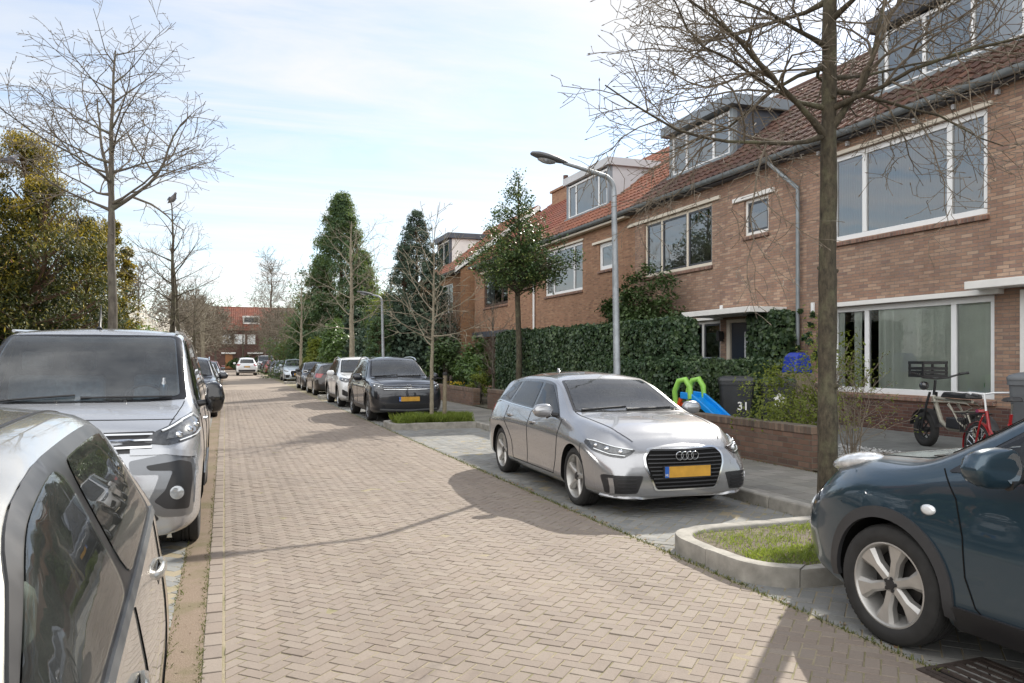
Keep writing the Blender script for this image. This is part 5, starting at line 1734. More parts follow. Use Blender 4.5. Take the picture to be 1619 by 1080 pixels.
# ---------------------------------------------------------------- mid-size van
VAN = dict(L=4.96, W=1.92, wb=3.275, fo=.885, wr=.335, rim=.235, arch=.375, paint='p_van',
    front=[(.15, .10), (.3, .02), (.45, .0), (.7, .015), (.9, .07), (1.05, .14)],
    rear=[(.2, .04), (.5, .0), (1.0, .0), (1.8, .05)],
    tf=(.78, .60, 2.4), tr=(.92, .15, 2.3), rad=(.06, .07, .12, .07, .09, .3),
    curves=dict(
        zc=[(0, .98), (.06, 1.05), (.2, 1.11), (.5, 1.19), (.8, 1.245), (.86, 1.27), (1.62, 1.80), (1.78, 1.865), (2.2, 1.895), (3.5, 1.90), (4.7, 1.875), (4.96, 1.85)],
        ze=[(0, .93), (.1, 1.03), (.3, 1.09), (.6, 1.16), (.74, 1.19), (1.55, 1.74), (1.75, 1.82), (2.2, 1.85), (3.5, 1.855), (4.96, 1.80)],
        we=[(0, .80), (.4, .82), (.8, .825), (1.2, .79), (1.7, .745), (2.5, .735), (4.96, .73)],
        zh=[(0, .80), (.3, .98), (.7, 1.10), (1.2, 1.13), (2.5, 1.15), (4.96, 1.15)],
        wh=[(0, .90), (.5, .925), (1.2, .925), (2.4, .92), (4.96, .91)],
        zm=[(0, .60), (.8, .85), (2.0, .88), (4.96, .85)], wm=[(0, .95), (.9, .96), (4.96, .955)],
        zs=[(0, .28), (4.96, .34)], ws=[(0, .92), (.9, .94), (4.96, .93)], zb=[(0, .22), (.6, .19), (4.5, .22), (4.96, .3)]))


def van(name, label, group=None, paint_='p_van', hi=1):
    c = Car(dict(VAN, paint=paint_), name, label, 'van', group, hi)
    L = VAN['L']
    c.wheels(rim='alloy', spokes=5, style='twin', tw=.225)
    c.windscreen(.87, 1.70, .815, .735, 'screen_blue', bow=.14, bow1=.05, band=.055)
    c.glasshouse(1.02, 1.72, 2.2, 2.2, [], inset=.06, low=.03, pil=.08, glass='side_pane')
    it = []
    for sd in (1, -1):
        it += [([(.18, .70 * sd), (.5, .76 * sd), (.84, .80 * sd)], 'top', 1), ([(1.02, 1.14), (1.04, .8), (1.2, .36)], 'side', sd), ([(2.28, 1.8), (2.28, .9), (2.26, .34)], 'side', sd), ([(3.5, 1.75), (3.5, .36)], 'side', sd)]
    gap_lines(c, it)
    gap_lines(c, [([(-.75, 1.10), (0, 1.115), (.75, 1.10)], 'front', 1)], .006)
    for sd in (1, -1):
        c.handle(2.12, .98, sd, paint_); c.mirror(1.12, 1.18, sd, 'glossblack', (.17, .15, .30))
        c.patch('side_moulding', [(1.35, .40), (3.6, .40), (3.6, .52), (1.35, .52)], 'side', 'satin', sd, .012, .08)
        v = (-.80, -.60, 0)
        HL = [(.06, .55, .94), (.12, .66, 1.02), (.32, .84, 1.10), (.56, .93, 1.14), (.60, .93, 1.08), (.56, .93, 1.00), (.36, .87, .955), (.12, .70, .915)]
        c.patch('headlight', rounded3(HL), v, 'lens_dark', sd, .008)
        c.patch('headlight_lamp', [(.12, .70, .955), (.16, .73, 1.01), (.34, .85, 1.075), (.53, .92, 1.105), (.55, .925, 1.03), (.36, .87, .985)], v, 'lens_mid', sd, .012, .03)
        domes(c, [(.22, .77, .985, .030), (.34, .85, 1.015, .030), (.45, .895, 1.045, .026)], v, sd)
        c.lines('daylight_strip', [([(.14, .69, 1.015), (.33, .845, 1.088), (.53, .922, 1.122), (.575, .928, 1.09)], v, .016, sd, .018), ([(.20, .76, .94), (.38, .875, .972), (.54, .922, 1.012)], v, .009, sd, .018)], 'lens_white')
        f = 1 if sd > 0 else -1
        # black corner bracket round the fog lamp
        c.patch('bumper_corner_shade', rounded([(sd * a_, b_) for a_, b_ in [(.44, .81), (.72, .855), (.905, .82), (.915, .62), (.885, .36), (.66, .38), (.56, .46), (.62, .58), (.66, .70), (.46, .71)]][::f], .03), 'front', 'p_vanshade', 1, .006)  # darker patch under the bracket: shade of the bumper's shape put into colour
        K = [(.56, .77), (.80, .80), (.875, .77), (.885, .66), (.86, .42), (.70, .44), (.62, .50), (.70, .58), (.755, .725), (.585, .735)]
        c.patch('fog_lamp_surround', rounded([(sd * a, b) for a, b in K][::f], .02), 'front', 'satin', 1, .010)
        c.lines('bumper_fold', [([(sd * .45, .875), (sd * .70, .87), (sd * .90, .83), (sd * .915, .70), (sd * .90, .45)], 'front', .05, 1, .012)], paint_)
        p, _ = c.ray((3.5, sd * .785, .56), (-1, 0, 0))
        m = MB(); m.lathe([(.052, p.x + .0), (.052, p.x + .03), (.040, p.x + .034), (0, p.x + .036)], 20, 'x', (0, p.y, p.z)); m.build('fog_lamp', M['lens'], c.root, smooth=50)
        c.patch('tail_light', rounded([(sd * .78, 1.0), (sd * .86, 1.0), (sd * .86, 1.6), (sd * .78, 1.6)][::f], .02), 'rear', 'lens_red', 1, .008)
        r = MB(); r.tube([(c.X(1.75), sd * .69, c.c['ze'](1.75) + .03), (c.X(3.2), sd * .68, 1.885), (c.X(4.8), sd * .67, 1.855)], .016, 6); r.build('roof_strip', M[paint_], c.root, smooth=60)
    go = c.patch('grille', rounded([(-.56, .87), (.56, .87), (.60, .94), (.62, 1.02), (-.62, 1.02), (-.60, .94)], .02), 'front', 'satin', 1, .006)
    c.lines('grille_bar', [([(-.60, z), (0, z + .005), (.60, z)], 'front', .017, 1, .022) for z in (.905, .95, .992)], 'chrome', go)
    c.rings(.945, 0, 1, .075, 0, .010, off=.05)
    c.patch('lower_intake', rounded([(-.42, .60), (.42, .60), (.46, .735), (-.46, .735)], .03), 'front', 'blackplastic', 1, .008)
    c.patch('lower_intake', rounded([(-.50, .30), (.50, .30), (.66, .36), (.60, .44), (-.60, .44), (-.66, .36)], .02), 'front', 'satin', 1, .008)
    c.lines('intake_bar', [([(-.55, z), (.55, z)], 'front', .012, 1, .016) for z in (.33, .365, .40)], 'blackplastic')
    c.plate(.52, off=.02)
    w = c.wiper(.80, -.74, -.05, .02); w2 = c.wiper(.80, .0, .70, .02); w.add(w2.v, w2.f)
    for y in (-.18, .34):
        p, _ = c.ray((c.X(.76), y, 3), (0, 0, -1)); w.lathe([(.014, 0), (.012, .014), (0, .018)], 8, 'z', tuple(p))
    w.build('wiper', M['satin'], c.root, smooth=60)
    p, _ = c.ray((c.X(1.86), .0, 3), (0, 0, -1))
    a = MB(); a.tube([p, p + Vector((-.03, 0, .03)), p + Vector((-.12, 0, .24))], [.028, .012, .005], 8); a.build('antenna', M['satin'], c.root, smooth=60)
    # things one sees through the screen: sun strip reflection lies in the glass, the wheel behind it
    c.carve([(c.cabin(.66, 2.4, .60), 2)] + c.cuts); c.furnish(1.75, .68, .60, 1.0, 1.50, wheel_y=.45, sides=(.50, -.20, -.58), light='seat_grey')
    b = MB(); b.tube([(c.X(1.05), .62, c.zd), (c.X(1.05), .62, c.zd + .18), (c.X(1.05), .62, c.zd + .22), (c.X(1.05), .62, c.zd + .25)], [.035, .035, .015, .015], 10); b.build('water_bottle', M['lens'], c.root, smooth=50)
    return c


# ---------------------------------------------------------------- small crossover in the corner
CROSS = dict(L=4.135, W=1.765, wb=2.53, fo=.845, wr=.334, rim=.232, arch=.385, paint='p_teal', wheel_in=.02,
    front=[(.15, .14), (.35, .04), (.5, .0), (.68, .02), (.82, .09), (.95, .17)],
    rear=[(.15, .12), (.4, .0), (.8, .02), (1.1, .08)],
    tf=(.66, .80, 2.2), tr=(.78, .5, 2.3), rad=(.06, .09, .24, .12, .13, .3),
    curves=dict(
        zc=[(0, .83), (.08, .92), (.25, .98), (.6, 1.04), (.95, 1.075), (1.05, 1.09), (1.12, 1.12), (1.75, 1.47), (2.0, 1.545), (2.4, 1.57), (3.0, 1.53), (3.6, 1.42), (3.9, 1.15), (4.135, 1.0)],
        ze=[(0, .80), (.1, .90), (.25, .965), (.5, 1.0), (.8, 1.02), (.95, 1.04), (1.70, 1.42), (2.0, 1.49), (2.4, 1.51), (3.0, 1.45), (3.55, 1.32), (3.85, 1.06), (4.135, .92)],
        we=[(0, .66), (.3, .70), (.8, .71), (1.1, .70), (1.7, .60), (2.4, .58), (3.4, .55), (4.135, .62)],
        zh=[(0, .66), (.3, .80), (.7, .90), (1.1, .98), (1.6, 1.02), (2.6, 1.06), (3.4, 1.12), (4.135, .85)],
        wh=[(0, .85), (.5, .865), (.95, .845), (1.5, .80), (2.6, .80), (3.3, .83), (4.135, .80)],
        zm=[(0, .52), (.7, .72), (1.3, .68), (2.6, .68), (3.3, .74), (4.135, .65)], wm=[(0, .875), (.85, .8825), (1.4, .845), (2.5, .845), (3.3, .8825), (4.135, .86)],
        zs=[(0, .30), (4.135, .32)], ws=[(0, .86), (.85, .87), (1.4, .85), (2.6, .85), (3.3, .87), (4.135, .85)], zb=[(0, .24), (.6, .19), (3.6, .2), (4.135, .32)]))


def crossover(name, label):
    c = Car(CROSS, name, label, 'car', None, 1)
    sp = CROSS
    for sd in (1, -1): c.wheel(c.xf, sd, rim='alloy_warm', spokes=6, style='flare', tw=.215, steer=R(3))
    for sd in (1, -1): c.wheel(c.xr, sd, rim='alloy_warm', spokes=6, style='flare', tw=.215)
    c.windscreen(1.10, 1.78, .675, .555, 'screen')
    c.glasshouse(1.22, 1.80, 3.1, 3.35, [(2.25, 2.28)], inset=.055, low=.03, pil=.08, glass='side_pane')
    c.patch('rear_window', rounded([(-.5, 1.12), (.5, 1.12), (.44, 1.36), (-.44, 1.36)], .06), 'rear', 'carglass', 1, .006, .07)
    it = []
    for sd in (1, -1):
        it += [([(1.17, 1.02), (1.20, .98), (1.27, .88), (1.32, .70), (1.34, .50), (1.40, .36), (1.47, .31)], 'side', sd), ([(2.27, 1.0), (2.28, .6), (2.26, .34)], 'side', sd), ([(1.47, .31), (2.26, .31)], 'side', sd),
               ([(.18, .55 * sd), (.32, .60 * sd), (.55, .57 * sd), (.8, .60 * sd), (1.06, .655 * sd)], 'top', 1), ([(.16, .92), (.17, .80), (.24, .70)], 'side', sd)]
    gap_lines(c, it, .006)
    for sd in (1, -1):
        for xs in (sp['fo'], sp['fo'] + sp['wb']):
            cz = sp['wr']; r0 = sp['arch'] - .012; r1 = r0 + .062
            a0, a1 = -.10, PI + .16
            A = [(xs - r0 * math.cos(a), cz + r0 * math.sin(a)) for a in [a0 + (a1 - a0) * k / 26 for k in range(27)]]
            B = [(xs - r1 * math.cos(a), cz + r1 * math.sin(a)) for a in [a1 + (a0 - a1) * k / 26 for k in range(27)]]
            c.patch('arch_trim', A + B, 'side', 'archgrey', sd, .014, .05)
        c.patch('sill_trim', rounded([(1.24, .21), (3.0, .21), (2.98, .34), (1.27, .34)], .02), 'side', 'satin', sd, .014, .06)
        # lamp riding on top of the wing
        HL = [(.16, .60), (.24, .515), (.50, .53), (.58, .60), (.56, .70), (.36, .73), (.20, .69)]
        p, nn = c.ray((c.X(.40), sd * .62, 3), (0, 0, -1))
        m = MB(); m.lathe([(math.sin(PI * k / 12), -math.cos(PI * k / 12)) for k in range(13)], 24, 'x')
        m.xform(Matrix.Translation(p + Vector((.0, 0, -.022))) @ Matrix.Rotation(R(-10 * sd), 4, 'Z') @ Matrix.Rotation(R(12), 4, 'Y') @ Matrix.Diagonal((.215, .12, .062, 1)))
        m.build('wing_lamp', M['lens_clear'], c.root, smooth=60)
        c.patch('headlight', rounded([(sd * .42, .64), (sd * .58, .72), (sd * .70, .66), (sd * .66, .52), (sd * .52, .48)][::1 if sd > 0 else -1], .07), 'front', 'lens', 1, .012)
        p, nn = c.ray((c.X(1.12), sd * 3, .80), (0, -sd, 0))
        m = MB(); m.lathe([(.036, -.006), (.034, .006), (.022, .012), (0, .014)], 18, 'y', (0, 0, 0))
        m.xform(Matrix.Translation(p) @ Matrix.Scale(1.25, 4, (1, 0, 0)) @ Matrix.Scale(.8, 4, (0, 0, 1)) @ Matrix.Rotation(0 if sd > 0 else PI, 4, 'Z')); m.build('side_repeater', M['lens_white'], c.root, smooth=60)
        c.mirror(1.62, 1.03, sd, 'p_teal', (.30, .17, .20), gin=.45)
        c.handle(2.12, .90, sd, 'p_teal')
        c.patch('bonnet_vent', rounded([(.86, .52), (1.02, .62), (1.05, .60), (.90, .49)] if sd > 0 else [(.90, -.49), (1.05, -.60), (1.02, -.62), (.86, -.52)], .01), 'top', 'void', 1, .003, .03)
        c.patch('tail_light', [(4.05, .60, 1.0), (3.75, .80, 1.08), (3.7, .82, .95), (4.05, .66, .85)], (.85, -.53, 0), 'lens_red', sd, .008)
    c.patch('grille', rounded([(-.40, .62), (.40, .62), (.36, .78), (-.36, .78)], .03), 'front', 'satin', 1, .010)
    c.patch('lower_intake', rounded([(-.45, .30), (.45, .30), (.40, .46), (-.40, .46)], .03), 'front', 'satin', 1, .008)
    c.plate(.52, off=.02); c.plate(.75, 'rear', off=.01)
    c.carve([(c.cabin(.92, 3.3, .36), 2)] + c.cuts); c.furnish(1.85, .96, .36, .66, 1.22, rear=2.6)
    return c


# ---------------------------------------------------------------- small hatchback beside the camera
SMALL = dict(L=3.78, W=1.68, wb=2.45, fo=.70, wr=.29, rim=.19, arch=.325, paint='p_beige',
    front=[(.15, .1), (.4, .0), (.65, .03), (.8, .12)],
    rear=[(.15, .12), (.4, .0), (.8, .03), (1.1, .06)],
    tf=(.62, .75, 2.2), tr=(.84, .42, 2.4), rad=(.05, .07, .20, .05, .10, .3),
    curves=dict(
        zc=[(0, .74), (.1, .83), (.3, .90), (.9, 1.0), (1.0, 1.02), (1.75, 1.415), (1.95, 1.455), (2.3, 1.475), (2.9, 1.475), (3.25, 1.44), (3.42, 1.39), (3.60, 1.12), (3.78, .96)],
        ze=[(0, .70), (.1, .79), (.3, .86), (.85, .95), (.98, .98), (1.35, 1.20), (1.75, 1.375), (2.1, 1.425), (2.7, 1.435), (3.1, 1.415), (3.34, 1.35), (3.56, 1.06), (3.78, .90)],
        we=[(0, .62), (.4, .66), (.95, .70), (1.35, .675), (1.8, .635), (2.3, .622), (2.9, .612), (3.35, .60), (3.78, .64)],
        zh=[(0, .55), (.3, .74), (.9, .92), (1.3, 1.0), (2.1, 1.045), (2.9, 1.075), (3.2, 1.085), (3.5, .99), (3.78, .78)],
        wh=[(0, .78), (.5, .80), (1.2, .795), (2.4, .79), (3.2, .78), (3.78, .75)],
        zm=[(0, .45), (.8, .70), (2.6, .78), (3.78, .62)], wm=[(0, .82), (.8, .84), (2.9, .84), (3.78, .82)],
        zs=[(0, .24), (3.78, .28)], ws=[(0, .80), (3.78, .80)], zb=[(0, .2), (.6, .17), (3.2, .18), (3.78, .28)]))


def small(name, label):
    c = Car(SMALL, name, label, 'car', None, 1)
    c.wheels(rim='alloy', spokes=5, style='star', tw=.18)
    c.windscreen(1.03, 1.80, .675, .60, 'screen', bow=.07)
    c.glasshouse(1.12, 1.70, 3.00, 3.06, [(2.22, 2.18)], inset=.05, low=.02, pil=.075, glass='side_pane_green', trim='satin', chrome=None, rr=.075)
    c.patch('rear_window', rounded([(-.55, 1.08), (.55, 1.08), (.5, 1.32), (-.5, 1.32)], .06), 'rear', 'carglass', 1, .006, .07)
    it = []
    for sd in (1, -1):
        it += [([(1.10, .96), (1.12, .7), (1.2, .30)], 'side', sd), ([(2.24, 1.02), (2.25, .6), (2.25, .28)], 'side', sd), ([(3.10, 1.06), (3.08, .9), (2.98, .70), (2.78, .55), (2.65, .28)], 'side', sd), ([(1.2, .28), (2.65, .28)], 'side', sd)]
    gap_lines(c, it, .0035)
    for sd in (1, -1):
        c.handle(2.02, .90, sd, 'p_beige', L=.2); c.handle(2.93, .935, sd, 'p_beige', L=.2)
        c.mirror(1.28, 1.0, sd, 'p_beige', (.2, .12, .15))
        bl = lambda s_: c.c['zh'](s_) + .008
        c.lines('waist_moulding', [([(s_, bl(s_)) for s_ in (1.05, 1.4, 1.8, 2.2, 2.6, 3.0, 3.12)], 'side', .024, sd, .013)], 'greyplastic')
        f = 1 if sd > 0 else -1
        c.patch('headlight', [(.08, .48, .72), (.35, .70, .82), (.45, .76, .80), (.30, .70, .68), (.1, .55, .62)], (-.8, -.6, 0), 'lens', sd, .008)
        c.patch('tail_light', [(3.68, .62, 1.0), (3.54, .74, 1.04), (3.46, .77, .95), (3.66, .68, .80)], (.8, -.6, 0), 'lens_red', sd, .008)
        c.lines('roof_strip', [([(1.85, sd * .52), (2.3, sd * .515), (2.9, sd * .505), (3.35, sd * .495)], 'top', .010, 1, .003)], 'satin')
    c.patch('grille', rounded([(-.35, .55), (.35, .55), (.3, .66), (-.3, .66)], .03), 'front', 'satin', 1, .008)
    c.plate(.45, off=.02); c.plate(.6, 'rear', off=.01)
    c.carve([(c.cabin(.86, 3.42, .34), 2)] + c.cuts); c.furnish(1.95, .90, .34, .62, 1.16, rear=2.75, light='seat_grey')
    return c
# ---------------------------------------------------------------- trees, hedges and shrubs
M['bark_dark'] = bark_mat('bark_dark', (.030, .026, .020), (.11, .092, .064), 34.0, (.17, .17, .10))
M['bark_grey'] = bark_mat('bark_grey', (.07, .06, .05), (.17, .15, .125), 14.0, (.16, .16, .11))
M['bark_light'] = bark_mat('bark_light', (.16, .14, .10), (.30, .265, .20), 20.0)
M['bark_red'] = bark_mat('bark_red', (.08, .05, .035), (.16, .10, .07), 14.0)
M['twig'] = bark_mat('twig_bark', (.10, .084, .062), (.24, .20, .155), 30.0)
M['stake'] = bark_mat('stake_wood', (.15, .125, .085), (.27, .23, .16), 20.0)


def grow(rg, p, d, length, r0, level, out, cfg):
    """one limb: wandering polyline plus its side shoots, collected in out as (points, radii, level)"""
    seg = cfg['seg'][min(level, len(cfg['seg']) - 1)]
    n = max(2, int(length / seg))
    pts = [p.copy()]; rads = [r0]
    d = d.normalized()
    wander = cfg['wander'][min(level, len(cfg['wander']) - 1)]
    lift = cfg['lift'][min(level, len(cfg['lift']) - 1)]
    r1 = max(cfg['rmin'], r0 * cfg['taper'])
    for i in range(n):
        d = (d + Vector((rg.gauss(0, wander), rg.gauss(0, wander), rg.gauss(0, wander * .7) + lift))).normalized()
        pts.append(pts[-1] + d * (length / n)); rads.append(r0 + (r1 - r0) * (i + 1) / n)
    if level == 0: rads[0] *= 1.7; rads[1] *= 1.15
    out.append((pts, rads, level))
    if level >= cfg['levels']: return
    k = cfg['kids'][min(level, len(cfg['kids']) - 1)]
    cnt = max(1, int(length * k + rg.random()))
    side = rg.random() * 6.28
    for j in range(cnt):
        t = cfg['start'] + (1 - cfg['start']) * (j + rg.random()) / cnt
        i = min(n - 1, int(t * n))
        base = pts[i].lerp(pts[i + 1], t * n - i)
        dd = (pts[i + 1] - pts[i]).normalized()
        side += 2.4 + rg.gauss(0, .5)
        a = dd.cross(Vector((0, 0, 1)))
        if a.length < .1: a = Vector((1, 0, 0))
        a.normalize(); b = dd.cross(a)
        ang = rg.uniform(*cfg['angle'])
        lat = a * math.cos(side) + b * math.sin(side) * cfg['flat']
        if lat.length > 1e-4: lat.normalize()
        nd = dd * math.cos(ang) + lat * math.sin(ang)
        ln = length * rg.uniform(*cfg['ratio']) * (1.15 - .6 * t)
        rr = max(cfg['rmin'], min(rads[i] * .62, rads[i]))
        if ln > cfg['minlen']: grow(rg, base, nd, ln, rr, level + 1, out, cfg)


BARE = dict(seg=[.22, .16, .11, .08], wander=[.11, .17, .22, .26], lift=[.05, .03, .02, .01], taper=.30, rmin=.0035, levels=3, kids=[3.4, 5.0, 6.5], start=.16, angle=(.55, 1.15), flat=.7, ratio=(.38, .66), minlen=.09)


def bare_tree(name, loc, H, r, clear, spread, label, seed, bark='bark_dark', twig='twig', cfg=None, limbs=16, shape=None, lean=(0, 0), group='bare street trees', up=(.15, .7), extra=None, buds=True, crook=.04, top_r=.07):
    rg = random.Random(seed)
    cf = dict(BARE); cf.update(cfg or {})
    root = empty(name, loc, 0, label, 'tree', group)
    n = 16
    tp = []; tr = []
    x = y = 0.0
    for i in range(n + 1):
        t = i / n
        tp.append(Vector((x + lean[0] * t, y + lean[1] * t, H * t)))
        x += rg.gauss(0, crook * H / n * (1 if t > .3 else .35)); y += rg.gauss(0, crook * H / n * (1 if t > .3 else .35))
        tr.append(r * (1.22 if i == 0 else 1.0) * (1 - (1 - top_r) * max(0, t - .05) ** 1.15))
    fine_p, fine_r = [], []
    for i in range(n):
        for k in range(4):
            q = tp[i].lerp(tp[i + 1], k / 4); w_ = tr[i] + (tr[i + 1] - tr[i]) * k / 4
            fine_p.append(q); fine_r.append(w_ * (1 + rg.gauss(0, .035)))
    fine_p.append(tp[-1]); fine_r.append(tr[-1])
    mb = MB(); mb.tube(fine_p, fine_r, 14)
    for _ in range(10):       # knots and old branch scars
        t = rg.uniform(.12, .8); i = int(t * n); a = rg.random() * 6.28
        c = tp[i].lerp(tp[min(n, i + 1)], t * n - i); rr = tr[i]
        q = c + Vector((math.cos(a), math.sin(a), 0)) * rr * .8
        mb.tube([q, q + Vector((math.cos(a), math.sin(a), .15)) * rr * .42], [rr * .42, rr * .22], 8)
    mb.build('trunk', M[bark], root, smooth=60)
    out = []
    shape = shape or (lambda t: math.sin(PI * min(1, .25 + t * .75)) ** .8)
    az = rg.random() * 6.28
    for k in range(limbs):
        t = (k + rg.random() * .8) / limbs
        z = clear + (H - clear) * t
        i = min(n - 1, int(z / H * n)); base = tp[i].lerp(tp[i + 1], z / H * n - i)
        az += 2.399 + rg.gauss(0, .35)
        el = up[0] + (up[1] - up[0]) * t + rg.gauss(0, .12)
        d = Vector((math.cos(az) * math.cos(el), math.sin(az) * math.cos(el), math.sin(el)))
        grow(rg, base, d, max(.25, spread * shape(t) * rg.uniform(.8, 1.15)), max(.008, min(.019, tr[i] * .42)), 0, out, cf)
    for q in (extra or []):
        grow(rg, Vector(q[0]), Vector(q[1]), q[2], q[3], 0, out, cf)
    lim = MB(); tw = MB()
    for pts, rads, lv in out:
        if lv == 0: lim.tube(pts, rads, 7, cap=False)
        else: tw.tube(pts, rads, 5 if lv == 1 else 3, cap=False)
        if buds and lv >= 2 and rg.random() < .6:
            e = pts[-1]; d = (pts[-1] - pts[-2]).normalized()
            tw.tube([e, e + d * .012, e + d * .03], [cf['rmin'] * 1.0, cf['rmin'] * 1.9, .001], 4, cap=False)
    lim.build('limb', M[bark], root, smooth=60, fix=False)
    tag(tw.build('twigs', M[twig], root, smooth=60, fix=False), kind='stuff')
    return root


def kites(P, N, size, rg, aspect=.6, droop=.0, curl=.25):
    """leaf-shaped quads at P facing roughly N"""
    n = len(P)
    N = N + rg.normal(0, .55, (n, 3)); N /= np.linalg.norm(N, axis=1)[:, None] + 1e-9
    ref = rg.normal(0, 1, (n, 3)); ref[:, 2] -= droop
    a = np.cross(N, ref); a /= np.linalg.norm(a, axis=1)[:, None] + 1e-9
    b = np.cross(N, a)
    s = (size * rg.uniform(.6, 1.3, n))[:, None]
    return np.stack([P - b * s, P + a * s * aspect - b * s * .1 + N * s * curl * .4, P + b * s, P - a * s * aspect - b * s * .1 + N * s * curl * .4], 1)


def lump(x, sc, seed=0):
    """cheap smooth 3D noise in about -1..1"""
    r = np.random.default_rng(seed); v = np.zeros(len(x))
    for k in range(5):
        w = r.normal(0, 1, 3) * sc * (1 + k * .7); v += np.sin(x @ w + r.random() * 6.28) / (1 + k * .5)
    return v / 2.3


IVYC = [(.038, .079, .035), (.061, .108, .045), (.032, .063, .032), (.088, .140, .052), (.052, .088, .052), (.114, .166, .070)]
M['ivy'] = leaf_mat('ivy_leaf', IVYC, .42, .25, .5)
M['yew'] = leaf_mat('yew_needle', [(.030, .043, .012), (.054, .070, .014), (.108, .108, .017), (.240, .198, .022), (.384, .288, .024), (.504, .372, .036)], .6, .25)
M['conifer'] = leaf_mat('conifer_spray', [(.039, .074, .039), (.059, .109, .054), (.087, .148, .070), (.123, .193, .088)], .6, .34)
M['conifer_dark'] = leaf_mat('dark_conifer_spray', [(.035, .059, .039), (.049, .084, .054), (.078, .113, .070), (.123, .144, .088)], .65, .25)
M['holly'] = leaf_mat('holly_leaf', [(.038, .076, .027), (.061, .105, .034), (.095, .147, .042), (.170, .217, .057), (.265, .284, .095)], .45, .22, .5)
M['laurel'] = leaf_mat('laurel_leaf', [(.042, .084, .021), (.070, .126, .028), (.112, .182, .039), (.056, .105, .028)], .4, .3, .5)
M['shrub'] = leaf_mat('shrub_leaf', [(.039, .070, .022), (.059, .098, .028), (.084, .126, .039)], .5, .2)
M['spring'] = leaf_mat('spring_leaf', [(.09, .12, .02), (.15, .18, .03), (.22, .24, .05)], .5, .45)
M['blossom'] = leaf_mat('white_blossom', [(.62, .58, .50), (.75, .71, .64), (.5, .45, .38)], .7, .3)
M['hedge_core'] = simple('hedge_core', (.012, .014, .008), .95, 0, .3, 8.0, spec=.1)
M['brown_leaf'] = leaf_mat('brown_beech_leaf', [(.13, .075, .035), (.20, .12, .05), (.27, .17, .08)], .7, .3)


def box_hedge(name, x0, x1, y0, y1, z0, z1, n, size, mat, label, seed, cat='hedge', amp=.07, group=None, core='hedge_core'):
    rg = np.random.default_rng(seed)
    root = empty(name, ((x0 + x1) / 2, (y0 + y1) / 2, z0), 0, label, cat, group)
    a, b, h = (x1 - x0) / 2, (y1 - y0) / 2, z1 - z0
    faces = [(0, -1, b * h), (0, 1, b * h), (1, -1, a * h), (1, 1, a * h), (2, 1, a * b * 2)]
    tot = sum(f[2] for f in faces)
    PP, NN = [], []
    for ax, sg, ar in faces:
        m = int(n * ar / tot)
        u = rg.uniform(-1, 1, (m, 2)); P = np.zeros((m, 3)); Nn = np.zeros((m, 3)); Nn[:, ax] = sg
        if ax == 0: P[:, 0] = sg * a; P[:, 1] = u[:, 0] * b; P[:, 2] = (u[:, 1] + 1) / 2 * h
        elif ax == 1: P[:, 1] = sg * b; P[:, 0] = u[:, 0] * a; P[:, 2] = (u[:, 1] + 1) / 2 * h
        else: P[:, 2] = h; P[:, 0] = u[:, 0] * a; P[:, 1] = u[:, 1] * b
        PP.append(P); NN.append(Nn)
    P = np.concatenate(PP); Nn = np.concatenate(NN)
    q = np.stack([P[:, 0] / a, P[:, 1] / b, (P[:, 2] / h * 2 - 1)], 1)
    ed = np.clip((np.sort(np.abs(q), 1)[:, 1] - .9) * 10, 0, 1)
    off = lump(P, 1.6, seed) * amp + lump(P, 5.0, seed + 1) * amp * .5 - ed * amp * 1.1 + rg.normal(0, amp * .38, len(P))
    P = P + Nn * off[:, None]
    L = kites(P, Nn, np.full(len(P), size), rg, .8, 1.0)
    fo = fast_mesh('foliage', L, 4, M[mat], root, np.clip(.5 + lump(P, 3.0, seed + 2) * .35 + rg.normal(0, .22, len(P)), 0, 1))
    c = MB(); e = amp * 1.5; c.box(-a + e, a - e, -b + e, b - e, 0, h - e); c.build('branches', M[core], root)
    return root


def blob_shrub(name, loc, rad, n, size, mat, label, seed, cat='shrub', stems=6, amp=.25, group=None, hollow=.55, stem='bark_grey', hue=0.0, rz=0.0, aspect=.6, stem_r=.012):
    """uneven leafy crown: leaves gathered in clumps through the crown volume"""
    rg = np.random.default_rng(seed)
    root = empty(name, loc, rz, label, cat, group)
    rx, ry, rz_ = rad
    K = max(12, n // 90)
    d = rg.normal(0, 1, (K, 3)); d /= np.linalg.norm(d, axis=1)[:, None]; d[:, 2] = np.where(d[:, 2] < -.6, -d[:, 2], d[:, 2])
    rr = rg.uniform(hollow, 1.0, K) ** .6 * (1 + lump(d, 2.2, seed) * amp)
    C = d * rr[:, None] * np.array([rx, ry, rz_]) + np.array([0, 0, rz_ * .95])
    C[:, 2] = np.maximum(C[:, 2], .05)
    idx = rg.integers(0, K, n)
    cs = (min(rx, ry, rz_) * .30)
    P = C[idx] + rg.normal(0, cs * .55, (n, 3)); P[:, 2] = np.maximum(P[:, 2], .02)
    Nn = d[idx] * .6 + np.array([0, 0, .6])
    fast_mesh('foliage', kites(P, Nn, np.full(n, size), rg, aspect), 4, M[mat], root, np.clip(.45 + hue + rg.normal(0, .16, K)[idx] + rg.normal(0, .16, n), 0, 1))
    s = MB()
    for k in range(stems):
        c = Vector(C[rg.integers(0, K)])
        b0 = Vector((rg.normal(0, .06), rg.normal(0, .06), 0)); m = b0.lerp(c, .5) + Vector((0, 0, rz_ * .18))
        s.tube([b0, b0.lerp(m, .5), m, c], [stem_r * 1.6, stem_r * 1.3, stem_r, stem_r * .5], 6)
    s.build('branches', M[stem], root, smooth=60)
    return root


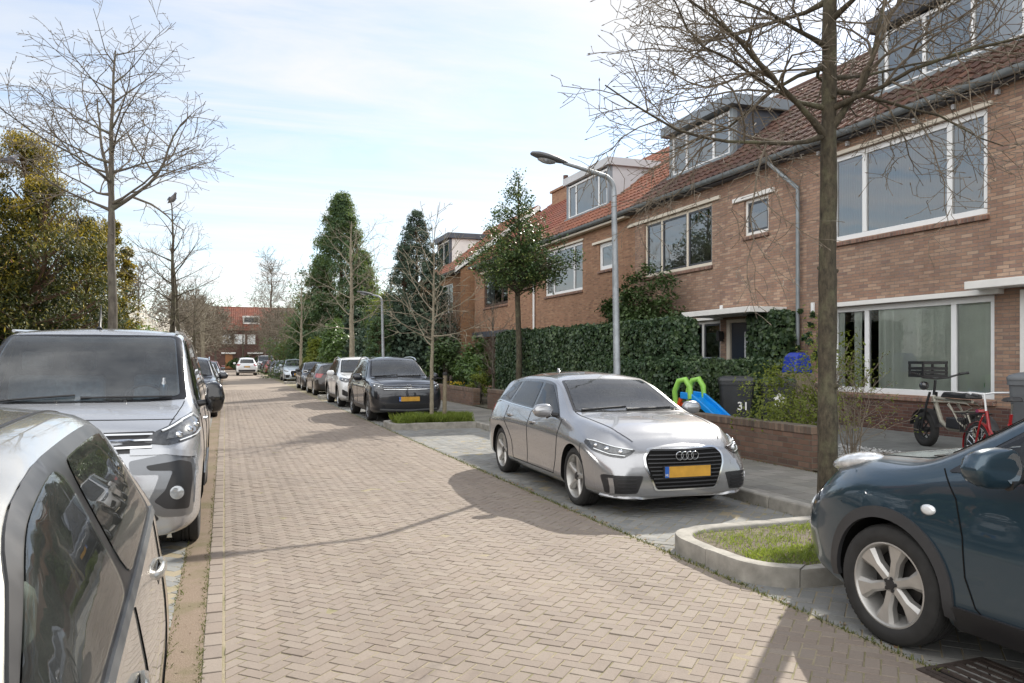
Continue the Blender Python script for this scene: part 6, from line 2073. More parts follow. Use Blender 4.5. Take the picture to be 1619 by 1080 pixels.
def spire_tree(name, loc, H, rad, n, size, mat, label, seed, plumes=None, cat='tree', group=None, tight=.0, hue_out=0.0, flat=.35, bark='bark_red', skirt=.12, drop=-.25, clumps=None, pw=.8, trunk_r=None, sharp=1.0, fat=1.0, inner=.15):
    """conifer or yew: sprays clumped on branch ends, ragged outline, gaps between the clumps"""
    rg = np.random.default_rng(seed)
    root = empty(name, loc, 0, label, cat, group)
    PL = plumes or [(0, 0, H, rad)]
    K = clumps or 420
    Cs, Ds, Sz = [], [], []
    tot = sum(p[2] * p[3] for p in PL)
    for px, py, ph, pr in PL:
        k = max(30, int(K * ph * pr / tot))
        t = skirt + (1 - skirt) * (1 - np.sqrt(1 - rg.random(k) * .995)) if sharp >= 1 else skirt + (1 - skirt) * rg.random(k)
        a = rg.random(k) * 6.283
        lim = pr * np.minimum(1.0, ((1 - t) * 1.0) ** pw * 1.02 + .02) * np.minimum(1, .72 + t / max(.01, skirt + .25) * .3)
        q = np.stack([np.cos(a), np.sin(a), t * 3], 1)
        lim = lim * (1 + .42 * lump(q, 3.0, seed + int(px * 7) % 50) + rg.normal(0, .07, k))
        r = lim * np.sqrt(rg.uniform(inner, 1.0, k)) * (1 + (rg.random(k) < .2) * .24)
        Cs.append(np.stack([px + r * np.cos(a), py + r * np.sin(a), ph * t + drop * r * .4], 1))
        Ds.append(np.stack([np.cos(a), np.sin(a), np.full(k, flat)], 1)); Sz.append((pr * .13 + .10) * fat * (1.15 - .6 * t))
    C = np.concatenate(Cs); D = np.concatenate(Ds); S = np.concatenate(Sz)
    ed = rg.random(len(C))
    idx = rg.integers(0, len(C), n)
    w = rg.normal(0, 1, (n, 3))
    P = C[idx] + w * S[idx][:, None] * np.array([.42, .42, .36]) + D[idx] * (rg.random(n) * S[idx] * .8)[:, None]
    P[:, 2] = np.maximum(P[:, 2], .05)
    Nn = D[idx] * .5 + rg.normal(0, .5, (n, 3)) + np.array([0, 0, .4])
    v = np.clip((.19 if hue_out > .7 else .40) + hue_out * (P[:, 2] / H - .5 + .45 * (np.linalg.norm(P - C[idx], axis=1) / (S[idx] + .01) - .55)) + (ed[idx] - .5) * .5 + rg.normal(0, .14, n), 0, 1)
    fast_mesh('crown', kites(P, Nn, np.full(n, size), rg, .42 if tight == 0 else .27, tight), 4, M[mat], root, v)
    s = MB()
    tr = trunk_r or H * .018
    for px, py, ph, pr in PL:
        s.tube([(px * .25, py * .25, 0), (px * .7, py * .7, ph * .3), (px, py, ph * .6), (px, py, ph * .93)], [tr, tr * .8, tr * .5, .015], 9)
    for i in range(0, len(C), 3):
        c = Vector(C[i]); z = max(.1, c.z - (c.xy.length * .15) - .1)
        j = min(range(len(PL)), key=lambda q: (PL[q][0] - c.x) ** 2 + (PL[q][1] - c.y) ** 2)
        s.tube([(PL[j][0] * min(1, z / PL[j][2] * 1.6), PL[j][1] * min(1, z / PL[j][2] * 1.6), z), c.lerp(Vector((PL[j][0], PL[j][1], z)), .4), c], [.03, .02, .008], 5, cap=False)
    s.build('trunk', M[bark], root, smooth=60, fix=False)
    return root


# ---- street trees: the big one in the near pit first
bare_tree('street_tree', (4.66, 5.22, .10), 7.6, .080, 3.3, 1.75, 'big bare street tree with a mossy dark trunk behind the dark teal car', 21, 'bark_dark', cfg=dict(kids=[5.0, 7.5, 8.0], wander=[.19, .26, .32, .34], rmin=.0026, ratio=(.42, .72), lift=[.0, -.012, -.02, -.02]), limbs=19,
          up=(.0, .8), shape=lambda t: 1.05 - .55 * t, crook=.028, top_r=.35,
          extra=[((0, 0, 3.3), (-.55, .25, .8), 1.9, .025), ((0, 0, 3.55), (-.9, .2, .15), 1.9, .017), ((0, 0, 3.35), (.5, -.2, .85), 1.9, .025), ((0, 0, 3.7), (.8, -.6, .1), 1.7, .016), ((0, 0, 3.9), (-.7, .7, .1), 1.9, .016), ((0, 0, 3.8), (.9, .1, .1), 1.7, .016)])
bare_tree('street_tree', (-1.68, 14.0, -.01), 6.5, .088, 3.9, 1.9, 'tall bare street tree rising behind the silver grey van', 5, 'bark_grey', limbs=18, up=(.15, .65), shape=lambda t: 1.1 - .6 * t, crook=.035,
          top_r=.09, cfg=dict(kids=[3.8, 5.4, 6.5], wander=[.12, .2, .26, .3], ratio=(.42, .7)),
          extra=[((0, 0, 4.0), (.85, .1, .42), 2.0, .032), ((0, 0, 4.0), (-.25, .2, .95), 2.0, .036)])
bare_tree('street_tree', (-1.45, 25.5, -.01), 6.3, .105, 2.6, 1.8, 'bare street tree with a straight dark trunk, a grey pigeon in its crown', 8, 'bark_dark', limbs=14, up=(.25, .8), cfg=dict(kids=[3.2, 4.4, 5.0]))
bare_tree('street_tree', (-1.55, 34.5, -.01), 6.3, .12, 2.4, 2.0, 'bare street tree leaning slightly left beyond the straight dark-trunked one', 15, 'bark_dark', limbs=14, up=(.25, .8), lean=(-.5, 0), cfg=dict(kids=[3.0, 4.0, 4.5]))
bare_tree('street_tree', (-1.5, 45.5, -.01), 5.8, .11, 2.3, 1.9, 'slim bare street tree before the pale blossom, third of the far row', 18, 'bark_dark', limbs=13, up=(.25, .8), cfg=dict(kids=[2.8, 3.6, 3.6], rmin=.005))
far = dict(kids=[3.2, 4.4, 4.0], rmin=.012, levels=3, minlen=.16)
bare_tree('street_tree', (-1.4, 57.0, -.01), 5.6, .11, 2.2, 2.2, 'bare street tree with pale yellow-grey bark beside the far parked cars', 31, 'bark_light', limbs=13, cfg=far, twig='bark_light')
bare_tree('street_tree', (-1.6, 68.0, -.01), 6.0, .12, 2.2, 2.4, 'bushy bare street tree before the left corner of the end house', 32, 'bark_light', limbs=15, cfg=far)
bare_tree('street_tree', (4.55, 18.0, .11), 4.2, .050, 1.7, 1.75, 'young pale-barked street tree tied to a short stake in the grassy pit', 45, 'bark_light', twig='bark_light', limbs=19, up=(.2, 1.0), cfg=dict(kids=[3.2, 3.6, 2.5], levels=2, ratio=(.35, .6), wander=[.09, .14, .2, .2], rmin=.005), shape=lambda t: 1.05 - .55 * t, top_r=.12)
bare_tree('street_tree', (4.75, 31.6, .11), 6.9, .12, 2.6, 2.2, 'bare street tree with a stout pale trunk before the tall green conifer', 47, 'bark_light', twig='bark_light', limbs=18, up=(.2, .8), cfg=dict(kids=[3.0, 4.0, 4.2]))
bare_tree('street_tree', (4.45, 50.7, .11), 6.4, .10, 2.0, 2.1, 'slender yellowish bare tree with rising branches before the dark conifers', 48, 'bark_light', twig='bark_light', limbs=15, up=(.5, 1.0), cfg=dict(kids=[2.4, 3.0, 2.6], rmin=.007))
bare_tree('street_tree', (4.5, 63.1, .11), 6.2, .10, 2.2, 2.0, 'small bare street tree farthest along the row of parked cars', 49, 'bark_grey', limbs=12, cfg=far)
for i, (x, y, H, lab) in enumerate(((4.3, 84.0, 6.6, 'dark-trunked bare tree, left of a pair before the red roof'), (5.2, 88.0, 6.8, 'dark-trunked bare tree, right of a pair before the red roof'), (2.3, 110.3, 7.2, 'black-trunked bare tree standing against the end house windows'))):
    bare_tree('street_tree', (x, y, 0), H, .13, 2.6, 2.6, lab, 60 + i, 'bark_dark', limbs=14, cfg=far)
bigc = dict(kids=[1.4, 2.0, 2.2], seg=[.6, .45, .3, .25], rmin=.02, minlen=.4, levels=3)
bare_tree('old_oak', (6.6, 128.0, 0), 14.8, .35, 6.5, 6.0, 'large rounded bare tree rising above the red roof at the street end', 71, 'bark_grey', limbs=22, cfg=bigc, up=(.5, 1.1), group=None, buds=False, shape=lambda t: 1.0 - .35 * t)
for i, (x, y, H) in enumerate(((-7.0, 74.0, 9.5), (-4.3, 88.0, 9.0), (-10.0, 62.0, 9.0), (-3.0, 97.0, 8.2), (-6.5, 108.0, 9.5), (.6, 124.0, 10.5), (9.5, 100.0, 9.0))):
    bare_tree('garden_tree', (x, y, .1), H, .16, 2.6, 3.4, ['hazy bare tree left of the street trees, over the blossom', 'brown bare tree between the street trees and the end house', 'bare tree farthest left behind the van roof', 'low twiggy bare tree beside the end house', 'bare tree over the left end of the end house', 'thin bare tree behind the ridge of the end house', 'bare tree before the right end of the red roof'][i], 80 + i, 'bark_grey', limbs=18, cfg=dict(kids=[2.6, 3.6, 3.4], seg=[.4, .3, .2, .18], rmin=.020, minlen=.22), group='bare trees in the far gardens', up=(.3, 1.0), buds=False)

# ---- evergreens
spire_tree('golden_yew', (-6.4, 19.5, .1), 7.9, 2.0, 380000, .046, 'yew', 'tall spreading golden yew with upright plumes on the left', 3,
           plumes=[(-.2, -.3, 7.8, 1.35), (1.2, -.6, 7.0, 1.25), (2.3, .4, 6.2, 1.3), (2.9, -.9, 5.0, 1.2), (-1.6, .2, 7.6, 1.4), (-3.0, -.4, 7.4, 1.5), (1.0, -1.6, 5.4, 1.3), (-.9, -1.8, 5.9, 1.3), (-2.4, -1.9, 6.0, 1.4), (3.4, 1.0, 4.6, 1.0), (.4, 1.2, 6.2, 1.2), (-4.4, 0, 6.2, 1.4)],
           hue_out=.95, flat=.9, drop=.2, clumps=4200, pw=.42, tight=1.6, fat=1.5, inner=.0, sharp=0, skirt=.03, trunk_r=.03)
spire_tree('columnar_yew', (-3.55, 29.0, .1), 6.3, .95, 20000, .055, 'yew', 'narrow dark yew column right of the tall trunk behind the van', 4, plumes=[(0, 0, 6.0, .8), (.45, .3, 5.2, .6), (-.5, .2, 5.4, .7)], hue_out=.35, flat=.8, drop=.1, clumps=600, pw=.5, sharp=0, skirt=.03)
blob_shrub('fir_bush', (-3.4, 31.5, .1), (1.3, 1.3, 1.35), 6000, .07, 'conifer', 'low blue-green fir bush beside the pale trunk behind the van', 6)
spire_tree('tall_conifer', (8.2, 60.0, .1), 13.7, 3.0, 110000, .13, 'conifer', 'tallest green conifer, a broad ragged cone behind the parked cars', 7, plumes=[(0, 0, 13.6, 4.4), (-1.5, .3, 8.6, 2.8), (1.6, 0, 9.4, 2.6)], fat=1.05, clumps=1300, pw=.9, tight=1.2, flat=.55, drop=-.3, sharp=0, skirt=.02)
spire_tree('dark_cypress', (8.75, 37.6, .1), 8.7, 1.7, 52000, .075, 'conifer_dark', 'dark blunt-topped cypress before the orange brick house', 9, plumes=[(0, 0, 8.6, 1.45), (.9, .2, 6.6, 1.0), (-.6, 0, 6.9, 1.3)], clumps=1500, pw=.55, tight=1.0, flat=.3, drop=-.2, sharp=0, skirt=.02)
blob_shrub('dark_thicket', (8.9, 39.5, .1), (2.3, 4.5, 1.75), 16000, .12, 'conifer_dark', 'dark evergreen thicket under the cypress', 10, stems=10)
spire_tree('topiary_cone', (6.75, 36.6, .1), 3.4, .72, 16000, .05, 'conifer', 'clipped round-topped green yew cone left of the far lamp post', 11, clumps=420, pw=.32, sharp=0, skirt=.02, drop=0, plumes=[(0, 0, 3.3, .72)])
spire_tree('cypress_column', (6.6, 43.5, .1), 4.3, .6, 7000, .08, 'conifer_dark', 'slim dark cypress column beside the clipped cone', 12, clumps=160, pw=.4, sharp=0, skirt=.02)
blob_shrub('laurel_bush', (6.3, 47.0, .1), (.95, 2.2, 1.75), 9000, .09, 'laurel', 'bright yellow-green laurel hedge catching the sun', 13, hue=.2)
blob_shrub('pale_shrub', (8.2, 40.5, .1), (1.1, 1.1, 2.45), 6500, .08, 'spring', 'pale leafy bush glowing in the sun above the clipped cone', 14, hue=-.1, hollow=.5)
blob_shrub('round_conifer', (7.2, 66.0, .1), (2.2, 2.2, 2.6), 9000, .14, 'conifer_dark', 'dark round conifer at the far end of the green trees', 16)
blob_shrub('yellow_bush', (5.9, 56.0, .1), (.8, 1.2, 1.25), 5000, .09, 'spring', 'yellow-green bush low behind the white parked car', 17)
blob_shrub('orange_bush', (6.6, 92.0, .1), (1.1, 1.4, 1.6), 5000, .12, 'brown_leaf', 'orange-brown leafy bush at the far end of the street', 19, hue=.3)
blob_shrub('end_hedge', (3.4, 110.6, 0), (3.6, .6, .85), 7000, .12, 'shrub', 'dark green hedge at the foot of the end house', 20)
blob_shrub('white_blossom_tree', (-5.2, 44.0, .1), (2.3, 3.0, 2.0), 14000, .06, 'blossom', 'white blossoming tree glowing behind the van roof', 22, hollow=.35, stems=14)
blob_shrub('white_blossom_tree', (-3.4, 50.0, .1), (1.4, 2.6, 1.7), 8000, .06, 'blossom', 'smaller white blossoming tree right of the first, between dark trunks', 23, hollow=.35, stems=12)
# backdrop thicket so that gaps between the far gardens are not empty
for i, (x, y, rx, ry, h, mt, lab) in enumerate(((11.0, 76.0, 3.0, 6.0, 2.9, 'conifer_dark', 'dark hedge thicket far behind the red parked car'), (-7.0, 36.0, 2.2, 4.0, 1.6, 'shrub', 'green garden shrubs low behind the van'), (-5.5, 62.0, 1.6, 6.0, 1.2, 'shrub', 'low hedge beside the far left parked cars'), (-6.2, 9.0, 1.4, 5.0, 1.1, 'shrub', 'garden hedge opposite the houses, beside the small silver car'))):
    blob_shrub('garden_thicket', (x, y, .1), (rx, ry, h), 9000, .11, mt, lab, 120 + i, stems=8)

# ---- hedges and wall plants on the right
box_hedge('ivy_hedge', 8.3, 8.95, 13.65, 24.4, .18, 2.38, 60000, .041, 'ivy', 'tall dark ivy-covered hedge running in front of the two middle houses', 41)
box_hedge('ivy_hedge', 8.0, 8.75, 12.95, 16.6, .17, 1.53, 19000, .038, 'ivy', 'low dark ivy hedge in front of the tall one, behind the silver hatchback', 42)
box_hedge('ivy_hedge', 8.76, 10.3, 12.95, 13.5, .2, 1.55, 13000, .038, 'ivy', 'short low ivy hedge behind the wheelie bins, crossing towards the front door', 48)
box_hedge('ivy_clump', 10.72, 11.17, 13.38, 14.5, .25, 2.55, 6500, .052, 'ivy', 'square clump of ivy right of the navy front door under the canopy', 43, cat='ivy')
blob_shrub('wall_shrub', (10.55, 19.2, .25), (.62, 2.0, 1.72), 15000, .05, 'shrub', 'dense dark green shrub trained up the wall under the cream window', 44, amp=.35, stems=14)
blob_shrub('wall_climber', (10.95, 20.3, 2.9), (.12, .55, .6), 500, .05, 'shrub', 'wispy climber shoots reaching above the wall shrub', 46, stems=7, stem_r=.006)
blob_shrub('wall_climber', (11.05, 13.0, 1.2), (.12, .3, .7), 900, .05, 'ivy', 'few ivy leaves climbing beside the grey downpipe', 51, stems=4, stem_r=.006)
# holly with a bare lower stem, growing behind the tall hedge
hl = empty('holly_tree', (8.05, 21.6, .2), 0, 'glossy holly tree with a flat wide crown rising behind the ivy hedge', 'tree')
rg = np.random.default_rng(77)
C = []
for z, r, k in ((3.65, 1.15, 70), (4.0, 1.55, 120), (4.35, 1.3, 80), (4.7, .95, 50), (5.05, .85, 36), (5.45, .6, 22), (5.85, .5, 14), (6.25, .3, 8), (6.6, .12, 4)):
    for _ in range(k):
        a = rg.random() * 6.283; q = r * math.sqrt(rg.random()) * (1 + .2 * math.sin(a * 3 + z))
        C.append((q * math.cos(a), q * math.sin(a), z + rg.normal(0, .12) + .10 * (q / 1.5) ** 2))
C = np.array(C); n = 17000; idx = rg.integers(0, len(C), n)
P = C[idx] + rg.normal(0, .10, (n, 3))
fast_mesh('crown', kites(P, rg.normal(0, .4, (n, 3)) + np.array([0, 0, 1.0]), np.full(n, .042), rg, .55), 4, M['holly'], hl, np.clip(.35 + rg.normal(0, .15, len(C))[idx] + rg.normal(0, .2, n), 0, 1))
s = MB(); s.tube([(0, 0, 0), (.03, 0, 1.5), (-.02, .02, 3.2), (.02, 0, 4.6), (0, 0, 6.7)], [.095, .085, .075, .05, .01], 10)
for i in range(0, len(C), 3):
    c = C[i]; z = max(3.2, c[2] - .35); s.tube([(0, 0, z), (c[0] * .5, c[1] * .5, z + .18), tuple(c)], [.024, .016, .006], 5, cap=False)
s.build('trunk', M['bark_dark'], hl, smooth=60)
# front-garden shrubs
blob_shrub('garden_shrub', (8.05, 9.75, .16), (.72, .72, .62), 3600, .028, 'spring', 'fresh green budding shrub before the bins, left of the big trunk', 52, stems=26, hollow=.25, stem_r=.007)
blob_shrub('garden_shrub', (8.25, 9.35, .70), (.75, .6, .70), 1300, .024, 'spring', 'upper sprays of budding twigs above the shrub by the bins', 55, stems=26, hollow=.2, stem_r=.005)
sc = dict(BARE, kids=[5.0, 6.0], levels=2, rmin=.003, seg=[.12, .09, .07], lift=[.06, .03, .02])
tw = MB(); rq = random.Random(5); out = []
for k in range(9):
    a = k * .7 + rq.random(); grow(rq, Vector((.03 * math.cos(a), .03 * math.sin(a), 0)), Vector((.2 * math.cos(a), .2 * math.sin(a), 1)), rq.uniform(.8, 1.4), .010, 0, out, sc)
br = empty('budding_bush', (7.75, 8.22, .16), 0, 'thin multi-stemmed bush with few green buds right of the big trunk', 'shrub')
for pts, rads, lv in out: tw.tube(pts, rads, 5 if lv == 0 else 3, cap=False)
tag(tw.build('twigs', M['twig'], br, smooth=60, fix=False), kind='stuff')
ends = np.array([tuple(p[-1]) for p, _, lv in out if lv >= 1 and p[-1].z > .45])
P = np.repeat(ends, 5, 0) + RNG.normal(0, .022, (len(ends) * 5, 3))
fast_mesh('foliage', kites(P, RNG.normal(0, 1, P.shape), np.full(len(P), .016), RNG, .5), 4, M['spring'], br)
for i, (x, y, rx, ry, rz_, mt, n, sz, lab) in enumerate(((7.75, 25.6, .35, 1.3, .62, 'laurel', 3200, .05, 'leafy green bush behind the dark garden wall, before the brown porch'), (8.1, 29.8, .7, 1.3, 1.1, 'shrub', 5200, .07, 'broad dark-leaved bush behind the young staked tree'),
                                                     (7.6, 24.0, .3, .6, .55, 'spring', 1500, .035, 'fine-stemmed green clump beside the gap in the garden wall'), (8.6, 27.6, .6, 1.0, 1.0, 'laurel', 3600, .06, 'light green bush between the young tree and the porch'))):
    blob_shrub('garden_bush', (x, y, .16), (rx, ry, rz_), n, sz, mt, lab, 130 + i, stems=14, hollow=.4)
bare_tree('garden_sapling', (8.9, 26.4, .2), 3.3, .05, .5, 1.5, 'tangled bare brown shrub before the dark porch of the brown-window house', 140, 'bark_grey', limbs=22, up=(.7, 1.2), cfg=dict(kids=[3.2, 3.6, 3.0], rmin=.004), group=None)
bare_tree('garden_sapling', (9.6, 34.5, .2), 4.2, .06, .8, 1.8, 'bare pale twiggy shrub against the orange brick side wall', 141, 'bark_grey', limbs=20, up=(.6, 1.2), cfg=dict(kids=[2.8, 3.2, 3.0], rmin=.006), group=None)
# moss on planks of daffodils by the wall
fl = empty('daffodil_clump', (7.55, 26.6, .16), 0, 'small clump of yellow daffodils behind the dark garden wall', 'flowers')
rg = np.random.default_rng(6)
P = np.stack([rg.uniform(-.2, .2, 60), rg.uniform(-.9, .9, 60), rg.uniform(.42, .62, 60)], 1)
M['daff'] = leaf_mat('daffodil_petal', [(.62, .45, .03), (.7, .55, .06)], .6, .3)
fast_mesh('petals', kites(np.repeat(P, 4, 0), rg.normal(0, 1, (240, 3)), np.full(240, .03), rg, .7), 4, M['daff'], fl)
m = MB()
for p in P: m.tube([(p[0], p[1], 0), tuple(p)], .004, 3, cap=False)
m.build('stems', M['grass'], fl)

blob_shrub('garden_thicket', (-7.4, 23.5, .1), (4.2, 2.0, 2.6), 16000, .07, 'conifer_dark', 'dark evergreen mass filling in behind the golden yew', 150, stems=10, hollow=.3)

for i, (x, y, H, lab) in enumerate(((-1.0, 99.0, 7.6, 'brown twiggy tree hiding the left corner of the end house'), (-2.6, 92.0, 7.8, 'bushy brown bare tree just left of the end house'), (5.6, 101.0, 7.4, 'brown bare tree before the right half of the red roof'),
                                    (7.4, 105.0, 7.8, 'bare tree at the right end of the red roof, beside the conifers'), (-3.4, 82.0, 7.0, 'rounded brown bare tree between the dark trunks on the left'))):
    bare_tree('garden_tree', (x, y, .05), H, .12, 1.6, 3.0, lab, 180 + i, 'bark_grey', limbs=32, cfg=dict(kids=[3.2, 4.2, 3.6], seg=[.4, .3, .2, .18], rmin=.024, minlen=.22), group='bare trees in the far gardens', up=(.2, 1.1), buds=False)
# ---------------------------------------------------------------- garden walls
def garden_wall(label, x0, x1, y0, y1, z1, zb=.05):
    r = empty('garden_wall', ((x0 + x1) / 2, (y0 + y1) / 2, 0), 0, label, 'wall')
    a, b = (x1 - x0) / 2, (y1 - y0) / 2
    w = MB(); w.box(-a, a, -b, b, zb, z1 - .105); w.build('wall', M['brick_garden'], r, bevel=.004)
    w = MB(); w.box(-a - .012, a + .012, -b - .004, b + .004, z1 - .103, z1); w.build('coping', M['brick_cap'], r, bevel=.008)
    return r


garden_wall('low brown brick garden wall beside the silver hatchback, ending by the big tree', 7.2, 7.42, 8.35, 21.9, .70)
garden_wall('dark brick garden wall piece behind the young staked tree', 7.2, 7.42, 23.3, 30.5, .66)
garden_wall('short low brick wall before the moped, right of the gravel', 7.2, 7.42, 5.2, 7.25, .48)

# ---------------------------------------------------------------- street lamps
def lamp_post(x, y, H, label, arm=1.3, lean=0.0):
    r = empty('street_lamp', (x, y, .11), 0, label, 'street lamp', 'street lamps')
    p = MB(); lx = -.06
    pts = [(0, 0, 0), (0, 0, 1.0), (0, 0, 1.02), (lx * .5, 0, H * .6), (lx, 0, H - .25)]
    rad = [.068, .064, .056, .050, .042]
    for k in range(1, 8):
        a = PI / 2 * k / 7 * .84
        pts.append((lx - .22 * (1 - math.cos(a)), 0, H - .25 + .22 * math.sin(a))); rad.append(.038)
    ex, ez = pts[-1][0], pts[-1][2]
    pts += [(ex - arm * .5, 0, ez + .11 * arm), (ex - arm, 0, ez + .21 * arm)]; rad += [.033, .028]
    p.tube(pts, rad, 14); p.build('pole', M['steel'], r, smooth=50)
    p = MB(); p.box(-.072, -.060, -.05, .05, .45, .85); p.build('inspection_door', M['steel'], r, bevel=.004)
    hx, hz = pts[-1][0], pts[-1][2]
    q = MB()
    V = []; n = 12; K = [(.06, .030, .03), (0, .045, .045), (-.12, .085, .062), (-.28, .115, .068), (-.42, .105, .058), (-.52, .06, .035), (-.54, .02, .012)]
    for dx, w, h in K:
        for j in range(n):
            a = 2 * PI * j / n; V.append((hx + dx, w * math.cos(a), hz - dx * .16 + .01 + (h if math.sin(a) > 0 else h * .55) * math.sin(a)))
    q.add(V, [(i * n + j, i * n + (j + 1) % n, (i + 1) * n + (j + 1) % n, (i + 1) * n + j) for i in range(len(K) - 1) for j in range(n)])
    hd = q.build('lamp_head', M['greyplastic'], r, smooth=50)
    q = MB(); q.lathe([(.0, -.05), (.05, -.042), (.085, -.02), (.09, .0)], 14, 'z', (0, 0, 0))
    q.xform(Matrix.Translation((hx - .28, 0, hz + .015)) @ Matrix.Rotation(R(9), 4, 'Y') @ Matrix.Scale(1.7, 4, (1, 0, 0)))
    q.build('lamp_glass', M['lens'], hd, smooth=60)
    return r


lamp_post(5.82, 11.15, 4.38, 'grey galvanised street lamp with a bent arm behind the silver hatchback', .70)
lamp_post(5.75, 30.3, 3.9, 'far grey street lamp post between the clipped cone and the dark cypress', .25)
st = empty('tree_stake', (4.86, 18.02, .11), 0, 'short round wooden stake beside the young pale-barked tree', 'stake')
m = MB(); m.tube([(0, 0, 0), (0.01, .01, .6), (.015, .01, 1.12)], [.052, .050, .048], 12); so_ = m.build('post', M['stake'], st, smooth=50)
m = MB(); m.lathe([(.056, 1.08), (.057, 1.13), (.03, 1.15), (0, 1.155)], 12, 'z', (.015, .01, 0)); m.tube([(0.0, 0, 1.0), (-.16, -.04, 1.02), (-.32, -.05, 1.0)], .018, 6); m.build('tie_strap', M['rubber'], st, smooth=50)

# ---------------------------------------------------------------- wheelie bins
M['bin_black'] = simple('bin_black', (.026, .028, .030), .45, 0, .2, 5.0, rvar=.2)
M['bin_green'] = simple('bin_green', (.012, .035, .018), .45, 0, .2, 5.0)
M['bin_grey'] = simple('bin_grey', (.11, .12, .13), .5, 0, .15, 5.0)


def bin_(x, y, z, rz, body, lid, label, num=None, H=1.05, W=.58, D=.68, house=False):
    r = empty('wheelie_bin', (x, y, z), rz, label, 'bin', 'wheelie bins')
    m = MB(); k = .80
    def ring(s, zz): return [(p[0] * s, p[1] * s, zz) for p in rounded([(-W / 2, -D / 2), (W / 2, -D / 2), (W / 2, D / 2), (-W / 2, D / 2)], .06, 3)]
    R4 = [ring(k, .05), ring(k + .02, .3), ring(1.0, H - .13), ring(1.0, H - .12), ring(1.05, H - .12), ring(1.05, H - .06)]
    n = len(R4[0]); m.add([p for q in R4 for p in q], [(i * n + j, i * n + (j + 1) % n, (i + 1) * n + (j + 1) % n, (i + 1) * n + j) for i in range(5) for j in range(n)] + [tuple(range(n)), tuple(5 * n + j for j in range(n))])
    for yy in (-.2, 0, .2): m.box(-W / 2 * .93, -W / 2 * .88, yy - .008, yy + .008, .15, H - .3)
    bo = m.build('container', M[body], r, smooth=40)
    m = MB(); R4 = [ring(1.07, H - .06), ring(1.07, H - .03), ring(1.0, H), ring(.7, H + .03)]
    m.add([p for q in R4 for p in q], [(i * n + j, i * n + (j + 1) % n, (i + 1) * n + (j + 1) % n, (i + 1) * n + j) for i in range(3) for j in range(n)] + [tuple(3 * n + j for j in range(n)), tuple(range(n))])
    m.box(-W * .42, W * .42, D / 2 + .02, D / 2 + .07, H - .09, H - .02)
    m.build('lid', M[lid], r, smooth=40)
    for s in (-1, 1):
        m = MB(); m.lathe([(.0, -.02), (.09, -.02), (.1, -.015), (.1, .015), (.09, .02), (0, .02)], 20, 'x', (s * (W / 2 - .03), D / 2 - .10, .1)); m.build('wheel', M['rubber'], r, smooth=40)
    Mx = lambda zz, yy=0.0: Matrix.Translation((yy, -D / 2 * (.80 + .20 * (zz / H)) - .012, zz)) @ Matrix.Rotation(R(90), 4, 'X')
    if num:
        if house:
            t = MB(); t.add([(-.07, -.10, 0), (.07, -.10, 0), (.07, .03, 0), (.10, .03, 0), (0, .13, 0), (-.10, .03, 0), (-.07, .03, 0)], [(0, 1, 2, 3, 4, 5, 6)]); t.xform(Mx(.68)); t.build('house_sticker', M['white'], bo)
            t = text_mb(num, .10, .001, .002); t.xform(Mx(.655) @ Matrix.Translation((0, 0, .004))); t.build('house_number', M['blackplastic'], bo)
        else:
            t = text_mb(num, .20, .001, .004); t.xform(Mx(.56, .10)); t.build('house_number', M['white'], bo)
    return r


bin_(8.80, 12.2, .17, R(-32), 'bin_black', 'bin_black', 'black wheelie bin with a white 31 on its front', '31', H=1.07, W=.60, D=.62)
bin_(9.25, 11.62, .18, R(-32), 'bin_black', 'bin_green', 'black wheelie bin with a white house sticker behind the green shrub', '31', H=1.05, house=True, W=.55, D=.6)
bin_(9.12, 6.63, .2, R(-70), 'bin_grey', 'bin_grey', 'grey wheelie bin at the right edge behind the red bicycle', H=1.2)
# blue sacks on the shrub-hidden box
bb = empty('blue_hood', (10.0, 12.0, .2), 0, 'bright blue hooded cover standing on a wooden crate behind the green shrub', 'cover')
m = MB(); m.box(-.22, .22, -.22, .22, 0, 1.12); m.build('crate', M['stake'], bb, bevel=.01)
m = MB(); m.add([(-.3, -.26, 1.12), (.3, -.26, 1.12), (.3, .26, 1.12), (-.3, .26, 1.12), (-.22, -.24, 1.42), (.22, -.24, 1.42), (.22, .24, 1.42), (-.22, .24, 1.42), (-.1, -.2, 1.5), (.1, -.2, 1.5), (.1, .2, 1.5), (-.1, .2, 1.5)],
            [(0, 1, 5, 4), (1, 2, 6, 5), (2, 3, 7, 6), (3, 0, 4, 7), (4, 5, 9, 8), (5, 6, 10, 9), (6, 7, 11, 10), (7, 4, 8, 11), (8, 9, 10, 11), (0, 3, 2, 1)])
m.v = [(x * .72, y * .72, z) for x, y, z in m.v]
m.build('hood', simple('blue_tarp', (.008, .03, .30), .4), bb, bevel=.03, seg=3)

# ---------------------------------------------------------------- toy slide
M['toy_blue'] = simple('toy_blue', (.0, .22, .62), .35); M['toy_green'] = simple('toy_green', (.25, .52, .08), .4); M['toy_red'] = simple('toy_red', (.55, .07, .015), .4)
sl = empty('toy_slide', (7.80, 12.25, .16), R(-65), 'blue plastic toddler slide with green hoop handles and red steps', 'slide')
m = MB()        # chute runs towards local +x
prof = [(0, .72), (.22, .70), (.5, .50), (.85, .22), (1.05, .12), (1.2, .10)]
def bar(mb, prof, y0, y1, h): 
    n = len(prof); mb.add([(x, y0, z) for x, z in prof] + [(x, y1, z) for x, z in prof] + [(x, y1, z + h) for x, z in prof] + [(x, y0, z + h) for x, z in prof],
           [(k * n + i, k * n + i + 1, ((k + 1) % 4) * n + i + 1, ((k + 1) % 4) * n + i) for k in range(4) for i in range(n - 1)] + [(0, n, 2 * n, 3 * n), (n - 1, 2 * n - 1, 3 * n - 1, 4 * n - 1)])
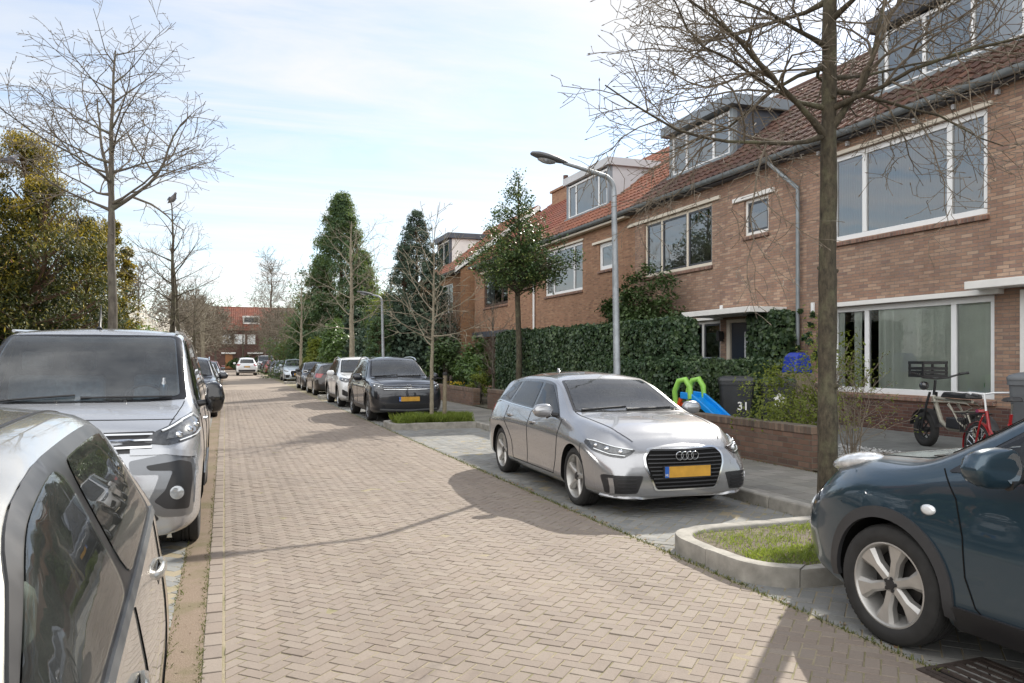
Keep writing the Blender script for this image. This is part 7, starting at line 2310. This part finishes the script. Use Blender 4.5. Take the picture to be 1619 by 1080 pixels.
bar(m, prof, -.20, .20, .03); bar(m, prof, -.24, -.18, .12); bar(m, prof, .18, .24, .12)
m.build('chute', M['toy_blue'], sl, smooth=40, bevel=.012)
m = MB()
for s in (-.2, .2): m.tube([(-.30, s, 0), (-.15, s, .38), (0.0, s, .72)], .04, 8)
for z in (.2, .42, .62): m.box(-.34 + z * .42, -.20 + z * .42, -.2, .2, z - .03, z + .02)
m.build('ladder', M['toy_red'], sl, smooth=40)
for s in (-.22, .22):
    m = MB(); m.tube([(-.10, s, .62), (-.12, s, .85), (-.03, s, 1.03), (.10, s, 1.06), (.19, s, .93), (.20, s, .72)], [.045, .05, .055, .055, .05, .045], 10); m.build('handle', M['toy_green'], sl, smooth=50)

# ---------------------------------------------------------------- fat-tyred moped bicycle with a crate
M['frame_sand'] = simple('sand_frame', (.30, .285, .235), .4, .1)
M['bike_red'] = simple('red_frame', (.30, .012, .015), .3, 0, .1, 5.0, coat=.6)
M['crate'] = simple('black_crate', (.012, .012, .013), .5)
M['saddle'] = simple('saddle_black', (.02, .02, .021), .45)


def spoke_wheel(root, x, z, r, tw, spokes, hub=.04, mat='rubber', rimm='blackplastic'):
    m = MB(); m.lathe([(r - tw * .9, -tw * .3), (r - tw * .5, -tw * .5), (r - tw * .12, -tw * .34), (r, 0), (r - tw * .12, tw * .34), (r - tw * .5, tw * .5), (r - tw * .9, tw * .3)], 36, 'y', (x, 0, z))
    w = m.build('wheel', M[mat], root, smooth=60)
    m = MB(); m.lathe([(r - tw * .8, -tw * .28), (r - tw * 1.15, -tw * .2), (r - tw * 1.15, tw * .2), (r - tw * .8, tw * .28)], 36, 'y', (x, 0, z)); m.lathe([(hub, -.05), (hub, .05), (0, .055)], 12, 'y', (x, 0, z)); m.lathe([(0, -.055), (hub, -.05)], 12, 'y', (x, 0, z))
    for k in range(spokes):
        a = 2 * PI * k / spokes
        m.tube([(x + hub * math.cos(a + .3), (-.03 if k % 2 else .03), z + hub * math.sin(a + .3)), (x + (r - tw) * math.cos(a), 0, z + (r - tw) * math.sin(a))], .004 if spokes > 8 else .012, 4)
    m.build('rim', M[rimm], w, smooth=50)


bk = empty('moped_bicycle', (9.86, 8.56, .25), R(-104), 'black and sand fat-tyred electric bicycle with a black crate on its handlebar', 'bicycle')
# local: front wheel at x = -.55 (towards the left of the picture)
spoke_wheel(bk, .60, .27, .27, .115, 6); spoke_wheel(bk, -.58, .27, .27, .115, 6)
m = MB()
m.tube([(-.40, 0, .78), (-.22, 0, .42), (-.05, 0, .33), (.18, 0, .33), (.36, 0, .40)], .032, 10)
m.tube([(-.40, 0, .76), (.02, 0, .74), (.45, 0, .74)], .022, 8)
for s in (-.07, .07):
    m.tube([(-.38, s * .5, .70), (.05, s, .72), (.42, s, .72), (.55, s, .66), (.40, s, .60), (.15, s, .58), (.02, s, .68)], .012, 6)
    m.tube([(.36, s, .40), (.60, s, .27), (.44, s, .58)], .014, 6); m.tube([(.05, s, .70), (.25, s, .45), (.38, s, .38)], .013, 6)
m.build('frame', M['frame_sand'], bk, smooth=60)
m = MB()
for s in (-.075, .075): m.tube([(-.58, s, .27), (-.46, s, .66), (-.41, s * .7, .84)], .018, 8)
m.tube([(-.40, 0, .80), (-.36, 0, .98), (-.36, 0, 1.02)], .018, 8)
m.tube([(-.30, -.38, 1.12), (-.34, -.2, 1.06), (-.36, 0, 1.04), (-.34, .2, 1.06), (-.30, .38, 1.12)], .014, 8)
for s in (-1, 1): m.tube([(-.30, s * .34, 1.11), (-.26, s * .46, 1.13)], .019, 8)
m.build('fork', M['blackplastic'], bk, smooth=60)
m = MB()
for a0, rr in ((-.4, .31),): m.lathe([(rr, -.07), (rr + .015, 0), (rr, .07)], 24, 'y', (-.58, 0, .27), a0=R(10), a1=R(170))
m.build('mudguard', M['blackplastic'], bk, smooth=60)
m = MB(); m.lathe([(.31, -.07), (.325, 0), (.31, .07)], 24, 'y', (.60, 0, .27), a0=R(20), a1=R(170)); m.build('mudguard', M['blackplastic'], bk, smooth=60)
m = MB()
m.add([(-.12, -.10, .78), (.50, -.13, .78), (.50, .13, .78), (-.12, .10, .78), (-.08, -.07, .86), (.2, -.11, .84), (.48, -.11, .87), (.48, .11, .87), (.2, .11, .84), (-.08, .07, .86)], [(0, 3, 2, 1), (0, 1, 6, 5, 4), (2, 3, 9, 8, 7), (4, 5, 8, 9), (5, 6, 7, 8), (1, 2, 7, 6), (0, 4, 9, 3)])
m.build('saddle', M['saddle'], bk, smooth=50, bevel=.02)
m = MB(); m.xbox(.3, .16, .16, Matrix.Translation((.13, 0, .42))); m.build('battery', M['blackplastic'], bk, bevel=.02)
m = MB(); m.lathe([(.0, -.70), (.05, -.68), (.07, -.64), (.06, -.60), (0, -.59)], 16, 'x', (0, 0, .93)); m.build('headlamp', M['lens_dark'], bk, smooth=50)
m = MB(); m.lathe([(0, -.06), (.03, -.06), (.03, .06), (0, .06)], 12, 'y', (.62, 0, .62)); m.build('rear_lamp', M['lens_red'], bk, smooth=50)
cr = MB()
X0, X1, Y0, Y1, Z0, Z1 = -.72, -.36, -.20, .20, 1.06, 1.30
for z in (Z0, Z0 + .055, Z0 + .11, Z1 - .042):
    for a in ((X0, X1, Y0, Y0 + .014), (X0, X1, Y1 - .014, Y1), (X0, X0 + .014, Y0, Y1), (X1 - .014, X1, Y0, Y1)): cr.box(*a, z, z + .042)
for x, y in ((X0, Y0), (X1 - .03, Y0), (X0, Y1 - .03), (X1 - .03, Y1 - .03)): cr.box(x + .002, x + .028, y + .002, y + .028, Z0 + .001, Z1 - .001)
for k in range(5): cr.box(X0 + .004, X0 + .012, Y0 + .05 + k * .075, Y0 + .065 + k * .075, Z0 + .002, Z0 + .1); cr.box(X0 + .04 + k * .065, X0 + .055 + k * .065, Y0 + .003, Y0 + .011, Z0 + .002, Z0 + .1)
cr.box(X0 + .01, X1 - .01, Y0 + .01, Y1 - .01, Z0 + .004, Z0 + .016)
cr.build('crate', M['crate'], bk)

rb = empty('red_bicycle', (8.62, 6.78, .17), R(-112), 'red city bicycle with white handlebar beside the black moped bicycle', 'bicycle')
spoke_wheel(rb, -.52, .31, .31, .045, 20, .025, rimm='chrome'); spoke_wheel(rb, .52, .31, .31, .045, 20, .025, rimm='chrome')
m = MB()
m.tube([(-.34, 0, .78), (-.22, 0, .40), (.0, 0, .26), (.05, 0, .26)], .02, 8); m.tube([(.05, 0, .26), (.17, 0, .78)], .018, 8)
for s in (-.05, .05): m.tube([(.05, s, .26), (.52, s, .31), (.15, s * .5, .66)], .010, 6)
m.tube([(-.33, 0, .62), (-.1, 0, .40), (.07, 0, .36)], .016, 8)
m.build('frame', M['bike_red'], rb, smooth=60)
m = MB()
for s in (-.045, .045): m.tube([(-.52, s, .31), (-.40, s, .64), (-.36, s * .4, .74)], .012, 6)
m.build('fork', M['bike_red'], rb, smooth=60)
m = MB(); m.tube([(-.345, 0, .76), (-.39, 0, 1.0)], .013, 8)
m.tube([(-.12, -.28, .99), (-.25, -.27, 1.01), (-.40, -.12, 1.0), (-.42, 0, .98), (-.40, .12, 1.0), (-.25, .27, 1.01), (-.12, .28, .99)], .012, 8); m.build('handlebar', M['pvc'], rb, smooth=60)
for s in (-.28, .28):
    m = MB(); m.tube([(-.13, s, .99), (.0, s, .975)], .017, 8); m.build('grip', M['saddle'], rb, smooth=60)
m = MB(); m.tube([(.165, 0, .76), (.19, 0, .90)], .012, 8); m.build('seat_post', M['chrome'], rb, smooth=60)
m = MB(); m.add([(-.0, -.03, .92), (.24, -.10, .92), (.30, -.06, .93), (.30, .06, .93), (.24, .10, .92), (0, .03, .92), (.02, 0, .965), (.25, -.06, .985), (.25, .06, .985)], [(0, 5, 4, 3, 2, 1), (0, 1, 7, 6), (1, 2, 7), (2, 3, 8, 7), (3, 4, 8), (4, 5, 6, 8), (0, 6, 5), (6, 7, 8)])
m.build('saddle', M['saddle'], rb, smooth=50, bevel=.012)
m = MB()
for k in range(6):
    m.tube([(-.74, -.14 + k * .056, .72), (-.72, -.12 + k * .048, .50)], .004, 4)
m.tube([(-.76, -.15, .73), (-.50, -.15, .73), (-.50, .15, .73), (-.76, .15, .73), (-.76, -.15, .73)], .007, 6); m.tube([(-.72, -.12, .50), (-.52, -.12, .50), (-.52, .12, .50), (-.72, .12, .50), (-.72, -.12, .50)], .006, 6)
for k in range(5): m.tube([(-.73 + k * .05, -.145, .72), (-.71 + k * .045, -.12, .50)], .004, 4); m.tube([(-.73 + k * .05, .145, .72), (-.71 + k * .045, .12, .50)], .004, 4)
m.build('basket', M['blackplastic'], rb, smooth=60)
m = MB(); m.lathe([(.33, -.025), (.335, 0), (.33, .025)], 24, 'y', (-.52, 0, .31), a0=R(30), a1=R(190)); m.build('mudguard', M['bike_red'], rb, smooth=60)
m = MB(); m.lathe([(.33, -.025), (.335, 0), (.33, .025)], 24, 'y', (.52, 0, .31), a0=R(0), a1=R(160)); m.build('mudguard', M['bike_red'], rb, smooth=60)

# second handlebar seen above the car at the right edge
# ---------------------------------------------------------------- ball in the window
m = MB()
NB = 12
m.lathe([(.13 * math.sin(PI * i / NB), -.13 * math.cos(PI * i / NB)) for i in range(NB + 1)], 20, 'z', (0, 0, 0))
tag(m.build('toy_ball', simple('green_ball', (.03, .30, .05), .5, 0, .6, 12.0), smooth=60, loc=(11.45, 9.2, 1.17)), 'green toy ball on the sill inside the lower window', 'ball')

# ---------------------------------------------------------------- wood pigeons
def pigeon(x, y, z, rz, label):
    r = empty('pigeon', (x, y, z), rz, label, 'bird', 'wood pigeons')
    K = [(-.22, .012, -.06, .006), (-.15, .026, -.05, .014), (-.08, .055, -.02, .045), (0, .072, .0, .068), (.07, .066, .03, .068), (.12, .045, .07, .048), (.145, .032, .105, .033), (.165, .03, .125, .031), (.19, .022, .13, .022), (.205, .008, .125, .008), (.225, .003, .118, .003)]
    n = 12; V = []
    for xx, w, zz, h in K:
        for j in range(n): a = 2 * PI * j / n; V.append((xx, w * math.cos(a), zz + .07 + h * math.sin(a)))
    m = MB(); m.add(V, [(i * n + j, i * n + (j + 1) % n, (i + 1) * n + (j + 1) % n, (i + 1) * n + j) for i in range(len(K) - 1) for j in range(n)] + [tuple(range(n)), tuple((len(K) - 1) * n + j for j in range(n))])
    m.tube([(0, -.02, .03), (.01, -.02, -.03)], .006, 5); m.tube([(0, .02, .03), (.01, .02, -.03)], .006, 5)
    m.build('body', simple('pigeon_grey', (.17, .18, .21), .8, 0, .3, 9.0, c2=(.34, .31, .32)), r, smooth=60)
    for s in (-1, 1):
        m = MB(); m.add([(.09, s * .07, .10), (.02, s * .082, .125), (-.10, s * .065, .09), (-.22, s * .03, .03), (-.12, s * .066, .045), (0, s * .08, .055)], [(0, 1, 2, 3, 4, 5)]); m.build('wing', simple('wing_grey', (.11, .115, .14), .8), r)
    return r


pigeon(-1.18, 20.6, 5.33, R(-60), 'grey wood pigeon perched in the bare tree against the sky')
pigeon(-3.62, 16.3, 5.05, R(30), 'grey wood pigeon half hidden in twigs before the golden yew')
# ---------------------------------------------------------------- the cars where they stand
def recolor(root, old, new, kids=None):
    for o in [q for q in bpy.data.objects if q.parent and (q.parent == root or q.parent.parent == root)]:
        for s in o.material_slots:
            if s.material == M[old]: s.link = 'OBJECT'; s.material = M[new]


def parked(src, label, x, y, heading, old, new, group='cars parked along the kerb'):
    r = copy_tree(src)
    r['label'] = label; r['group'] = group
    recolor(r, old, new)
    r.location = (x, y, 0); r.rotation_euler = (0, 0, R(heading + 90))
    return r


GR = 'cars parked along the kerb'
place(hatch('parked_car', 'silver five-door hatchback with four interlocked rings on its grille, parked facing us', GR), 4.47, 9.13, 178.2)
place(crossover('parked_car', 'dark teal small crossover with silver six-spoke wheels cut by the right edge'), 4.335, 2.22, 0)
place(van('parked_van', 'silver grey delivery van with black fog lamp surrounds, parked facing us'), -1.13, 9.12, 180)
place(small('parked_car', 'small beige silver hatchback close beside the camera, roof and windows filling the corner'), -.985, 1.66, 181.2)
tg = suv('parked_car', 'black SUV with chrome grille bars and round badge before the grassy tree pit', GR)
place(tg, 4.32, 21.65, 180)
lx = suv('parked_car', 'white SUV with a dark spindle grille parked behind the black one', GR, 'p_white', front='spindle', rim='alloy', hi=1)
place(lx, 4.38, 27.75, 180)
hb = hatch('parked_car', 'dark brown-black hatchback showing its red tail lights', GR, 'p_brown', badge=False, hi=1)
place(hb, 4.42, 36.1, 0)
parked(hb.root, 'dark hatchback facing us between the brown one and the gap', 4.45, 41.9, 180, 'p_brown', 'p_black')
wh = hatch('parked_car', 'white rounded hatchback standing out past the gap in the parked row', GR, 'p_icy', badge=False, hi=1, H=1.5)
place(wh, 4.62, 57.4, 180)
wh.root.scale = (1, 1, 1.09)
parked(hb.root, 'dark grey hatchback behind the white rounded one', 4.5, 66.6, 180, 'p_brown', 'p_grey')
parked(hb.root, 'blue-black hatchback behind the dark grey one', 4.5, 72.3, 180, 'p_brown', 'p_black')
parked(hb.root, 'dark red hatchback, a small patch far along the row', 4.5, 81.8, 0, 'p_brown', 'p_red')
parked(hb.root, 'black hatchback beyond the dark red one', 4.5, 88.0, 180, 'p_brown', 'p_black')
vn = parked([o for o in bpy.data.objects if o.name == 'parked_van'][0], 'white van standing tall at the far end of the parked row', 4.45, 96.0, 180, 'p_van', 'p_white', 'vans')
parked(lx.root, 'white SUV driving away down the middle of the street', 1.90, 77.3, 0, 'p_white', 'p_white', 'cars on the road')
parked(tg.root, 'black car parked behind the silver grey van, only its mirror side showing', -1.06, 24.4, 180, 'p_black', 'p_black')
parked(hb.root, 'silver hatchback beyond the black car on the left', -1.06, 36.2, 180, 'p_brown', 'p_silver')
parked(hb.root, 'dark grey hatchback third along the left kerb', -1.08, 50.0, 180, 'p_brown', 'p_grey')
parked(hb.root, 'red hatchback fourth along the left kerb', -1.08, 60.5, 180, 'p_brown', 'p_red')
# ---------------------------------------------------------------- sky, sun, camera
SUN_EL, SUN_AZ = 36.0, 47.5        # degrees; azimuth measured from +Y towards +X
w = bpy.data.worlds.new('World'); scene.world = w; w.use_nodes = True
nt = w.node_tree; nt.nodes.clear()
def N(t, **k):
    q = nt.nodes.new(t)
    for a, b in k.items(): setattr(q, a, b)
    return q
out = N('ShaderNodeOutputWorld'); bg = N('ShaderNodeBackground')
sky = N('ShaderNodeTexSky', sky_type='NISHITA'); sky.sun_disc = False
sky.sun_elevation = R(SUN_EL); sky.sun_rotation = R(SUN_AZ); sky.air_density = 1.0; sky.dust_density = .35; sky.ozone_density = 1.0
# thin high cloud: streaks on a plane far overhead
tc = N('ShaderNodeTexCoord'); sx = N('ShaderNodeSeparateXYZ'); nt.links.new(tc.outputs['Generated'], sx.inputs[0])
mz = N('ShaderNodeMath', operation='MAXIMUM'); mz.inputs[1].default_value = .04; nt.links.new(sx.outputs[2], mz.inputs[0])
dv = N('ShaderNodeVectorMath', operation='SCALE'); inv = N('ShaderNodeMath', operation='DIVIDE'); inv.inputs[0].default_value = 1.0; nt.links.new(mz.outputs[0], inv.inputs[1])
nt.links.new(tc.outputs['Generated'], dv.inputs[0]); nt.links.new(inv.outputs[0], dv.inputs['Scale'])
mp = N('ShaderNodeMapping'); mp.inputs['Rotation'].default_value = (0, 0, R(25)); mp.inputs['Scale'].default_value = (.35, 1.1, .3); nt.links.new(dv.outputs[0], mp.inputs[0])
n1 = N('ShaderNodeTexNoise'); n1.inputs['Scale'].default_value = 1.3; n1.inputs['Detail'].default_value = 9; n1.inputs['Roughness'].default_value = .62; n1.inputs['Distortion'].default_value = .6; nt.links.new(mp.outputs[0], n1.inputs['Vector'])
rp = N('ShaderNodeValToRGB'); rp.color_ramp.elements[0].position = .34; rp.color_ramp.elements[0].color = (.14, .14, .14, 1); rp.color_ramp.elements[1].position = .68; rp.color_ramp.elements[1].color = (.92, .92, .92, 1)
nt.links.new(n1.outputs['Fac'], rp.inputs[0])
# clouds are lit by the sky round them: whiter copy of the local sky brightness
bw = N('ShaderNodeRGBToBW'); nt.links.new(sky.outputs[0], bw.inputs[0])
m1 = N('ShaderNodeMath', operation='MULTIPLY_ADD'); m1.inputs[1].default_value = .12; m1.inputs[2].default_value = 4.7; nt.links.new(bw.outputs[0], m1.inputs[0])
cc = N('ShaderNodeCombineColor'); 
for i in range(3):
    mb_ = N('ShaderNodeMath', operation='MULTIPLY'); mb_.inputs[1].default_value = (1.0, 1.0, 1.0)[i]; nt.links.new(m1.outputs[0], mb_.inputs[0]); nt.links.new(mb_.outputs[0], cc.inputs[i])
mx = N('ShaderNodeMix', data_type='RGBA'); nt.links.new(rp.outputs[0], mx.inputs[0]); nt.links.new(sky.outputs[0], mx.inputs[6]); nt.links.new(cc.outputs[0], mx.inputs[7])
# added, unseen cloud bank opposite the sun, put in to brighten the shaded facades
dt = N('ShaderNodeVectorMath', operation='DOT_PRODUCT'); nt.links.new(tc.outputs['Generated'], dt.inputs[0]); dt.inputs[1].default_value = (-.70, -.68, .24)
n2 = N('ShaderNodeTexNoise'); n2.inputs['Scale'].default_value = 3.2; n2.inputs['Detail'].default_value = 8; n2.inputs['Roughness'].default_value = .55; nt.links.new(tc.outputs['Generated'], n2.inputs['Vector'])
a2 = N('ShaderNodeMath', operation='MULTIPLY_ADD'); a2.inputs[1].default_value = .9; nt.links.new(dt.outputs['Value'], a2.inputs[0]); nt.links.new(n2.outputs['Fac'], a2.inputs[2])
r2 = N('ShaderNodeValToRGB'); r2.color_ramp.elements[0].position = .62; r2.color_ramp.elements[0].color = (0, 0, 0, 1); r2.color_ramp.elements[1].position = 1.0; nt.links.new(a2.outputs[0], r2.inputs[0])
m2 = N('ShaderNodeMix', data_type='RGBA'); nt.links.new(r2.outputs[0], m2.inputs[0]); nt.links.new(mx.outputs[2], m2.inputs[6]); m2.inputs[7].default_value = (12.0, 12.0, 12.0, 1)
nt.links.new(m2.outputs[2], bg.inputs[0]); bg.inputs[1].default_value = .070
nt.links.new(bg.outputs[0], out.inputs[0])
sl = bpy.data.lights.new('sun', 'SUN'); sl.energy = 2.5; sl.angle = R(.53); sl.color = (1.0, .94, .84)
so = bpy.data.objects.new('sun', sl); COL.objects.link(so)
d = Vector((math.sin(R(SUN_AZ)) * math.cos(R(SUN_EL)), math.cos(R(SUN_AZ)) * math.cos(R(SUN_EL)), math.sin(R(SUN_EL))))
so.rotation_euler = d.to_track_quat('Z', 'Y').to_euler(); so.location = (20, 20, 30)
cd = bpy.data.cameras.new('camera'); co = bpy.data.objects.new('camera', cd); COL.objects.link(co)
co.location = (0, 0, 1.6); co.rotation_euler = (R(90), 0, -math.atan(454.5 / 1250)); cd.sensor_width = 36; cd.lens = 1250 / 1619 * 36
cd.shift_y = 26 / 1619; cd.clip_start = .05; cd.clip_end = 2000
scene.camera = co
vs = scene.view_settings; vs.view_transform = 'Standard'; vs.look = 'None'; vs.exposure = 1.46; vs.gamma = 1
scene.cycles.max_bounces = 8; scene.cycles.transparent_max_bounces = 16; scene.cycles.caustics_reflective = False; scene.cycles.caustics_refractive = False
scene.cycles.use_denoising = True
